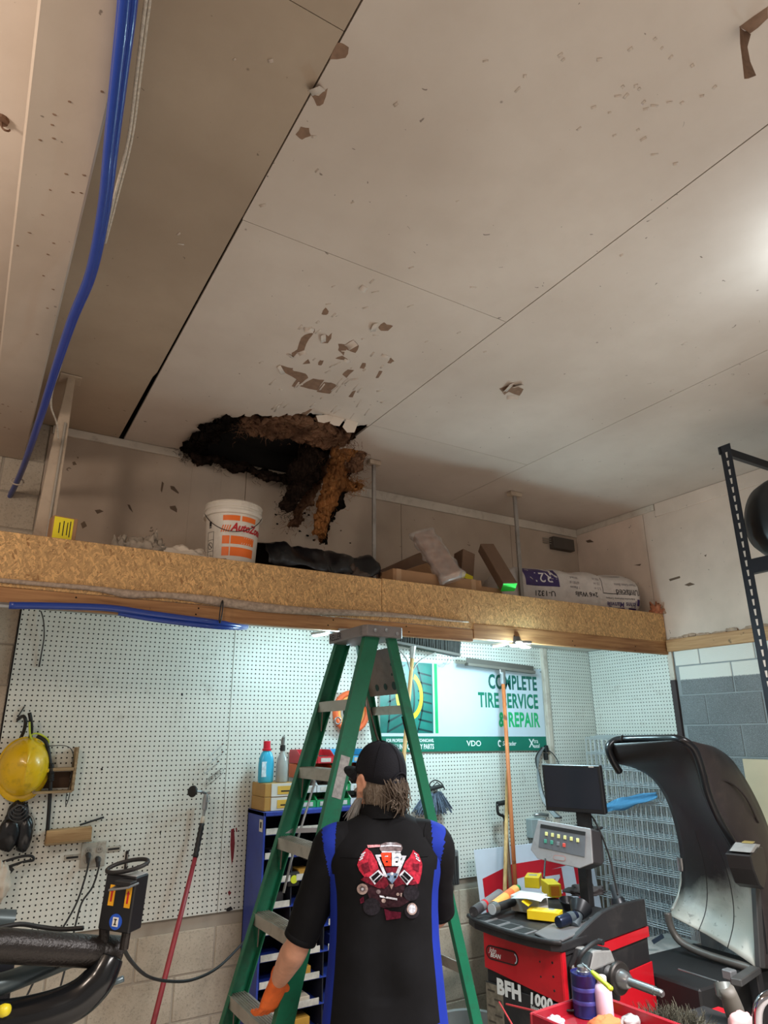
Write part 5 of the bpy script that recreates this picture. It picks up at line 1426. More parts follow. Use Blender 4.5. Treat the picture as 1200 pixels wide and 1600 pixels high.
# detergent bottle
DET = mat('detergent_blue', (60, 176, 214), .25, var=.05); CAPR = mat('cap_red', (206, 24, 48), .35)
p = at(415, 1212, Y=3.82)
db = thing('detergent_bottle', 'light blue detergent bottle with red cap on the gold boxes', 'bottle', (p.x, 3.82, zt))
rings = []
for z, rx, ry in ((0, .040, .026), (.004, .043, .029), (.05, .044, .030), (.10, .044, .030), (.13, .040, .028), (.155, .030, .024), (.165, .022, .020), (.17, .020, .019)):
    rings.append([V((p.x + rx * math.copysign(abs(math.cos(a)) ** .8, math.cos(a)), 3.82 + ry * math.copysign(abs(math.sin(a)) ** .8, math.sin(a)), zt + z)) for a in [i * 2 * PI / 28 for i in range(28)]])
MB().loft(rings).build('body', DET, db, smooth=50)
MB().lathe([(0, 0), (.026, 0), (.026, .010), (.021, .012), (.020, .05), (.018, .052), (0, .052)], (p.x, 3.82, zt + .168), seg=24).build('cap', CAPR, db, smooth=35)
g = [[V((p.x - .036 + .03 * i / 5, 3.82 - .0285 - .0012 * math.sin(PI * i / 5), zt + .03 + .08 * j / 5)) for j in range(6)] for i in range(6)]
MB().sheet(g, .001).build('label', mat('bottle_label', (206, 226, 236), .4, var=.2, vs=60, dirt=(60, 70, 140), ds=40), db)
# spray bottle
p = at(440, 1212, Y=3.80)
sb = thing('spray_bottle', 'clear spray bottle with grey nozzle on the gold boxes', 'bottle', (p.x, 3.80, zt))
MB().lathe([(0, 0), (.031, 0), (.034, .006), (.034, .09), (.028, .125), (.015, .15), (.012, .165), (.012, .18)], (p.x, 3.80, zt), seg=24).build('body', mat('clear_plastic', (206, 212, 210), .15, trans=.55), sb, smooth=40)
MB().lathe([(.0, .165), (.015, .165), (.015, .195), (.010, .198), (0, .198)], (p.x, 3.80, zt), seg=18).build('collar', RUB, sb, smooth=35)
MB().tube([(p.x, 3.80, zt + .195), (p.x, 3.80, zt + .225), (p.x - .002, 3.785, zt + .242)], [.010, .012, .008], 12).build('nozzle', mat('nozzle_grey', (110, 110, 108), .4), sb, smooth=40)
# stacked plastic bins rack on the cabinet
def bin_(label, x, z, m, w=.105, h=.075):
    t = thing('parts_bin', label, 'bin', (x, 3.86, z), 'stacked parts bins')
    y0, y1 = 3.80, 3.95
    F_ = Matrix.Translation((x, 0, z))
    for sx in (-1, 1):
        MB(F_).prism([(y0, 0), (y1, 0), (y1, h), (y0 + .05, h), (y0 - .012, h * .5)], .004, Matrix(((0, 0, 1, sx * w / 2 - .002), (1, 0, 0, 0), (0, 1, 0, 0), (0, 0, 0, 1)))).build('side', m, t)
    MB(F_).box((0, (y0 + y1) / 2, .002), (w, y1 - y0, .004)).build('base', m, t)
    MB(F_).box((0, y1, h / 2), (w, .004, h)).build('back', m, t)
    MB(F_).box((0, y0 - .006, h * .24), (w, .004, h * .5)).build('front_lip', m, t)
    MB(F_).box((0, y0 - .009, h * .22), (w * .62, .002, h * .3)).build('label_card', LABW, t)
    MB(F_).box((0, (y0 + y1) / 2 + .02, h * .3), (w * .8, .09, h * .45)).build('contents', mat('bin_contents', (70, 66, 62), .7, var=.5, vs=60), t)
RB = mat('bin_red', (200, 44, 56), .4); OB = mat('bin_orange', (232, 104, 36), .4); GB = mat('bin_green', (34, 140, 82), .4); WB = mat('bin_white', (200, 206, 206), .4); LB = mat('bin_blue', (60, 160, 214), .4)
zc = ct + .001
grid_ = [(GB, 'green', WB, 'white'), ]
rowsm = [[('green', GB), ('green', GB), ('green', GB), ('white', WB)], [('white', WB), ('white', WB), ('green', GB), ('white', WB)], [('orange', OB), ('orange', OB), ('green', GB), ('orange', OB)], [('red', RB), ('red', RB), ('blue', LB), ('blue', LB)]]
ordn = ('first', 'second', 'third', 'fourth'); rown = ('bottom', 'second', 'third', 'top')
for r_ in range(4):
    for c_ in range(4):
        nm, m_ = rowsm[r_][c_]
        bin_('%s parts bin, %s from the left in the %s row on the cabinet' % (nm, ordn[c_], rown[r_]), 1.775 + .111 * c_, zc + r_ * .0785, m_)
# white jug with red base near the man's cheek
p = at(545, 1240, Y=3.76)
jg = thing('white_jug', 'white spray can with red band at the right end of the cabinet top', 'bottle', (2.19, 3.76, ct))
MB().lathe([(0, 0), (.033, 0), (.034, .004), (.034, .025), (0, .025)], (2.19, 3.755, ct + .001), seg=24).build('red_band', CAPR, jg, smooth=35)
MB().lathe([(0, .025), (.0335, .025), (.0335, .13), (.024, .15), (.012, .155), (.012, .175), (0, .175)], (2.19, 3.755, ct + .001), seg=24).build('body', GWH, jg, smooth=35)
# ------------------------------------------------------------------ stepladder
LG = mat('ladder_green', (14, 104, 74), .45, var=.1, vs=9, dirt=(40, 62, 50), ds=18, damt=.5, bump=.1)
LGR = mat('ladder_cap_grey', (128, 124, 124), .5, .2, var=.1, dirt=(80, 76, 74))
LAL = mat('step_alu', (176, 172, 164), .38, .65, var=.12, dirt=(110, 100, 88), damt=.5)
RUS = mat('bracket_taupe', (120, 104, 96), .55, .3, var=.2, dirt=(84, 66, 58))
ld = thing('step_ladder', 'tall green fibreglass step ladder standing behind the man', 'ladder', (1.6, 2.89, 0))
Ft, Fb = V((1.593, 3.054, 2.25)), V((.945, 3.196, 0.0)); Nt, Nb = V((1.588, 2.729, 2.25)), V((.936, 2.608, 0.0))
Rt, Rb = V((1.691, 2.727, 2.25)), V((2.206, 2.632, 0.0)); Bt, Bb = V((1.696, 3.052, 2.25)), V((2.214, 3.131, 0.0))
def rail(name, a, b_, w, fl, inward, foot=True):
    t = (b_ - a).normalized(); sd = V((0, inward, 0)); sd = (sd - t * sd.dot(t)).normalized(); nn_ = t.cross(sd)
    mb = MB(); mb.bar(a, b_, w, .005, sd)
    for s in (-1, 1): mb.bar(a + nn_ * s * (w / 2 - .0025) + sd * fl / 2, b_ + nn_ * s * (w / 2 - .0025) + sd * fl / 2, .005, fl, sd)
    o = mb.build(name, LG, ld, bevel=.0012)
    if foot:
        MB().bar(b_ + V((0, 0, .05)) + sd * fl / 2, b_ + V((0, 0, .0)) + sd * fl / 2, w * 1.1, fl * 1.2, sd).build('rubber_foot', RUB, o)
    return o
rF = rail('front_rail', Ft, Fb, .076, .030, -1)
rN = rail('front_rail', Nt, Nb, .076, .030, 1)
rail('rear_rail', Rt, Rb, .046, .024, 1); rail('rear_rail', Bt, Bb, .046, .024, -1)
# grey sticker on the near front rail
t = (Nb - Nt).normalized(); s0 = Nt + t * .55 + V((0, -.0035, 0))
MB().bar(s0, s0 + t * .17, .045, .0015, V((0, 1, 0))).build('instruction_label', mat('label_greyed', (150, 148, 146), .5, var=.3, vs=60), rN)
# cap
capc = V((1.642, 2.891, 2.268))
mb = MB(); mb.prism([(-.10, -.195), (.085, -.195), (.105, -.17), (.105, .17), (.085, .195), (-.10, .195), (-.115, .17), (-.115, -.17)], .052, Matrix.Translation(capc - V((0, 0, .026))))
cp = mb.build('top_cap', LGR, ld, bevel=.005, seg=2)
for x, z in ((-.06, 0), (.0, .005), (.06, -.008)): MB().lathe([(0, 0), (.009, 0), (.009, .003), (0, .004)], capc + V((x, -.196, z)), (0, -1, 0), 12).build('rivet', STEEL, cp)
textpart('lettering', 'KELLER', frame(capc + V((-.1155, .16, -.014)), V((0, -1, 0)), V((0, 0, 1))), .042, INK, cp, .01, .9, 0, 'LEFT', .0008)
# steps and rear bars
for i in range(1, 8):
    f = .305 * i / (Ft - Fb).length
    a = Ft.lerp(Fb, f); b_ = Nt.lerp(Nb, f)
    st = MB().box(((a.x + b_.x) / 2 + .004, (a.y + b_.y) / 2, a.z - .002), (.078, abs(a.y - b_.y) - .012, .006))
    st.box(((a.x + b_.x) / 2 - .034, (a.y + b_.y) / 2, a.z - .022), (.004, abs(a.y - b_.y) - .012, .045))
    st.box(((a.x + b_.x) / 2 + .042, (a.y + b_.y) / 2, a.z - .015), (.004, abs(a.y - b_.y) - .012, .03))
    for k in range(6): st.box(((a.x + b_.x) / 2 - .024 + .011 * k, (a.y + b_.y) / 2, a.z + .002), (.004, abs(a.y - b_.y) - .012, .003))
    so = st.build('step', LAL, ld)
    for s, p in ((-1, a), (1, b_)):
        MB().bar(p + V((-.02, -.03 * -s * -1 if False else (.03 if s > 0 else -.03), -.045)), p + V((-.012, (.004 if s > 0 else -.004), -.13)), .004, .012).build('step_brace', RUS, so)
for z in (1.92, 1.40, .85, .35):
    f = (2.25 - z) / 2.25; a = Rt.lerp(Rb, f); b_ = Bt.lerp(Bb, f)
    MB().box(((a.x + b_.x) / 2, (a.y + b_.y) / 2, z), (.006, abs(a.y - b_.y), .04)).build('rear_bar', LAL, ld)
# rear top gusset plate with holes and spreader arms
f = .02; a = Rt.lerp(Rb, f); g1_ = Rt.lerp(Rb, .115)
mb = MB()
F = frame((a.x + .004, (Rt.y + Bt.y) / 2, a.z), V((0, 1, 0)), (g1_ - a).normalized())
Lg = (g1_ - a).length
mb.prism([(-.14, 0), (.14, 0), (.145, Lg), (-.145, Lg)], .004, F)
gp = mb.build('gusset_plate', RUS, ld)
for x, y, r_ in ((-.10, .27, .020), (-.02, .27, .016), (.06, .27, .016), (-.11, .12, .008), (-.10, .19, .007), (-.115, .06, .006)):
    for zz, di in ((-.0008, -1), (.0048, 1)):
        MB(F).lathe([(0, 0), (r_, 0), (r_, .0006 * di), (0, .0006 * di)], (x, y * Lg / .33, zz), (0, 0, 1), 16).build('hole', mat('hole_teal', (30, 60, 54), .8), gp)
for y0, y1, a, b_ in ((0, 0, Nt.lerp(Nb, .38), Rt.lerp(Rb, .38)), (0, 0, Ft.lerp(Fb, .38), Bt.lerp(Bb, .38))):
    mid = (a + b_) / 2 + V((0, 0, -.01))
    MB().bar(a, mid, .02, .004, V((0, 1, 0))).build('spreader_arm', STEEL, ld); MB().bar(mid, b_, .02, .004, V((0, 1, 0))).build('spreader_arm', STEEL, ld)
a = Bt.lerp(Bb, .10) + V((-.03, -.02, 0)); b_ = Bt.lerp(Bb, .34) + V((.0, -.03, 0))
MB().tube([a, a.lerp(b_, .4) + V((.01, 0, 0)), a.lerp(b_, .6) + V((.03, 0, 0)), b_], .010, 6, flat=.4).build('rear_brace', RUS, ld)
a = Rt.lerp(Rb, .16) + V((-.02, .02, 0)); b_ = Rt.lerp(Rb, .38) + V((-.005, .01, 0))
MB().bar(a, b_, .022, .004, V((0, 1, 0))).build('rear_brace', mat('dark_metal', (44, 42, 42)), ld)
# thin steel rod running down behind the steps
a = at(490, 1200, Y=3.2); b_ = at(470, 1320, Y=3.15)
MB().tube([at(488, 1190, Y=3.2), at(492, 1222, Y=3.2), at(480, 1262, Y=3.18), at(455, 1345, Y=3.14), at(443, 1395, Y=3.12)], .006, 8).build('stay_rod', STEEL, ld, smooth=True)
# ------------------------------------------------------------------ wheel balancer
BRED = mat('machine_red', (196, 22, 36), .35, var=.06, dirt=(110, 16, 24), damt=.3, coat=.2)
BBLK = mat('machine_black', (34, 33, 35), .55, var=.15, dirt=(70, 66, 64), damt=.4)
BGRY = mat('tray_grey', (104, 104, 106), .5, var=.15, dirt=(120, 114, 108), damt=.45)
BLGT = mat('cover_grey', (150, 150, 148), .5, var=.1, dirt=(100, 96, 92))
FBL = frame((2.515, 2.614, 0), 10.5)
bl = thing('wheel_balancer', 'red and black wheel balancer with cluttered tool tray', 'wheel balancer', (2.85, 2.9, 0))
W_, D_ = .46, .78
MB(FBL).box((D_ / 2 + .003, W_ / 2, .43), (D_ - .006, W_ - .008, .86)).build('cabinet_body', BBLK, bl, bevel=.006)
fp = MB(FBL).prism([(0, .654), (W_, .708), (W_, .862), (0, .862)], .008, Matrix(((0, 0, 1, -.005), (1, 0, 0, 0), (0, 1, 0, 0), (0, 0, 0, 1)))).build('front_panel', BRED, bl, bevel=.002)
MB(FBL).box((-.001, W_ / 2, .325), (.006, W_, .65)).build('lower_front_panel', BBLK, bl, bevel=.002)
MB(FBL).box((.012, -.002, .755), (.03, .006, .21)).build('front_panel_return', BRED, bl, bevel=.002)
# tyre print on the lower panel
TYP = mat('tyre_print', (120, 112, 98), .6, var=.4, vs=40)
MB(FBL).box((-.0045, .405, .40), (.0012, .105, .49)).build('tyre_print', TYP, bl)
for k in range(14): MB(FBL).box((-.0055, .405 + (.02 if k % 2 else -.02), .20 + k * .032), (.0008, .045, .008)).build('tyre_print_groove', mat('print_groove', (70, 64, 56), .6), bl)
FT = FBL @ Matrix(((0, 0, -1, -.0046), (-1, 0, 0, 0), (0, 1, 0, 0), (0, 0, 0, 1)))     # text frame: x runs to -y local, y up, z out of the front
def btx(s, y, z, size, m, bold, sx, shear=0, space=1.0, lift=.0008, name='lettering'):
    return textpart(name, s, FT @ Matrix.Translation((-y, z, 0)), size, m, bl, bold, sx, shear, 'LEFT', lift, space)
btx('BFH', .388, .616, .086, TW, .055, .93, .0, 1.08)
btx('1000', .198, .620, .062, TW, .05, .98, .12, 1.1)
btx('Balance Force', .190, .600, .020, TW, .01, .8, .1)
# maker's badge
def stadium(w, h, n=10):
    r = h / 2
    return [(w / 2 - r + r * math.cos(a), r * math.sin(a)) for a in [-PI / 2 + PI * i / n for i in range(n + 1)]] + [(-w / 2 + r + r * math.cos(a), r * math.sin(a)) for a in [PI / 2 + PI * i / n for i in range(n + 1)]]
FBG = FT @ Matrix.Translation((-.345, .782, .001)) @ Matrix.Rotation(math.radians(1), 4, 'Z')
bd_ = MB(FBG).prism(stadium(.20, .062), .002).build('badge', INK, fp)
MB(FBG).prism(stadium(.188, .050), .001, Matrix.Translation((0, 0, .0018))).build('badge_field', mat('badge_red', (140, 18, 28), .35), fp)
textpart('lettering', 'John', FBG @ Matrix.Translation((-.078, .002, .003)), .030, TW, fp, .0, .8, .5)
textpart('lettering', 'BEAN', FBG @ Matrix.Translation((-.072, -.018, .003)), .027, TW, fp, .02, .95, .25)
MB(FBG).prism(arc(.078, 0, .012, .016, -1.4, 1.4), .001, Matrix.Translation((0, 0, .0026))).build('badge_mark', SBL, fp)
for z in (.70, .755, .81): MB(FBL).lathe([(0, 0), (.006, 0), (.005, .002), (0, .002)], (-.004, .05, z), (-1, 0, 0), 10).build('bolt_hole', INK, fp)
for y, z in ((.12, .74), (.12, .80)): MB(FBL).lathe([(0, 0), (.005, 0), (.004, .002), (0, .002)], (-.004, y, z), (-1, 0, 0), 10).build('bolt_hole', INK, fp)
# right side panels
MB(FBL).box((.50, -.003, .815), (.56, .006, .045)).build('red_stripe', BRED, bl)
MB(FBL).box((.55, -.003, .57), (.46, .006, .22)).build('side_panel', BRED, bl, bevel=.002)
# arched grey fin over the right side
fin = [(.0, .86), (.06, .885), (.14, .905), (.24, .935), (.36, .965), (.50, .975), (.78, .965), (.78, .84), (.0, .84)]
MB(FBL).prism(fin, .03, Matrix(((1, 0, 0, 0), (0, 0, -1, .026), (0, 1, 0, 0), (0, 0, 0, 1)))).build('side_fin', BBLK, bl, bevel=.004)
# tray with pockets
tr = [(.045, .60), (.0, .52), (-.028, .40), (-.047, .26), (-.05, .135), (-.035, .03), (-.008, -.012), (.20, -.012), (.30, .03), (.72, .03), (.74, .58)]
MB(FBL).prism(tr, .035, Matrix.Translation((0, 0, .862))).build('tray', BBLK, bl, bevel=.006, seg=2)
rim = [V((x, y, .902)) for x, y in tr[:7]]
MB(FBL).tube([r for r in rim], .011, 8, smooth=3).build('tray_rim', BBLK, bl, smooth=True)
MB(FBL).prism([(.02, .0), (.26, .03), (.40, .10), (.22, .20), (.02, .16), (-.02, .06)], .010, Matrix.Translation((0, 0, .8975))).build('tray_surface', BGRY, bl, bevel=.003)
for k in range(4):
    y0 = .19 + k * .092; x0 = -.018 + .012 * k
    MB(FBL).box((x0 + .05, y0 + .04, .8985), (.105, .084, .006)).build('pocket_rim', BGRY, bl, bevel=.002)
    MB(FBL).box((x0 + .05, y0 + .04, .9018), (.083, .062, .0012)).build('pocket', mat('pocket_dark', (22, 22, 23), .6), bl)
for k in range(3):
    MB(FBL).box((.50 + .07 * k, .10, .8985), (.06, .10, .006)).build('pocket_rim', BGRY, bl, bevel=.002)
    MB(FBL).box((.50 + .07 * k, .10, .9018), (.046, .08, .0012)).build('pocket', MATS['pocket_dark'], bl)
# spindle cover, flange and shaft
mb = MB(FBL)
mb.prism([(.04, .63), (.30, .63), (.30, .80), (.24, .855), (.10, .86), (.04, .80)], .10, Matrix(((1, 0, 0, 0), (0, 0, -1, .0), (0, 1, 0, 0), (0, 0, 0, 1))))
mb.build('spindle_housing', BBLK, bl, bevel=.012, seg=2)
MB(FBL).prism([(.05, .79), (.28, .79), (.25, .845), (.11, .865)], .104, Matrix(((1, 0, 0, 0), (0, 0, -1, .002), (0, 1, 0, 0), (0, 0, 0, 1)))).build('spindle_cover', BLGT, bl, bevel=.008, seg=2)
MB(FBL).tube([(.03, -.05, .80), (.035, -.085, .865), (.12, -.10, .895), (.19, -.09, .885)], .010, 10, smooth=4).build('cover_handle', BBLK, bl, smooth=True)
for q in ((.03, -.05, .80), (.19, -.09, .885)): MB(FBL).lathe([(0, -.012), (.013, -.012), (.013, .012), (0, .012)], q, (0, 1, 0), 14).build('handle_knob', BLGT if q[0] < .1 else BBLK, bl, smooth=35)
MB(FBL).box((.045, -.102, .655), (.022, .003, .028)).build('small_plate', GWH, bl)
s0 = V((2.735, 2.545, .757)); sd = V((.0, -1, 0))
MB().lathe([(0, 0), (.036, 0), (.036, .03), (.034, .045), (.03, .05), (0, .05)], s0, sd, 28).build('hub', STEEL, bl, smooth=30)
MB().lathe([(0, .048), (.062, .048), (.066, .052), (.066, .066), (.060, .071), (.02, .071)], s0, sd, 36).build('flange', mat('flange_dark', (62, 58, 56), .4, .6), bl, smooth=30)
MB().lathe([(.0, .07), (.040, .07), (.034, .10), (.026, .115), (.018, .118), (.018, .25), (.015, .252), (.015, .285), (.010, .292), (0, .292)], s0, sd, 28).build('shaft', STEEL, bl, smooth=30)
# console post
MB(FBL).box((.70, .30, 1.05), (.05, .06, .36)).build('console_post', BBLK, bl, bevel=.004)
def onp(x, y, P, n):
    r = RGT * ((x - 600) / FPX) - UPV * ((y - 800) / FPX) + FWD
    return EYE + r * ((P - EYE).dot(n) / r.dot(n))
hx = V((.27, -.963, 0)).normalized(); up = V((.20, .05, .98)); up = (up - hx * up.dot(hx)).normalized(); nc = hx.cross(up).normalized()
PC = at(885, 1315, d=3.66)
def z5(x, y): return (820 + x * 160 / 1113.0, 1170 + y * 160 / 1113.0)
FC = frame(PC, hx, up)
FCI = FC.inverted()
def loc2(pts, P=PC, n=nc, FI=FCI): return [tuple((FI @ onp(*z5(*p), P, n)).xy) for p in pts]
con = thing('console', 'grey control console with coloured buttons on the balancer post', 'control panel', tuple(PC + V((0, 0, -.1))))
face = loc2(((150, 770), (720, 870), (745, 1245), (600, 1300), (145, 1195), (70, 1095)))
CG = mat('console_grey', (150, 150, 152), .45, var=.08, dirt=(110, 106, 104))
sh_ = 1 if FC.to_3x3().col[2].dot(EYE - PC) > 0 else -1
def outz(k): return Matrix.Translation((0, 0, k * sh_))
back = [(x * .92, y * .8 - .0) for x, y in face]
mbc = MB(FC); n = len(face)
mbc.loft([[V((x, y, 0)) for x, y in face], [V((x, y, -.10 * sh_)) for x, y in face], [V((x, y, -.15 * sh_)) for x, y in back]])
mbc.build('housing', mat('console_dark', (58, 56, 58), .5), con, bevel=.006)
MB(FC).prism([(x * 1.005, y * 1.005) for x, y in face], .006 * sh_, outz(.001)).build('face_plate', CG, con, bevel=.003)
kp = loc2(((185, 820), (670, 905), (660, 1180), (160, 1070)))
kpo = MB(FC).prism(kp, .003 * sh_, outz(.0075)).build('keypad', mat('keypad_grey', (98, 102, 108), .4), con, bevel=.001)
dk = loc2(((185, 820), (670, 905), (668, 945), (180, 860)))
MB(FC).prism(dk, .001 * sh_, outz(.0108)).build('display_strip', INK, kpo)
for i, (x, y) in enumerate(((248, 928), (314, 940), (380, 955), (449, 967), (518, 982), (588, 998), (238, 1008), (306, 1020), (376, 1035), (440, 1050))):
    c = loc2(((x, y),))[0]; m_ = (mat('btn_cream', (224, 222, 150), .4) if i < 6 else mat('btn_green', (70, 150, 130), .4) if i < 8 else mat('btn_grey', (120, 124, 128), .4) if i == 8 else mat('btn_red', (216, 80, 70), .4))
    MB(FC).box((c[0], c[1], .0135 * sh_), (.017, .020, .006)).build('button', m_, kpo, bevel=.002)
lg = loc2(((385, 1190),))[0]
MB(FC).prism([(x + lg[0], y + lg[1]) for x, y in stadium(.075, .026)], .001 * sh_, outz(.0075)).build('badge', mat('badge_pale', (172, 120, 116), .5), con)
MB(FC).prism([(x + lg[0], y + lg[1]) for x, y in stadium(.067, .019)], .001 * sh_, outz(.0082)).build('badge_field', CG, con)
# monitor
hm_ = (at(936.5, 1199.5, d=3.68) - at(845, 1191, d=3.90)); hm_.z = 0; hm_.normalize()
upm = V((-.06, 0.0, 1)); upm = (upm - hm_ * upm.dot(hm_)).normalized(); nm_ = hm_.cross(upm)
PM = at(895, 1232, d=3.78); FM = frame(PM, hm_, upm); FMI = FM.inverted()
sm = 1 if FM.to_3x3().col[2].dot(EYE - PM) > 0 else -1
def lm(pts): return [tuple((FMI @ onp(*z5(*p), PM, nm_)).xy) for p in pts]
mo = thing('monitor', 'flat black computer monitor above the balancer console', 'monitor', tuple(PM + V((0, 0, -.2))))
q = lm(((175, 145), (810, 205), (885, 750), (230, 640)))
x0_, x1_ = (q[0][0] + q[3][0]) / 2, (q[1][0] + q[2][0]) / 2; y1_, y0_ = (q[0][1] + q[1][1]) / 2, (q[2][1] + q[3][1]) / 2
MB(FM).box(((x0_ + x1_) / 2, (y0_ + y1_) / 2, -.018 * sm), (x1_ - x0_, y1_ - y0_, .036)).build('bezel', mat('monitor_black', (30, 30, 33), .4), mo, bevel=.004)
MB(FM).box(((x0_ + x1_) / 2, (y0_ + y1_) / 2 + .004, .0006 * sm), (x1_ - x0_ - .03, y1_ - y0_ - .036, .001)).build('screen', mat('screen_dark', (34, 38, 48), .18, var=.03), mo)
MB(FM).box((x1_ - .05, y1_ - .008, .0006 * sm), (.03, .007, .001)).build('sticker', GWH, mo)
MB(FM).box(((x0_ + x1_) / 2, (y0_ + y1_) / 2, -.045 * sm), (.2, .2, .03)).build('rear_housing', BBLK, mo, bevel=.01)
MB(FM).box(((x0_ + x1_) / 2 + .03, y0_ - .035, -.045 * sm), (.085, .11, .02)).build('stand_neck', BBLK, mo, bevel=.003)
MB(FM).box(((x0_ + x1_) / 2 + .03, y0_ - .085, -.05 * sm), (.16, .012, .11)).build('stand_base', BBLK, mo, bevel=.003)
GCAB = mat('cable_grey', (112, 114, 116), .5)
cbn = thing('cable_bundle', 'grey cable bundle looping down left of the monitor', 'cable', tuple(at(846, 1180, Y=3.94)))
for k in range(4):
    MB().tube([at(850 - k, 1168, Y=3.93), at(842 - k * 1.6, 1185, Y=3.90), at(840 + k * 1.2, 1215, Y=3.7), at(846 + k * 1.5, 1245, Y=3.4), at(858 + 2 * k, 1266, Y=3.25), at(868 + 3 * k, 1278, Y=3.15)], .006, 6, smooth=5).build('cable', GCAB if k < 3 else RUB, cbn, smooth=True)
tag(MB().tube([at(852, 1170, Y=3.94), at(862, 1176, Y=3.9), at(870, 1186, Y=3.6), at(873, 1194, Y=3.3)], .004, 6, smooth=4).build('black_lead', RUB, None, smooth=True), 'thin black lead from the wall trim to the monitor top', 'cable')
tag(MB().tube([at(924, 1275, d=3.72), at(930, 1284, d=3.7), at(942, 1310, d=3.66), at(954, 1345, d=3.62), at(960, 1375, d=3.55), at(965, 1398, d=3.45)], .005, 8, smooth=5).build('console_lead', RUB, None, smooth=True), 'black lead running from the monitor down to the balancer tray', 'cable')
tag(MB().tube([at(852, 1342, d=3.55), at(851, 1356, d=3.5), at(850, 1372, d=3.4)], .005, 8, smooth=3).build('console_lead', RUB, None, smooth=True), 'short black lead below the console', 'cable')
eb = thing('electrical_box', 'pale grey electrical box on the pegboard left of the console', 'electrical box', tuple(pw(832, 1294)))
a = pw(821, 1279); b_ = pw(846, 1306)
MB().box(((a.x + b_.x) / 2, YP - .03, (a.z + b_.z) / 2), (b_.x - a.x, .06, a.z - b_.z)).build('box_body', mat('ebox_grey', (150, 162, 164), .5), eb, bevel=.004)
MB().tube([pw(836, 1274, .03), pw(845, 1272, .03), pw(856, 1274, .03)], .012, 10).build('conduit', STEEL, eb, smooth=True)
pg = thing('wall_plug', 'black plug in the outlet on the white trim above the monitor', 'plug', tuple(pw(852, 1176)))
MB().box(pw(853, 1170, .02), (.03, .03, .05)).build('plug_body', RUB, pg, bevel=.004); MB().box(pw(853, 1182, .02), (.025, .03, .05)).build('plug_body', RUB, pg, bevel=.004)

# ---- things lying on the balancer tray
def bw(x, y, z): return FBL @ V((x, y, z))
TZ = .903
def can_on(name, label, a, b_, r, m, parts, cat='can'):
    t = thing(name, label, cat, tuple(a))
    a = V(a); b_ = V(b_); ax = (b_ - a).normalized(); L = (b_ - a).length
    MB().lathe([(0, 0), (r * .9, 0), (r, .005), (r, L - .008), (r * .85, L), (0, L)], a, ax, 20).build('body', m, t, smooth=35)
    for (f0, f1, k, mm, nm) in parts: MB().lathe([(0, L * f0), (r * k, L * f0), (r * k, L * f1), (0, L * f1)], a, ax, 20).build(nm, mm, t, smooth=35)
    return t
def tray_px(x, y, Z): return at(x, y, Z=Z)
GT = mat('grease_grey', (112, 110, 112), .5)
can_on('grease_tube', 'grey grease tube with red band lying at the tray left corner', tray_px(740, 1425, .935), tray_px(781, 1396, .955), .024, GT, [(.0, .22, 1.06, mat('clear_cap', (60, 58, 62), .3), 'cap'), (.34, .40, 1.03, REDP, 'band'), (.96, 1.02, .8, mat('label_pinkish', (170, 110, 116), .5), 'end_cap')], 'grease tube')
can_on('spray_can', 'orange spray can lying beside the grease tube', tray_px(772, 1416, .945), tray_px(806, 1390, .965), .026, ORY, [(.0, .06, .96, STEEL, 'rim'), (.5, .75, 1.01, mat('reel_orange', (240, 110, 60)), 'band'), (.9, 1.1, .7, GB, 'cap')], 'spray can')
can_on('flashlight', 'black flashlight with wide silver lens on the tray', tray_px(770, 1420, .945), tray_px(803, 1409, .950), .020, RUB, [(-.04, .16, 1.45, STEEL, 'lens_ring'), (-.05, -.03, 1.3, mat('lens_pale', (200, 206, 210), .15), 'lens')], 'flashlight')
def tbox(name, label, px, py, Z, yaw, sz, m, marks=(), tilt=0, cat='box'):
    o_ = at(px, py, Z=Z); t = thing(name, label, cat, tuple(o_), None)
    F_ = frame(o_, yaw) @ Matrix.Rotation(math.radians(tilt), 4, 'Y')
    MB(F_).box((0, 0, sz[2] / 2), sz).build('carton', m, t, bevel=.002)
    for (c, s, mm) in marks: MB(F_).box(c, s).build('print_block', mm, t)
    return t, F_
YB_ = mat('box_yellow', (236, 200, 30), .5, var=.05); BRN = mat('box_brownside', (122, 92, 40), .7)
tbox('white_carton', 'white carton with a paper sheet on top in the middle of the tray', 828, 1422, .906, 25, (.13, .16, .075), GWH)
t_, F_ = tbox('yellow_box', 'open yellow parts box at the front of the tray', 852, 1436, .906, 32, (.085, .165, .042), YB_, [((0, .0, .0425), (.07, .12, .001), mat('yellow_pale', (240, 220, 90), .5)), ((.02, -.03, .0432), (.03, .03, .001), BLGT)])
MB(F_).prism([(-.042, .06), (.042, .06), (.04, .10), (-.04, .10)], .001, Matrix.Translation((0, .02, .03)) @ Matrix.Rotation(math.radians(28), 4, 'X')).build('flap', YB_, t_)
t_, F_ = tbox('yellow_box', 'yellow parts box with orange round logo further back on the tray', 862, 1398, .906, 62, (.16, .075, .07), YB_, [((0, -.038, .03), (.15, .001, .05), BRN), ((-.0805, 0, .035), (.001, .05, .05), mat('logo_orange', (226, 130, 30), .5))])
tbox('yellow_box', 'yellow parts box half under the paper sheet', 834, 1384, .906, 40, (.15, .09, .06), YB_, [((.0, .0, .0605), (.04, .05, .001), BLGT)])
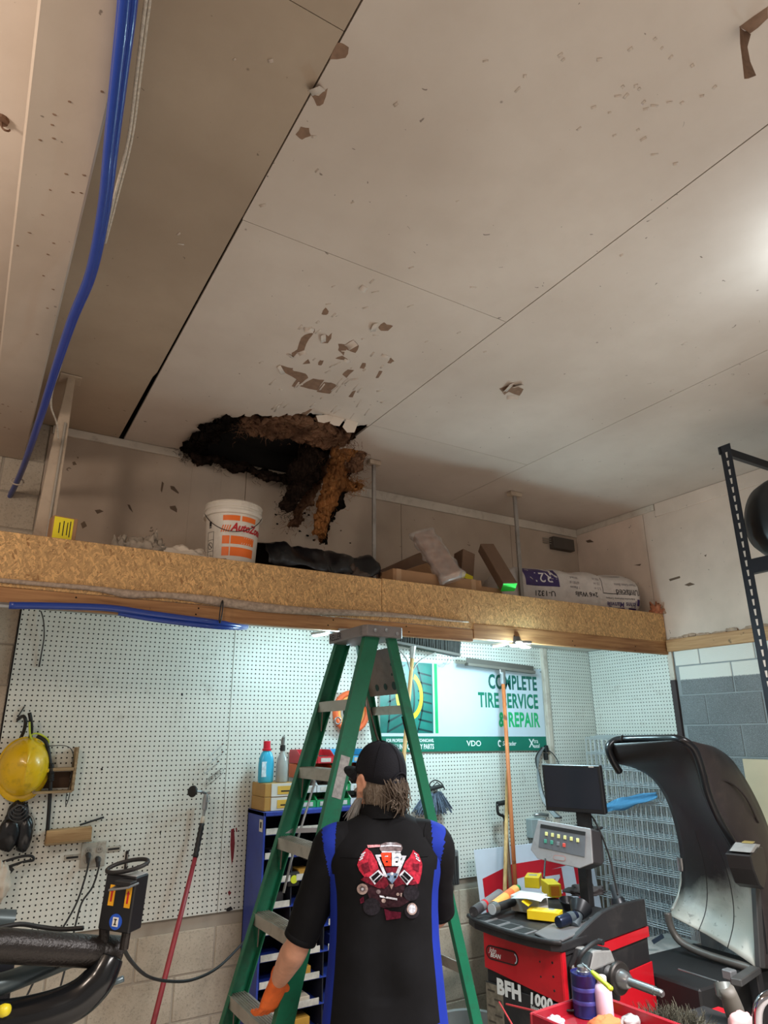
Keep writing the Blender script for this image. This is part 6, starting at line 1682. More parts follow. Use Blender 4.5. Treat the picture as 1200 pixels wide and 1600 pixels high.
# paper sheet
g = []
o_ = at(830, 1400, Z=.988)
for i in range(9):
    g.append([o_ + V((math.cos(.5), math.sin(.5), 0)) * (-.10 + .20 * i / 8) + V((-math.sin(.5), math.cos(.5), 0)) * (-.085 + .17 * j / 7) + V((0, 0, .006 * math.sin(i * .8 + j * .5) - .02 * max(0, (i - 5) / 3) ** 2 )) for j in range(8)])
tag(MB().sheet(g, .0006).build('paper_sheet', mat('paper_blue_white', (212, 226, 228), .7, var=.03), None, smooth=True), 'pale blue white paper sheet lying over the boxes on the tray', 'paper')
# balancing cones
def cone(label, c, ax, r0, r1, L):
    t = thing('balancing_cone', label, 'cone', tuple(c), 'balancing cones on the tray')
    CN = mat('cone_black', (44, 46, 50), .35, .4, var=.2)
    MB().lathe([(0, 0), (r0 * .7, 0), (r0 * .75, .003), (r1, L), (r1 * .92, L + .002), (r1 * .5, L * .35), (0, L * .3)], c, ax, 28).build('cone_shell', CN, t, smooth=30)
    MB().lathe([(0, -.07), (r0 * .55, -.07), (r0 * .55, .0), (0, .002)], c, ax, 20).build('collar', mat('cone_steel', (120, 132, 140), .3, .7), t, smooth=35)
    MB().lathe([(0, L * .3), (r0 * .35, L * .3), (.003, L * .75), (0, L * .75)], c, ax, 16).build('core', STEEL, t, smooth=35)
    return t
c1_ = at(903, 1430, Z=.945)
cone('steel balancing cone lying tipped towards the keypad on the tray', c1_, V((.62, .25, .42)), .045, .056, .055)
MBc = at(872, 1441, Z=.935)
can_on('cone_sleeve', 'dark blue steel sleeve lying in front of the tipped cone', MBc, at(900, 1431, Z=.945), .026, mat('sleeve_navy', (36, 44, 66), .3, .5), [(.55, .8, 1.04, MATS['cone_steel'], 'ring')], 'sleeve')
cone('upturned black balancing cone standing behind the yellow box', at(888, 1420, Z=.91), V((-.1, -.2, 1)), .040, .050, .045)
cone('small black rubber cone at the back right of the tray', at(964, 1402, Z=.925), V((.1, -.2, -1)), .045, .050, .05)
tag(crumple('dark_cloth', tuple(at(915, 1396, Z=.92)), (.12, .08, .045), mat('cloth_dark', (60, 54, 54), .8, var=.3, bump=.5), 3.3, amp=.45), 'dark cloth heaped at the back of the balancer tray', 'cloth')

# ------------------------------------------------------------------ wheel guard hood of the balancer
HBLK = mat('hood_black', (30, 27, 27), .42, var=.2, dirt=(64, 56, 52), damt=.5)
hd = thing('wheel_guard', 'large curved black wheel guard hood raised beside the balancer', 'wheel guard', (3.7, 2.7, 0))
YFAR, YNEAR = 2.95, 2.45
FARP = [(953, 1162), (962, 1190), (990, 1199), (1018, 1215), (1040, 1246), (1055, 1290), (1063, 1335), (1065, 1375), (1058, 1408), (1046, 1430)]
NEARP = [(1068, 1156), (1082, 1170), (1094, 1200), (1104, 1240), (1120, 1280), (1143, 1320), (1166, 1362), (1182, 1410), (1190, 1460), (1182, 1512)]
fa = spline([at(x, y, Y=YFAR) for x, y in FARP], 4); ne = spline([at(x, y, Y=YNEAR) for x, y in NEARP], 4)
def m_hood():
    m, nt, b, oc = newmat('hood_inner')
    n1 = tex_noise(nt, oc, 8, 5, .65, .5); n2 = tex_noise(nt, oc, 30, 3, .6)
    sp = nn(nt, 'ShaderNodeSeparateXYZ'); nt.links.new(oc, sp.inputs[0])
    # light on the guard's lower half painted in as pale colour, black above
    zz = fm(nt, 'ADD', sp.outputs[2], fm(nt, 'MULTIPLY', n1, .16))
    zz = fm(nt, 'ADD', zz, fm(nt, 'MULTIPLY', sp.outputs[1], .42))
    pale = ramp(nt, fm(nt, 'SUBTRACT', zz, 1.65), [(.40, 1.0), (.60, 0.0)])
    c = mixc(nt, pale, rgb(34, 30, 30), rgb(186, 184, 174))
    c = mixc(nt, ramp(nt, n2, [(.62, 0.0), (.7, .5)]), c, rgb(60, 54, 50))
    nt.links.new(c, b.inputs['Base Color']); b.inputs['Roughness'].default_value = .45
    return m
g = []
for a, b_ in zip(fa, ne):
    g.append([a.lerp(b_, j / 12) + V((.03 * math.sin(PI * j / 12), 0, 0)) for j in range(13)])
MB().sheet(g, .006).build('guard_shell', m_hood(), hd, smooth=True)
for j in (4, 8): MB().tube([g[i][j] + V((-.002, 0, 0)) for i in range(20, len(g))], .0035, 6).build('shell_rib', HBLK, hd, smooth=True)
TUB = mat('tube_black', (26, 27, 30), .3, .2, var=.15)
MB().tube([at(968, 1206, Y=YFAR), at(956, 1186, Y=YFAR), at(951, 1168, Y=YFAR), at(962, 1157, Y=2.93), at(985, 1155, Y=2.85), at(1030, 1154, Y=2.65), at(1062, 1155, Y=2.49), at(1084, 1170, Y=YNEAR), at(1097, 1205, Y=YNEAR), at(1106, 1240, Y=YNEAR), at(1122, 1278, Y=YNEAR), at(1142, 1312, Y=YNEAR), at(1166, 1352, Y=YNEAR)], .021, 16, smooth=5).build('rim_tube', TUB, hd, smooth=True)
for x, Yv in ((973, 2.89), (1050, 2.55)): MB().lathe([(.021, -.003), (.0225, 0), (.021, .003)], at(x, 1154.5, Y=Yv), (0.1, -1, 0), 18).build('tube_joint', INK, hd, smooth=True)
MB().tube([at(1166, 1352, Y=YNEAR), at(1184, 1400, Y=YNEAR), at(1192, 1450, Y=YNEAR), at(1196, 1490, Y=YNEAR)], .010, 10, smooth=4).build('edge_tube', TUB, hd, smooth=True)
MB().tube([at(1043, 1426, Y=2.93), at(1048, 1448, Y=2.92), at(1062, 1470, Y=2.88), at(1090, 1486, Y=2.78), at(1130, 1500, Y=2.64), at(1184, 1516, Y=2.46)], .020, 16, smooth=5).build('lower_tube', mat('tube_worn', (90, 86, 82), .45, .2, var=.3), hd, smooth=True)
MB().tube([at(1063, 1340, Y=2.955), at(1066, 1360, Y=2.955)], .022, 14).build('sleeve', STEEL, hd, smooth=40)
MB().tube([at(1066, 1360, Y=2.955), at(1062, 1395, Y=2.955), at(1050, 1424, Y=2.955)], .012, 10, smooth=4).build('far_tube', mat('tube_pale', (150, 150, 144), .4, .3), hd, smooth=True)
# outer side cover
OUT = [(1086, 1163), (1112, 1166), (1140, 1184), (1162, 1214), (1180, 1246), (1196, 1282), (1212, 1330), (1224, 1390), (1228, 1450), (1226, 1510)]
ou_ = spline([at(x, y, Y=2.52) for x, y in OUT], 4)
SC_ = mat('cover_brownblack', (48, 42, 42), .5, var=.2, dirt=(76, 66, 62))
g2_ = []
for a, b_ in zip(ne, ou_): g2_.append([a.lerp(b_, j / 6) + V((0, -.035 * math.sin(PI * j / 6), 0)) for j in range(7)])
MB().sheet(g2_, .005).build('side_cover', SC_, hd, smooth=True)
MB().tube([at(1115, 1218, Y=2.45), at(1140, 1222, Y=2.44), at(1165, 1245, Y=2.44), at(1185, 1285, Y=2.46)], .006, 8, smooth=4).build('cover_rib', SC_, hd, smooth=True)
c = at(1166, 1345, Y=2.36)
F_ = frame(c, 20)
hb_ = MB(F_).prism([(-.16, .05), (.02, .075), (.16, .05), (.16, -.06), (.02, -.13), (-.06, -.10), (-.13, -.02)], .12, Matrix(((1, 0, 0, 0), (0, 0, 1, -.06), (0, 1, 0, 0), (0, 0, 0, 1)))).build('hinge_box', mat('hinge_black', (26, 25, 27), .5), hd, bevel=.006)
MB(F_).prism([(-.15, .062), (.0, .085), (.10, .07), (-.03, .046)], .10, Matrix(((1, 0, 0, 0), (0, 0, 1, -.06), (0, 1, 0, 0), (0, 0, 0, 1)))).build('hinge_lid', BLGT, hd, bevel=.002)
MB(F_).box((.02, -.02, .088), (.06, .05, .004)).build('tape_patch', mat('tape_yellowed', (176, 160, 100), .4), hd)
MB().bar(at(1181, 1388, Y=2.44), at(1188, 1512, Y=2.44), .045, .03, V((0, 1, 0))).build('support_post', mat('post_grey', (74, 74, 74), .5, .3), hd, bevel=.004)
MB().bar(at(1178, 1512, Y=2.44), V((3.72, 2.46, .0)), .05, .05, V((0, 1, 0))).build('lower_post', BBLK, hd, bevel=.004)
MB().bar(at(1180, 1515, Y=2.42), at(1150, 1535, Y=2.30), .05, .03).build('bracket_arm', mat('post_grey', (74, 74, 74)), hd, bevel=.004)
MB().box(at(1140, 1522, Y=2.38), (.05, .05, .04)).build('bracket_block', mat('vent_grey', (112, 114, 116)), hd, bevel=.004)
MB().box((3.62, 2.74, .31), (.66, .50, .62)).build('base_box', mat('base_black', (20, 20, 22), .6), hd, bevel=.01)
MB().bar(at(1036, 1462, Y=2.95), at(1020, 1472, Y=3.0), .02, .02).build('strut', mat('strut_blue', (40, 52, 66), .4), hd)
# grey-white shelf plate behind the machine
wp = MB().box((3.66, 3.10, .60), (.7, .24, .03)).build('low_plate', BLGT, None, bevel=.003)
tag(wp, 'pale grey plate between the balancer and the wire panels', 'plate')
lg_ = MB().box((3.66, 3.10, .29), (.6, .18, .58)).build('plate_stand', mat('base_black', (20, 20, 22)), None)
tag(lg_, 'dark stand under the pale grey plate', 'stand')
# clamp / gun tool before the base
cl = thing('rubber_hammer', 'grey metal headed tool standing before the black base', 'hammer', tuple(at(1140, 1600, d=2.6)))
MB().tube([at(1128, 1535, d=2.62), at(1132, 1550, d=2.6), at(1140, 1558, d=2.6)], [.03, .034, .03], 14).build('head', mat('worn_steel', (130, 136, 134), .45, .5, var=.3, dirt=(80, 78, 74)), cl, smooth=40)
MB().tube([at(1136, 1545, d=2.58), at(1146, 1575, d=2.58), at(1156, 1615, d=2.6), at(1162, 1700, d=2.7)], [.028, .036, .036, .03], 14, smooth=3).build('handle', mat('handle_grey', (92, 88, 82), .6, var=.2), cl, smooth=True)
tag(MB().tube([at(1060, 1514, d=2.9), at(1122, 1534, d=2.63)], .003, 6).build('steel_wire', STEEL), 'thin bright steel rod beside the grey tool', 'rod')
# ------------------------------------------------------------------ wire mesh panels against the right wall
WIRE = mat('zinc_wire', (196, 204, 208), .4, .35, var=.12)
def mesh_panel(label, x, y0, y1, z0, z1, lean, dv, dh):
    t = thing('wire_fencing', label, 'wire fencing', (x, (y0 + y1) / 2, z0), 'wire grid panels leaning on the right wall')
    mb = MB(); 
    nv_ = int((y1 - y0) / dv); nh = int((z1 - z0) / dh)
    def P_(y, z): return V((x + lean * (z - z0) / (z1 - z0), y, z))
    for i in range(nv_ + 1):
        y = y0 + (y1 - y0) * i / nv_; mb.tube([P_(y, z0), P_(y, z1)], .0030, 4)
    fr = MB()
    for i in range(nh + 1):
        z = z0 + (z1 - z0) * i / nh
        for dz in (0, .012): mb.tube([P_(y0, z + dz) + V((-.004, 0, 0)), P_(y1, z + dz) + V((-.004, 0, 0))], .0030, 4)
    mb.build('grid_wires', WIRE, t)
    for ya, za, yb, zb in ((y0, z0, y0, z1), (y1, z0, y1, z1), (y0, z1, y1, z1), (y0, z0, y1, z0)): fr.tube([P_(ya, za), P_(yb, zb)], .0035, 6)
    fr.build('frame_wire', WIRE, t)
    return t
for k in range(6):
    mesh_panel('zinc wire grid panel leaning on the right wall, %s from the front' % ('first', 'second', 'third', 'fourth', 'fifth', 'sixth')[k], 4.10 + k * .032, 3.12 + .012 * k, 3.86 - .02 * (k % 3), .18 + .003 * k, 1.765 + .008 * (k % 3), .04, .040 + .002 * (k % 2), .105)
# blue rag hung over the wires
g = []
A_ = at(947, 1262, X=4.10); B_ = at(1026, 1242, X=4.10)
for i in range(15):
    t = i / 14; p = A_.lerp(B_, t); w = .040 - .03 * abs(t - .35)
    g.append([p + V((.0, 0, -w + 2 * w * j / 5 + .004 * math.sin(i * .9 + j))) + V((.010 * math.sin(j * 1.5 + i * .4), 0, 0)) for j in range(6)])
tag(MB().sheet(g, .003).build('blue_rag', mat('rag_blue', (84, 150, 196), .8, var=.15, bump=.3), None, smooth=True), 'light blue rag draped across the wire panels', 'rag')
# cream board on the right wall
tb_ = MB().box((4.37, 2.35, 1.25), (.03, .80, .79)).build('cream_board', mat('board_cream', (214, 196, 164), .6, var=.04), None, bevel=.002)
tag(tb_, 'plain cream board standing against the block wall at the right edge', 'board')
# ------------------------------------------------------------------ red tool cart with cans
ct_ = thing('tool_cart', 'red tool cart with tray top at the bottom right', 'tool cart', tuple(at(915, 1600, Z=.86)))
CR = mat('cart_red', (150, 26, 40), .35, var=.08, dirt=(90, 20, 28))
CTZ = .86
pa = at(832, 1592, Z=CTZ); pb_ = at(928, 1560, Z=CTZ); ex = (pb_ - pa).normalized(); ey = V((ex.y, -ex.x, 0)); LX = (pb_ - pa).length
FCt = frame(pb_, -ex, -(-ey) if False else ey)
# local x from the far corner to the left corner, local y towards the viewer right
LY = .40
sgn = 1 if (FCt.to_3x3().col[2]).z > 0 else -1
MB(FCt).box((LX / 2, LY / 2, -.03 * sgn), (LX, LY, .02)).build('tray_floor', CR, ct_)
for c, s in (((LX / 2, 0, -.005 * sgn), (LX + .02, .012, .05)), ((0, LY / 2, -.005 * sgn), (.012, LY, .05)), ((LX, LY / 2, -.005 * sgn), (.012, LY, .05)), ((LX / 2, LY, -.005 * sgn), (LX + .02, .012, .05))):
    MB(FCt).box(c, s).build('tray_edge', CR, ct_, bevel=.004)
MB(FCt).box((LX / 2, LY / 2, -.45 * sgn), (LX - .02, LY - .02, .80)).build('cart_body', CR, ct_, bevel=.01)
CZT = CTZ - .019
def on_cart(x, y): return at(x, y, Z=CZT)
# blue solvent can
c = on_cart(917, 1586)
bc = thing('solvent_can', 'dark blue metal solvent can with screw cap on the red cart', 'can', (c.x, c.y, CZT))
NAVY = mat('can_navy', (38, 42, 104), .3, .3, var=.15, vs=20, dirt=(20, 20, 40))
R_ = .046
MB().lathe([(0, 0), (R_, 0), (R_ * 1.03, .003), (R_, .006), (R_, .128), (R_ * 1.03, .131), (R_, .135), (R_ * .95, .129), (0, .130)], (c.x, c.y, CZT), seg=32).build('body', NAVY, bc, smooth=30)
MB().lathe([(0, .128), (R_ * .5, .130), (R_ * .52, .138), (R_ * .44, .141), (R_ * .44, .152), (R_ * .38, .154), (0, .154)], (c.x, c.y, CZT), seg=24).build('cap', STEEL, bc, smooth=30)
for z in (.04, .08): MB().lathe([(R_, z), (R_ * 1.006, z + .001), (R_ * 1.006, z + .012), (R_, z + .013)], (c.x, c.y, CZT), seg=32).build('label_band', mat('can_band', (70, 74, 150), .4), bc, smooth=True)
ang = math.atan2(-c.y, -c.x) + .95
MB().lathe([(R_ * 1.01, .085), (R_ * 1.012, .122)], (c.x, c.y, CZT), seg=10, a0=-1.9, a1=-.9).build('red_label', mat('can_maroon', (120, 24, 40), .4), bc, smooth=True)
# pale lavender bottle
c2 = on_cart(946, 1592)
lb_ = thing('pale_bottle', 'small pale lavender bottle with white cap beside the blue can', 'bottle', (c2.x, c2.y, CZT))
MB().lathe([(0, 0), (.030, 0), (.031, .003), (.031, .088), (.026, .102), (.016, .110), (0, .110)], (c2.x, c2.y, CZT), seg=24).build('body', mat('bottle_lavender', (206, 186, 206), .4, var=.08), lb_, smooth=35)
MB().lathe([(0, .108), (.0165, .108), (.0165, .130), (.014, .133), (0, .133)], (c2.x, c2.y, CZT), seg=20).build('cap', mat('cap_cream', (210, 206, 194), .5), lb_, smooth=35)
c3_ = on_cart(936, 1588)
yb2 = thing('yellow_can', 'yellow labelled can behind the pale lavender bottle', 'can', (c3_.x + .02, c3_.y + .03, CZT))
MB().lathe([(0, 0), (.033, 0), (.033, .11), (.028, .115), (0, .115)], (c3_.x + .012, c3_.y + .02, CZT), seg=24).build('body', mat('can_yellow', (206, 176, 60), .4, var=.3, vs=50), yb2, smooth=35)
# lime screwdriver across the can top
sdv = thing('screwdriver', 'screwdriver with lime green handle lying across the can top', 'screwdriver', tuple(at(940, 1520, d=2.38)))
a = V((c.x, c.y, CZT + .160)); b_ = at(953, 1528, d=2.30); b_.z = CZT + .139; m0 = a.lerp(b_, .35)
MB().tube([a, m0], .003, 8).build('shank', STEEL, sdv); MB().tube([m0, m0.lerp(b_, .3), m0.lerp(b_, .6), b_], [.007, .010, .008, .009], 10, smooth=3).build('handle', mat('handle_lime', (190, 226, 60), .35), sdv, smooth=True)
# loose tools in the tray
a = on_cart(886, 1585); b_ = on_cart(938, 1590)
tag(MB().tube([a + V((0, 0, .012)), a.lerp(b_, .4) + V((0, 0, .014)), a.lerp(b_, .45) + V((0, 0, .014)), b_ + V((0, 0, .014))], [.004, .004, .010, .011], 10).build('nut_driver', RUB, None, smooth=40), 'black handled driver lying at the foot of the blue can', 'screwdriver')
o_ = on_cart(870, 1580); tag(crumple('navy_disc', (o_.x, o_.y, CZT), (.032, .026, .02), mat('lid_navy', (44, 60, 86), .3), 1.7, amp=.15), 'small navy lid lying in the red cart', 'lid')
o_ = on_cart(868, 1598); tag(crumple('white_tissue', (o_.x, o_.y, CZT), (.032, .03, .02), mat('tissue', (176, 168, 182), .8), 4.7, amp=.22), 'crumpled white tissue in the red cart', 'tissue')
o_ = on_cart(945, 1604); tag(crumple('orange_shop_towel', (o_.x, o_.y, CZT), (.07, .04, .03), mat('towel_orange', (214, 116, 70), .9, bump=.4), 2.9, amp=.22), 'orange shop towel in the red cart before the pale bottle', 'towel')
# laser guide threads on the lower left of the balancer
for k, (x1, y1) in enumerate(((790, 1600), (842, 1580))):
    p0 = at(780 + 11 * k, 1566 + 3 * k, d=2.98); tag(MB().tube([p0, at(x1 + 12, y1 + 4, d=2.7)], .004, 6).build('red_strap', mat('strap_red', (206, 60, 64), .5), None), ('thin red strap on the balancer front, %s one' % ('steeper', 'flatter')[k]), 'strap', 'red straps on the balancer front')
# dark fuzzy brush and odd items at the bottom right edge
br_ = thing('wash_brush', 'dark fuzzy wash brush lying at the bottom right', 'brush', tuple(at(1050, 1592, d=2.5)))
random.seed(17); mb = MB()
for i in range(500):
    t = random.random(); p = at(1000 + 95 * t, 1606 - 6 * math.sin(PI * t), d=2.5) + V((0, random.gauss(0, .03), 0))
    q = p + V((random.gauss(0, .02), random.gauss(0, .03), random.uniform(.02, .065)))
    mb.tube([p, p.lerp(q, .5) + V((random.gauss(0, .005), 0, 0)), q], [.0015, .0015, .0008], 3, False)
o = mb.build('bristles', mat('brush_fuzz', (74, 72, 60), .95, var=.3), br_); o['kind'] = 'stuff'
MB().tube([at(995, 1612, d=2.5), at(1100, 1612, d=2.5)], .02, 10).build('core', RUB, br_)
MB().box(at(1110, 1700, d=2.5), (.34, .22, .4)).build('brush_stand', BBLK, br_)
tag(crumple('pink_cloth', tuple(at(1160, 1602, d=2.3)), (.05, .04, .04), mat('cloth_pink', (196, 146, 146), .8), 5.7, amp=.12, flat=False), 'pale pink cloth corner at the bottom right edge', 'cloth')
tag(MB().tube([at(1184, 1612, d=2.2), at(1184, 1580, d=2.2), at(1192, 1562, d=2.2), at(1210, 1552, d=2.2)], .016, 12, smooth=5).build('chrome_pipe', mat('chrome', (190, 190, 200), .12, 1.0, var=.05), None, smooth=True), 'curved chrome pipe at the lower right corner', 'pipe')
tag(MB().box(at(1122, 1592, d=2.75), (.09, .05, .06)).build('red_block', BRED, None, bevel=.004), 'small red block half hidden by the grey tool', 'block')
# white and black thing at the far right end of the cart
tag(crumple('white_glove', tuple(at(985, 1596, d=2.35)), (.04, .025, .02), mat('glove_white', (150, 150, 150), .7, dirt=(24, 24, 28), ds=14, damt=1.0), 8.1, amp=.2, flat=False), 'black and white glove lying right of the pale bottle', 'glove')
# grey item on the floor behind the man
gi = thing('floor_pan', 'grey metal pan on the floor behind the right ladder leg', 'pan', (2.55, 3.35, 0))
MB().lathe([(0, .28), (.17, .28), (.20, .38), (.21, .385), (.205, .39), (.19, .385), (.165, .29), (0, .288)], (2.5, 3.3, 0), seg=28).build('pan', mat('pan_grey', (150, 150, 148), .5, .3), gi, smooth=35)
MB().box((2.5, 3.3, .14), (.24, .24, .28)).build('stand', BBLK, gi)
# ------------------------------------------------------------------ black steel rack with a tyre at the right edge
rk = thing('storage_rack', 'black slotted steel storage rack at the right edge', 'rack', (3.6, 1.9, 0))
RKM = mat('rack_black', (34, 38, 46), .4, .3, var=.12)
ux, uy, uz = 3.36, 1.952, 3.31
MB().box((ux + .003, uy - .028, uz / 2), (.005, .056, uz)).build('upright', RKM, rk)
MB().box((ux + .028, uy + .0, uz / 2), (.056, .005, uz)).build('upright', RKM, rk)
SLOT = mat('slot_pale', (190, 182, 172), .7)
keyh = MB().prism([(-.006, .016), (.006, .016), (.0035, -.016), (-.0035, -.016)], .0008).mesh('slot')
z = .15
while z < uz - .05:
    o = put('slot', keyh, SLOT, (ux - .0006, uy - .030, z), rk, 0); o.rotation_euler = (PI / 2, 0, -PI / 2); o.matrix_parent_inverse = Matrix.Translation(-wloc(rk))
    o = put('slot', keyh, SLOT, (ux + .030, uy - .0036, z + .015), rk, 0); o.rotation_euler = (PI / 2, 0, 0); o.matrix_parent_inverse = Matrix.Translation(-wloc(rk))
    z += .0508
MB().box((ux + .48, uy, uz - .022), (.96, .03, .045)).build('top_brace', RKM, rk, bevel=.002)
MB().box((ux + .02, uy - .65, 2.62), (.04, 1.24, .075)).build('shelf_beam', RKM, rk, bevel=.002)
MB().box((ux + .48, uy - .65, 2.645), (.9, 1.22, .02)).build('shelf_deck', RKM, rk)
for dx, dy in ((.95, 0), (0, -1.28), (.95, -1.28)): MB().box((ux + dx, uy + dy, uz / 2), (.05, .05, uz)).build('upright', RKM, rk)
ty = thing('black_drum', 'black rounded drum with red and white label on the rack shelf', 'drum', (3.66, 1.74, 2.655))
dc = V((3.66, 1.70, 2.87))
MB().lathe([(0, -.30), (.10, -.295), (.17, -.27), (.205, -.22), (.212, -.15), (.212, .15), (.205, .22), (.17, .27), (.10, .295), (0, .30)], dc, (0.85, -.5, 0), 40).build('body', mat('drum_black', (26, 26, 28), .45, var=.1), ty, smooth=True)
dax = V((.85, -.5, 0)).normalized(); e1_ = V((0, 0, 1)); e2_ = dax.cross(e1_)
def dpt(a, u, r=.2135): return dc + dax * u + e1_ * (r * math.sin(a)) + e2_ * (r * math.cos(a))
sg_ = -1 if dpt(0, 0).length > dc.length else 1
base_a = 0.0 if (dpt(0, 0) - EYE).length < (dpt(PI, 0) - EYE).length else PI
def dquad(a0, a1, u0, u1, m, nm, r=.2135):
    g = [[dpt(base_a + a0 + (a1 - a0) * i / 8, u0 + (u1 - u0) * j / 3, r) for j in range(4)] for i in range(9)]
    return MB().sheet(g, .0008).build(nm, m, ty, smooth=True)
dquad(.15, .45, -.22, .02, GWH, 'label'); dquad(.16, .44, -.06, .02, mat('label_red', (200, 60, 40), .5), 'label_red', .2145)
for k in range(3): dquad(.22 + .07 * k, .25 + .07 * k, -.18, -.09, GREYP, 'print_line', .2145)
# ------------------------------------------------------------------ man seen from behind
fM = V((.516, .856, 0)).normalized()
FMN = Matrix(((fM.y, fM.x, 0, 1.36), (-fM.x, fM.y, 0, 2.26), (0, 0, 1, 0), (0, 0, 0, 1)))    # local x right, y forward, z up
man = thing('person', 'man in black and blue work shirt and black cap, seen from behind, hand at ladder', 'person', (1.36, 2.26, 0))
SKIN = mat('skin', (206, 150, 122), .55, var=.12, vs=25, bump=.15, bs=120, dirt=(186, 116, 96), damt=.4)
SHB_ = mat('shirt_black', (10, 10, 13), .85, var=.2, vs=30, bump=.25, bs=14, spec=.2)
SHBL = mat('shirt_blue', (22, 44, 140), .8, var=.08, bump=.2, bs=14, spec=.2)
def ell(c, rx, ry, n=28, p=1.0, tiltz=0.0):
    return [V((c[0] + rx * math.copysign(abs(math.cos(a)) ** p, math.cos(a)), c[1] + ry * math.copysign(abs(math.sin(a)) ** p, math.sin(a)), c[2] + tiltz * math.cos(a))) for a in [2 * PI * i / n for i in range(n)]]
def limb(mb, pts, rs, seg=16, smooth=4, flat=1.0): mb.tube([V(p) for p in pts], rs, seg, True, smooth, flat)
PHI = math.radians(42)
FH = FMN @ Matrix.Translation((-.016, .032, 1.648)) @ Matrix.Rotation(PHI, 4, 'Z') @ Matrix.Rotation(math.radians(6), 4, 'X')
# arms: his left (image left) reaches down to the ladder, his right bends forward
LS, LE, LW, LHD = V((-.175, -.005, 1.425)), V((-.298, .03, 1.125)), V((-.385, .205, .965)), V((-.415, .235, .885))
RS, RE, RW = V((.170, .0, 1.43)), V((.200, .15, 1.19)), V((.06, .34, 1.17))
body = MB(FMN)
# trunk
rings = []
for z, rx, ry, cy in ((.80, .165, .12, 0), (.90, .170, .12, 0), (1.0, .160, .112, .0), (1.12, .160, .112, .0), (1.25, .172, .115, .0), (1.36, .180, .11, .0), (1.43, .165, .095, .0), (1.48, .11, .075, .01), (1.52, .065, .062, .02), (1.60, .058, .06, .03)):
    rings.append(ell((0, cy, z), rx, ry))
body.loft(rings)
limb(body, [LS + V((.02, 0, -.01)), LS.lerp(LE, .5), LE, LE.lerp(LW, .3), LE.lerp(LW, .7), LW], [.055, .048, .043, .047, .038, .029])
limb(body, [RS + V((-.02, 0, -.01)), RS.lerp(RE, .5), RE, RE.lerp(RW, .3), RE.lerp(RW, .7), RW], [.055, .048, .043, .047, .038, .029])
for s in (-1, 1):
    limb(body, [(s * .09, 0, .86), (s * .10, .01, .70), (s * .105, .015, .48), (s * .105, -.01, .34), (s * .105, -.01, .10), (s * .105, .02, .045)], [.095, .088, .06, .058, .042, .04])
    limb(body, [(s * .105, -.03, .05), (s * .11, .08, .04), (s * .115, .17, .03)], [.04, .042, .03])
# head in its own frame (face towards +y)
hd_ = MB(FH); rr = []
for z, rx, yb, yf in ((-.125, .030, -.010, .070), (-.11, .045, -.035, .088), (-.085, .058, -.062, .094), (-.05, .067, -.085, .096), (-.01, .073, -.098, .095), (.03, .077, -.104, .097), (.065, .074, -.100, .093), (.095, .060, -.082, .074), (.115, .036, -.05, .045), (.124, .012, -.02, .02)):
    cy = (yb + yf) / 2; ry = (yf - yb) / 2
    rr.append(ell((0, cy, z), rx, ry, 28))
hd_.loft(rr)
# nose, brow ridge, lips and chin
hd_.loft([ell((0, .094, .018), .008, .010, 12), ell((0, .106, -.010), .012, .014, 12), ell((0, .112, -.028), .016, .014, 12), ell((0, .100, -.036), .014, .010, 12)])
hd_.tube([(-.045, .082, .030), (0, .097, .036), (.045, .082, .030)], .010, 8)
hd_.tube([(-.022, .088, -.060), (0, .097, -.060), (.022, .088, -.060)], .007, 8); hd_.tube([(-.02, .088, -.072), (0, .096, -.073), (.02, .088, -.072)], .008, 8)
# ears
for s in (-1, 1):
    e = [(s * .076, .012 + .020 * math.cos(t) - .004, -.012 + .033 * math.sin(t)) for t in [-1.2 + 4.6 * i / 10 for i in range(11)]]
    hd_.tube([V(p) + V((s * (.006 + .008 * (1 - abs(i - 5) / 5)), -.010 * (1 - abs(i - 5) / 5), 0)) for i, p in enumerate(e)], [.006 + .002 * (1 - abs(i - 5) / 5) for i in range(11)], 8)
    hd_.loft([ell((s * .077, .006, -.038), .007, .008, 10), ell((s * .080, .003, -.010), .005, .016, 10), ell((s * .077, .002, .014), .005, .010, 10)])
body.add(hd_.v, hd_.f) if False else None
body.v += hd_.v; n0 = len(body.v) - len(hd_.v); body.f += [tuple(i + n0 for i in f) for f in hd_.f]
bo_ = body.build('body', SKIN, man, smooth=True)
md = bo_.modifiers.new('weld', 'REMESH'); md.mode = 'VOXEL'; md.voxel_size = .0075; md.use_smooth_shade = True
md = bo_.modifiers.new('soft', 'SMOOTH'); md.iterations = 5; md.factor = .5
for s in (-1, 1):
    MB(FH).lathe([(0.0001 + .0125 * math.sin(PI * i / 10), -.0125 * math.cos(PI * i / 10)) for i in range(11)], (s * .031, .078, .010), (0, 1, 0), 14).build('eye', mat('eye_white', (226, 220, 212), .3), man, smooth=True)
    MB(FH).lathe([(0, .0), (.0055, 0), (.0055, .0015), (0, .002)], (s * .031, .0895, .010), (0, 1, 0), 12).build('iris', INK, man)
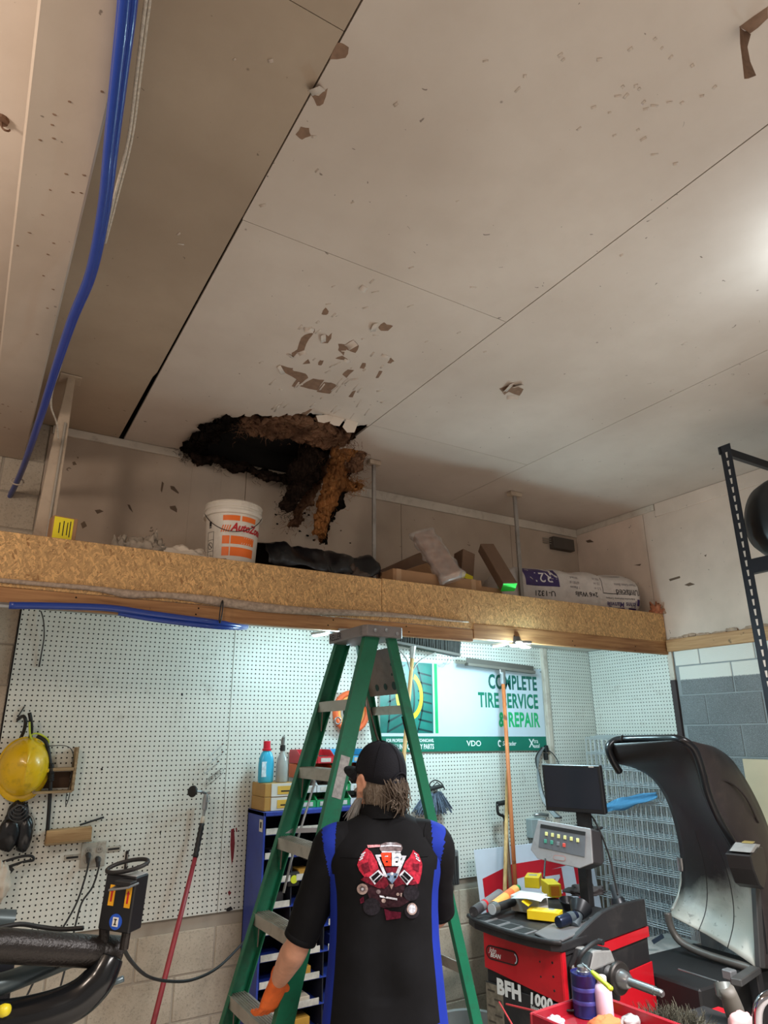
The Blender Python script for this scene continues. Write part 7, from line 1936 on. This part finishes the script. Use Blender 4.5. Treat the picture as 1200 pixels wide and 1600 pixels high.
# ---- shirt: body panel, side panels, sleeves, collar
PROF = [(.80, .212, .150, 0), (.86, .212, .150, 0), (.92, .207, .147, 0), (1.0, .200, .143, 0), (1.08, .193, .139, 0), (1.16, .187, .136, 0), (1.24, .186, .134, -.002), (1.30, .190, .132, -.004), (1.36, .200, .128, -.006), (1.40, .208, .122, -.006), (1.44, .208, .112, -.004), (1.465, .198, .102, .0), (1.485, .178, .092, .004), (1.505, .148, .083, .008), (1.522, .115, .076, .014), (1.535, .088, .070, .02), (1.545, .072, .066, .024)]
NS = 72
def shirt_r(z):
    for i in range(len(PROF) - 1):
        a, b_ = PROF[i], PROF[i + 1]
        if a[0] <= z <= b_[0]:
            t = (z - a[0]) / (b_[0] - a[0]); return [a[k] + (b_[k] - a[k]) * t for k in range(4)]
    return PROF[-1]
zs = [.80 + (1.545 - .80) * i / 60 for i in range(61)]
rings = []
for z in zs:
    _, rx, ry, cy = shirt_r(z)
    ring = []
    for i in range(NS):
        a = 2 * PI * i / NS; c_, s_ = math.cos(a), math.sin(a)
        p_ = .82
        x = rx * math.copysign(abs(c_) ** p_, c_); y = cy + ry * math.copysign(abs(s_) ** p_, s_)
        wr_n = noise.noise(V((x * 7, y * 5, z * 4.5))) * .008 + noise.noise(V((x * 3 + z * 9, y * 3, z * 2 - x * 6))) * .007
        # spine hollow on the back
        if s_ < 0: y += .010 * math.exp(-(x / .05) ** 2) * (1 if z > 1.0 else .4)
        ring.append(V((x * (1 + wr_n), y + wr_n * 1.4 * s_, z + (.004 * math.sin(a * 3) if z < .82 else 0))))
    rings.append(ring)
mbs = MB(FMN); mbs.loft(rings, False)
me = bpy.data.meshes.new('shirt_body'); me.from_pydata([tuple(p) for p in mbs.v], [], mbs.f)
so_ = link('shirt', me, [SHB_, SHBL], man, smooth=True)
def seamx(z):      # inner seam of the blue side panel, distance from the middle
    pts = [(.80, .178), (.92, .172), (1.08, .163), (1.20, .158), (1.28, .160), (1.34, .168), (1.38, .178), (1.42, .192), (1.45, .2), (1.47, .3)]
    for i in range(len(pts) - 1):
        if pts[i][0] <= z <= pts[i + 1][0]:
            t = (z - pts[i][0]) / (pts[i + 1][0] - pts[i][0]); return pts[i][1] + (pts[i + 1][1] - pts[i][1]) * t
    return .4
FMI_ = FMN.inverted()
for p in me.polygons:
    c = FMI_ @ p.center
    if c.z < 1.465 and abs(c.x) > seamx(c.z): p.material_index = 1
md = so_.modifiers.new('cloth', 'SOLIDIFY'); md.thickness = .003
SHBV = BVHTree.FromPolygons([tuple(p) for p in mbs.v], mbs.f)
def sleeve(S_, E_, end, m, s):
    """sleeve from inside the shoulder to the hem, blue inset at its top"""
    mb = MB(FMN)
    P = [S_ + V((-s * .075, 0, .022)), S_ + V((-s * .035, 0, .016)), S_ + V((s * .004, 0, .0)), S_.lerp(E_, .22) + V((s * .006, 0, 0)), S_.lerp(E_, .5), S_.lerp(E_, .78), S_.lerp(E_, end)]
    R = [.070, .076, .076, .071, .064, .058, .056]
    mb.tube(P, R, 96, False, 22)
    for i, v in enumerate(mb.v):
        mb.v[i] = v + noise.noise_vector(v * 11) * .006 + noise.noise_vector(v * 28) * .002
    me = bpy.data.meshes.new('sleeve'); me.from_pydata([tuple(p) for p in mb.v], [], mb.f)
    o = link('sleeve', me, [m, SHBL], man, smooth=True)
    for p in me.polygons:
        c = FMI_ @ p.center
        k = abs(c.x) - .168
        top = .030 * max(0, (c.z - 1.34) / .13)
        if c.z > 1.30 and 0 < k < .016 + top: p.material_index = 1
    q = o.modifiers.new('cloth', 'SOLIDIFY'); q.thickness = .003
    d = (E_ - S_).normalized(); c = S_.lerp(E_, end)
    mb = MB(FMN); mb.tube([c - d * .018, c - d * .016, c, c + d * .001], [.056, .0585, .0585, .056], 28, False); mb.build('sleeve_hem', m, o, smooth=True)
    return o
sleeve(LS, LE, .95, SHB_, -1)
sleeve(RS, RE, .98, SHB_, 1)
# collar
cr = []
for k, (dz, gr) in enumerate(((0, .0), (.022, .004), (.040, .003), (.036, .010), (.010, .013), (-.004, .016))):
    cr.append([V((v.x * (1 + gr / .07), .024 + (v.y - .024) * (1 + gr / .066), 1.532 + dz - .010 * max(0, math.sin(2 * PI * i / 40)))) for i, v in enumerate(ell((0, .024, 0), .072, .066, 40))])
MB(FMN).loft(cr, False).build('collar', SHB_, man, smooth=True)
# yoke seam across the back
pts = []
for i in range(17):
    x = -.15 + .30 * i / 16
    h = SHBV.ray_cast(FMN @ V((x, -.6, 1.415)), fM)
    if h[0] is not None: pts.append(h[0] - fM * .002)
MB().tube(pts, .0013, 5).build('yoke_seam', SHB_, so_)
# ---- printed engine on the back
def pdecal(name, pts, m, lift=.0025, cuts=2, smoothpts=0):
    """print polygon given in enlarged-photo coordinates, laid on the shirt back"""
    bm = bmesh.new()
    vv = [bm.verts.new((540 + x / 8.571, 1300 + y / 8.571, 0)) for x, y in pts]
    f = bm.faces.new(vv); bmesh.ops.triangulate(bm, faces=[f])
    bmesh.ops.subdivide_edges(bm, edges=bm.edges[:], cuts=cuts, use_grid_fill=True)
    for v in bm.verts:
        d = (RGT * ((v.co.x - 600) / FPX) - UPV * ((v.co.y - 800) / FPX) + FWD).normalized()
        h = SHBV.ray_cast(EYE, d)
        v.co = (h[0] - d * (.0018 + lift)) if h[0] is not None else EYE + d * 2.4
    me = bpy.data.meshes.new(name); bm.to_mesh(me); bm.free()
    return link(name, me, m, so_)
def circ(cx, cy, r, n=18, r2=None): return [(cx + r * math.cos(2 * PI * i / n), cy + (r2 or r) * math.sin(2 * PI * i / n)) for i in range(n)]
def ringp(cx, cy, r, w, n=22): return [(cx + r * math.cos(2 * PI * i / n), cy + r * math.sin(2 * PI * i / n)) for i in range(n + 1)] + [(cx + (r - w) * math.cos(2 * PI * i / n), cy + (r - w) * math.sin(2 * PI * i / n)) for i in range(n, -1, -1)]
def pm(n_, c): return mat('print_' + n_, c, .8, var=.45, vs=110, spec=.1, dirt=tuple(x * .45 for x in c), ds=70, damt=.7)
P_RED, P_DRED, P_CRIM = pm('eng_red', (168, 40, 58)), pm('eng_dark_red', (104, 26, 40)), pm('eng_crimson', (84, 22, 40))
P_DK, P_GR, P_LT, P_TAN = pm('eng_dark', (48, 28, 34)), pm('eng_grey', (110, 96, 98)), pm('eng_light', (196, 198, 208)), pm('eng_tan', (156, 136, 130))
P_OR, P_WH, P_BL, P_PK, P_K = pm('eng_orange', (222, 62, 36)), pm('eng_white', (206, 212, 226)), pm('eng_steel', (110, 132, 160)), pm('eng_pink', (206, 140, 146)), pm('eng_black', (20, 18, 22))
L0, L1, L2, L3 = .0006, .0014, .0022, .003
for nm, pts, m, l in (
    ('dark_block', [(240, 560), (980, 560), (960, 760), (900, 900), (740, 1000), (500, 1020), (330, 920), (270, 760)], P_DK, L0),
    ('left_cover', [(280, 215), (345, 265), (420, 400), (440, 480), (330, 600), (250, 600), (185, 520), (155, 440), (180, 360), (230, 270)], P_RED, L1),
    ('right_cover', [(905, 240), (980, 300), (1028, 430), (1020, 540), (985, 690), (930, 700), (850, 560), (770, 470), (800, 400), (860, 330)], P_RED, L1),
    ('left_block', [(330, 600), (440, 480), (540, 600), (580, 700), (520, 760), (430, 750), (300, 690), (200, 640), (250, 600)], P_DRED, L1),
    ('right_block', [(770, 480), (900, 600), (960, 690), (900, 710), (760, 700), (660, 740), (640, 650), (690, 600)], P_DRED, L1),
    ('cover_shade', [(200, 440), (300, 400), (330, 520), (250, 560)], P_DRED, L2), ('cover_shade', [(900, 420), (990, 430), (980, 540), (900, 500)], P_DRED, L2),
    ('fin', [(205, 300), (262, 262), (266, 278), (212, 318)], P_LT, L3), ('fin', [(190, 335), (245, 300), (250, 316), (196, 352)], P_LT, L3), ('fin', [(180, 370), (230, 338), (234, 354), (186, 388)], P_LT, L3),
    ('fin', [(920, 275), (960, 300), (955, 314), (918, 290)], P_LT, L3), ('fin', [(935, 310), (985, 345), (980, 360), (932, 326)], P_LT, L3), ('fin', [(945, 345), (1000, 385), (994, 398), (942, 360)], P_LT, L3),
    ('air_cleaner', [(470, 165), (540, 138), (680, 138), (745, 165), (765, 215), (740, 270), (480, 270), (455, 225)], P_GR, L1),
    ('air_cleaner_rim', [(470, 180), (600, 165), (740, 180), (745, 200), (600, 188), (468, 200)], P_LT, L2), ('air_cleaner_top', [(545, 150), (600, 140), (670, 150), (600, 158)], P_LT, L2), ('air_cleaner_base', [(480, 255), (740, 255), (735, 275), (485, 275)], P_LT, L2),
    ('intake_pipe', [(290, 175), (460, 168), (462, 198), (300, 212)], P_PK, L2),
    ('mid_red', [(520, 470), (720, 470), (680, 560), (560, 560)], P_DRED, L1),
    ('belt', [(395, 308), (440, 312), (560, 600), (522, 602)], P_LT, L2), ('belt', [(815, 318), (772, 318), (655, 592), (695, 602)], P_LT, L2), ('belt', [(400, 305), (480, 300), (480, 328), (412, 336)], P_LT, L2), ('belt', [(740, 315), (815, 318), (800, 344), (740, 340)], P_LT, L2),
    ('logo_left', [(472, 285), (500, 276), (612, 274), (612, 456), (525, 456), (490, 380)], P_OR, L3), ('logo_right', [(620, 276), (735, 284), (756, 330), (735, 365), (748, 410), (720, 456), (620, 456)], P_WH, L3),
    ('logo_cut', [(525, 318), (568, 318), (568, 332), (525, 332)], P_WH, .0038), ('logo_cut', [(538, 388), (568, 388), (568, 406), (538, 406)], P_K, .0038), ('logo_cut', [(668, 336), (712, 336), (712, 348), (668, 348)], P_BL, .0038), ('logo_cut', [(668, 388), (700, 388), (700, 410), (668, 410)], P_K, .0038),
    ('port', [(315, 605), (440, 505), (515, 580), (390, 705)], P_LT, L2), ('port_hole', [(342, 605), (432, 532), (462, 566), (370, 652)], P_K, L3), ('port_hole', [(382, 660), (472, 578), (500, 588), (408, 690)], P_K, L3),
    ('port', [(785, 505), (905, 615), (825, 715), (715, 580)], P_LT, L2), ('port_hole', [(790, 530), (880, 612), (848, 652), (762, 570)], P_K, L3), ('port_hole', [(752, 578), (838, 660), (815, 690), (735, 590)], P_K, L3),
    ('steel_mid', [(550, 555), (620, 540), (700, 560), (690, 610), (625, 695), (560, 620)], P_BL, L2), ('steel_tip', [(585, 700), (645, 700), (615, 770)], P_TAN, L2), ('steel_bits', circ(620, 560, 22, 12), P_WH, L3), ('steel_bits', circ(575, 600, 18, 10), P_K, L3), ('steel_bits', circ(665, 600, 18, 10), P_K, L3),
    ('lower_bits', circ(510, 920, 30, 10), P_TAN, L2), ('lower_bits', circ(440, 800, 30, 10), P_GR, L2), ('lower_bits', circ(700, 835, 22, 10), P_TAN, L2), ('lower_bits', [(735, 820), (758, 815), (750, 870), (735, 860)], P_TAN, L2),
    ('silver_bar', [(455, 848), (690, 888), (692, 914), (458, 872)], P_LT, L2), ('oil_pan', [(515, 1030), (560, 1040), (600, 1060), (745, 1075), (735, 1155), (545, 1182)], P_CRIM, L1),
    ('pulley', circ(225, 765, 74, 20), P_TAN, L2), ('pulley_hub', circ(225, 765, 40, 16), P_GR, L3), ('pulley_hub', circ(225, 765, 18, 12), P_LT, .0038), ('pulley', circ(890, 1030, 68, 20, 80), P_TAN, L2), ('pulley_hub', circ(890, 1030, 50, 16, 60), P_LT, L3),
    ('faint_ring', ringp(350, 1000, 118, 10), pm('eng_faint', (34, 31, 36)), L1), ('faint_ring', ringp(880, 820, 105, 10), pm('eng_faint', (34, 31, 36)), L1), ('faint_ring', ringp(890, 1060, 100, 8), pm('eng_faint', (34, 31, 36)), L1),
    ('red_hose', [(190, 900), (240, 860), (250, 940), (200, 960)], P_CRIM, L1)):
    pdecal('shirt_print_' + nm, pts, m, l)
# ---- cap
CAPM = mat('cap_navy_black', (20, 20, 26), .8, var=.15, bump=.3, bs=200, spec=.2)
FCP = FH @ Matrix.Rotation(math.radians(4), 4, 'X')
cap = MB(FCP); rr = []
for i in range(13):
    t = i / 12; a = PI / 2 * t
    k = math.cos(a) ** .8 if t < 1 else .02
    z = .022 + .116 * math.sin(a) ** .95
    ring = ell((0, -.004 + .004 * t, z), .0865 * k + .0, .1075 * k, 40)
    if i == 0: ring = [V((p.x, p.y, p.z - (.016 if p.y < -.02 else 0))) for p in ring]
    rr.append(ring)
cap.loft(rr, False); co_ = cap.build('cap_crown', CAPM, man, smooth=True)
q = co_.modifiers.new('cloth', 'SOLIDIFY'); q.thickness = .003
MB(FCP).lathe([(0, 0), (.008, 0), (.007, .004), (0, .005)], (0, 0, .138), seg=14).build('cap_button', CAPM, co_, smooth=True)
for k in range(6):
    a = k * PI / 3 + .5
    MB(FCP).tube([(.0875 * math.cos(a) * math.cos(t) ** .8, -.004 + .1085 * math.sin(a) * math.cos(t) ** .8, .023 + .117 * math.sin(t) ** .95) for t in [PI / 2 * j / 10 for j in range(10)]], .0011, 5).build('cap_seam', CAPM, co_)
g = []
for i in range(13):
    a = math.radians(22 + 136 * i / 12); row = []
    for j in range(7):
        s = j / 6; ext = .078 * math.sin(PI * (i / 12)) ** .55
        x = .0875 * math.cos(a); y = .1085 * math.sin(a) - .004
        row.append(FCP @ V((x * (1 + .02 * s), y + ext * s, .024 - .018 * s * (1 - .4 * s) - .022 * (abs(x) / .0875) ** 2 * s)))
    g.append(row)
MB().sheet(g, .004).build('cap_visor', CAPM, man, smooth=True)
# strap arch at the back
arcp = [(.034 * math.cos(t), -.113 + .012 * (1 - math.sin(t)), .012 + .038 * math.sin(t)) for t in [PI * i / 14 for i in range(15)]]
MB(FCP).tube(arcp, .0035, 6).build('strap_arch', CAPM, co_, smooth=True)
g = [[FCP @ V((-.036 + .072 * i / 10, -.1125 + .006 * ((i - 5) / 5) ** 2, .004 + .018 * j / 2)) for j in range(3)] for i in range(11)]
MB().sheet(g, .003).build('cap_strap', CAPM, co_, smooth=True)
# ---- hair and beard
HAIR = m_insul('hair_grey', (150, 134, 118), (206, 196, 184), (92, 78, 68)); BEARD = m_insul('beard_grey', (226, 224, 220), (240, 238, 236), (206, 202, 198))
for m_ in (HAIR, BEARD):
    for n_ in m_.node_tree.nodes:
        if n_.type == 'TEX_NOISE' and n_.inputs['Scale'].default_value == 16: n_.inputs['Scale'].default_value = 60
random.seed(41)
hb = MB(FH)
base = []
for z, k in ((.03, 1.01), (.0, 1.02), (-.03, 1.03), (-.06, 1.02), (-.085, .98), (-.10, .90)):
    w = {.03: .077, .0: .075, -.03: .072, -.06: .068, -.085: .060, -.10: .048}[z]; yb = {.03: -.104, .0: -.102, -.03: -.098, -.06: -.094, -.085: -.088, -.10: -.074}[z]
    row = []
    for i in range(25):
        a = PI * (1.02 + .96 * i / 24)
        row.append(FH @ V((w * k * math.cos(a), max(yb * k, -.2) * abs(math.sin(a)) ** .8 - (.0 if abs(math.cos(a)) < .9 else -.004), z)))
    base.append(row)
MB().sheet(base, .008).build('hair', HAIR, man, smooth=True)
for i in range(420):
    a = PI * random.uniform(1.0, 1.88); w = .077; z0 = random.uniform(.0, .035)
    c_, s_ = math.cos(a), math.sin(a)
    P = []
    knot = V((.004, -.110, -.048)); L = random.uniform(.5, 1.0)
    p0 = V((w * c_, -.108 * abs(s_) ** .8, z0))
    if random.random() < .6:
        tgt = knot + V((random.gauss(0, .016), random.gauss(0, .008), random.gauss(0, .014)))
        mid = p0.lerp(tgt, .5) + V((c_ * .006, -.010, -.006))
    else:
        tgt = V((w * c_ * .72 + random.gauss(0, .006), -.096 * abs(s_) ** .8 + random.gauss(0, .005), -.075 - random.uniform(0, .03)))
        mid = p0.lerp(tgt, .5) + V((c_ * .005, -.006 * abs(s_), 0))
    hb.tube([p0, mid, tgt], [.0018, .0022, .0010], 4, False, 3)
for i in range(120):
    k0 = V((.004, -.112, -.048)) + V([random.gauss(0, .012) for _ in range(3)])
    d = V((random.gauss(0, .014), random.uniform(-.006, .006), -random.uniform(.015, .045)))
    hb.tube([k0, k0 + d * .5 + V((random.gauss(0, .006), -.006, 0)), k0 + d], [.002, .002, .0008], 4, False, 3)
o = hb.build('hair_strands', HAIR, man); o['kind'] = 'stuff'
bd2 = MB(FH)
for i in range(520):
    s = random.uniform(-1, 1); u = random.random()
    p0 = V((.064 * s, .088 - .075 * abs(s) ** 2.0, -.055 - .055 * (1 - abs(s)) * u - .03 * u))
    d = V((random.gauss(.0, .012) + .012 * s, random.uniform(.0, .04), -random.uniform(.04, .10)))
    bd2.tube([p0, p0 + d * .5 + V((.006 * s, .006, 0)), p0 + d], [.0017, .0016, .0006], 4, False, 3)
o = bd2.build('beard_strands', BEARD, man); o['kind'] = 'stuff'
MB(FH).tube([(-.028, .098, -.048), (0, .107, -.043), (.028, .098, -.048)], [.006, .008, .006], 8, smooth=3).build('moustache', BEARD, man, smooth=True)
# ---- glove on the left hand: palm and five fingers closing on the ladder rail
GLV = mat('glove_orange', (226, 104, 36), .7, var=.15, vs=30, bump=.4, bs=60, dirt=(120, 62, 30), damt=.4)
FHN = FMN
gl = MB(FMN)
d0 = (LHD - LW).normalized(); side = V((.72, .62, .05)); side = (side - d0 * side.dot(d0)).normalized(); nrm = d0.cross(side)
pr = []
for t, w, th in ((-.42, .036, .034), (-.25, .037, .034), (-.05, .033, .030), (.2, .038, .026), (.6, .044, .025), (1.0, .046, .023), (1.15, .040, .018)):
    c = LW.lerp(LHD, t); pr.append([c + side * (w * math.cos(a)) + nrm * (th * math.sin(a)) for a in [2 * PI * i / 20 for i in range(20)]])
gl.loft(pr)
for k, (u, ln) in enumerate(((-.034, .060), (-.011, .072), (.012, .076), (.034, .068))):
    b0 = LHD + side * u + d0 * .008; bend = side * .0 + nrm * (-1) 
    p1_ = b0 + d0 * ln * .42 + bend * .008; p2_ = p1_ + d0 * ln * .30 + bend * ln * .28; p3_ = p2_ + d0 * ln * .10 + bend * ln * .34
    gl.tube([b0 - d0 * .02, b0, p1_, p2_, p3_], [.0098, .0100, .0096, .0090, .0075], 12, True, 3)
tb0 = LW.lerp(LHD, .25) + side * .034
gl.tube([tb0 - side * .012, tb0 + side * .016 + d0 * .020, tb0 + side * .026 + d0 * .045 - nrm * .010, tb0 + side * .022 + d0 * .066 - nrm * .022], [.014, .0145, .0125, .0095], 12, True, 3)
go = gl.build('glove', GLV, man, smooth=True)
md = go.modifiers.new('weld', 'REMESH'); md.mode = 'VOXEL'; md.voxel_size = .0032; md.use_smooth_shade = True
md = go.modifiers.new('soft', 'SMOOTH'); md.iterations = 3
# right hand glove, in front of him
gr = MB(FMN); d1 = V((-.75, .62, .1)).normalized(); s1 = V((0.1, .1, 1)); s1 = (s1 - d1 * s1.dot(d1)).normalized(); n1_ = d1.cross(s1)
pr = []
for t, w, th in ((-.035, .036, .034), (0, .033, .03), (.03, .040, .026), (.07, .045, .024), (.09, .04, .018)):
    c = RW + d1 * t; pr.append([c + s1 * (w * math.cos(a)) + n1_ * (th * math.sin(a)) for a in [2 * PI * i / 18 for i in range(18)]])
gr.loft(pr)
for u, ln in ((-.034, .06), (-.011, .072), (.012, .076), (.034, .068)):
    b0 = RW + d1 * .08 + s1 * u
    gr.tube([b0 - d1 * .02, b0, b0 + d1 * ln * .4 + n1_ * .006, b0 + d1 * ln * .7 + n1_ * ln * .3, b0 + d1 * ln * .75 + n1_ * ln * .65], [.0115, .0118, .0112, .0105, .0085], 12, True, 3)
gr.tube([RW + d1 * .02 + s1 * .03, RW + d1 * .045 + s1 * .055, RW + d1 * .075 + s1 * .062 + n1_ * .01], [.014, .0135, .0095], 12, True, 3)
go = gr.build('glove', GLV, man, smooth=True)
md = go.modifiers.new('weld', 'REMESH'); md.mode = 'VOXEL'; md.voxel_size = .0045; md.use_smooth_shade = True
# ---- trousers and boots
JEAN = mat('jeans', (54, 62, 78), .9, var=.15, vs=40, bump=.3, bs=90)
tr_ = MB(FMN)
tr_.loft([ell((0, 0, z), rx, ry, 30) for z, rx, ry in ((.98, .178, .128), (.92, .182, .130), (.84, .188, .132), (.78, .186, .125))])
for s in (-1, 1): limb(tr_, [(s * .092, 0, .86), (s * .10, .008, .68), (s * .106, .012, .48), (s * .107, -.006, .30), (s * .107, -.006, .07)], [.104, .096, .075, .070, .066], 22)
to = tr_.build('trousers', JEAN, man, smooth=True)
md = to.modifiers.new('weld', 'REMESH'); md.mode = 'VOXEL'; md.voxel_size = .012; md.use_smooth_shade = True
BOOT = mat('boot_leather', (60, 44, 34), .6, var=.2, bump=.2)
for s in (-1, 1):
    b = MB(FMN); b.loft([ell((s * .11, y, .0 + h / 2), w, h / 2, 20) for y, w, h in ()]) if False else None
    rows = []
    for y, w, h in ((-.085, .030, .08), (-.07, .040, .11), (-.02, .045, .12), (.04, .046, .10), (.10, .050, .075), (.16, .050, .06), (.20, .036, .045)):
        rows.append([V((s * .112 + w * math.cos(a), y, .022 + max(0, h * (.5 + .5 * math.sin(a))) )) for a in [2 * PI * i / 20 for i in range(20)]])
    b.loft(rows); bo2 = b.build('boot', BOOT, man, smooth=50)
    sole = [(s * .112 + .05 * math.cos(a) * (1.05 if math.sin(a) > 0 else .9), .058 + .15 * math.sin(a)) for a in [2 * PI * i / 24 for i in range(24)]]
    MB(FMN).prism(sole, .026).build('sole', RUB, bo2, bevel=.003)
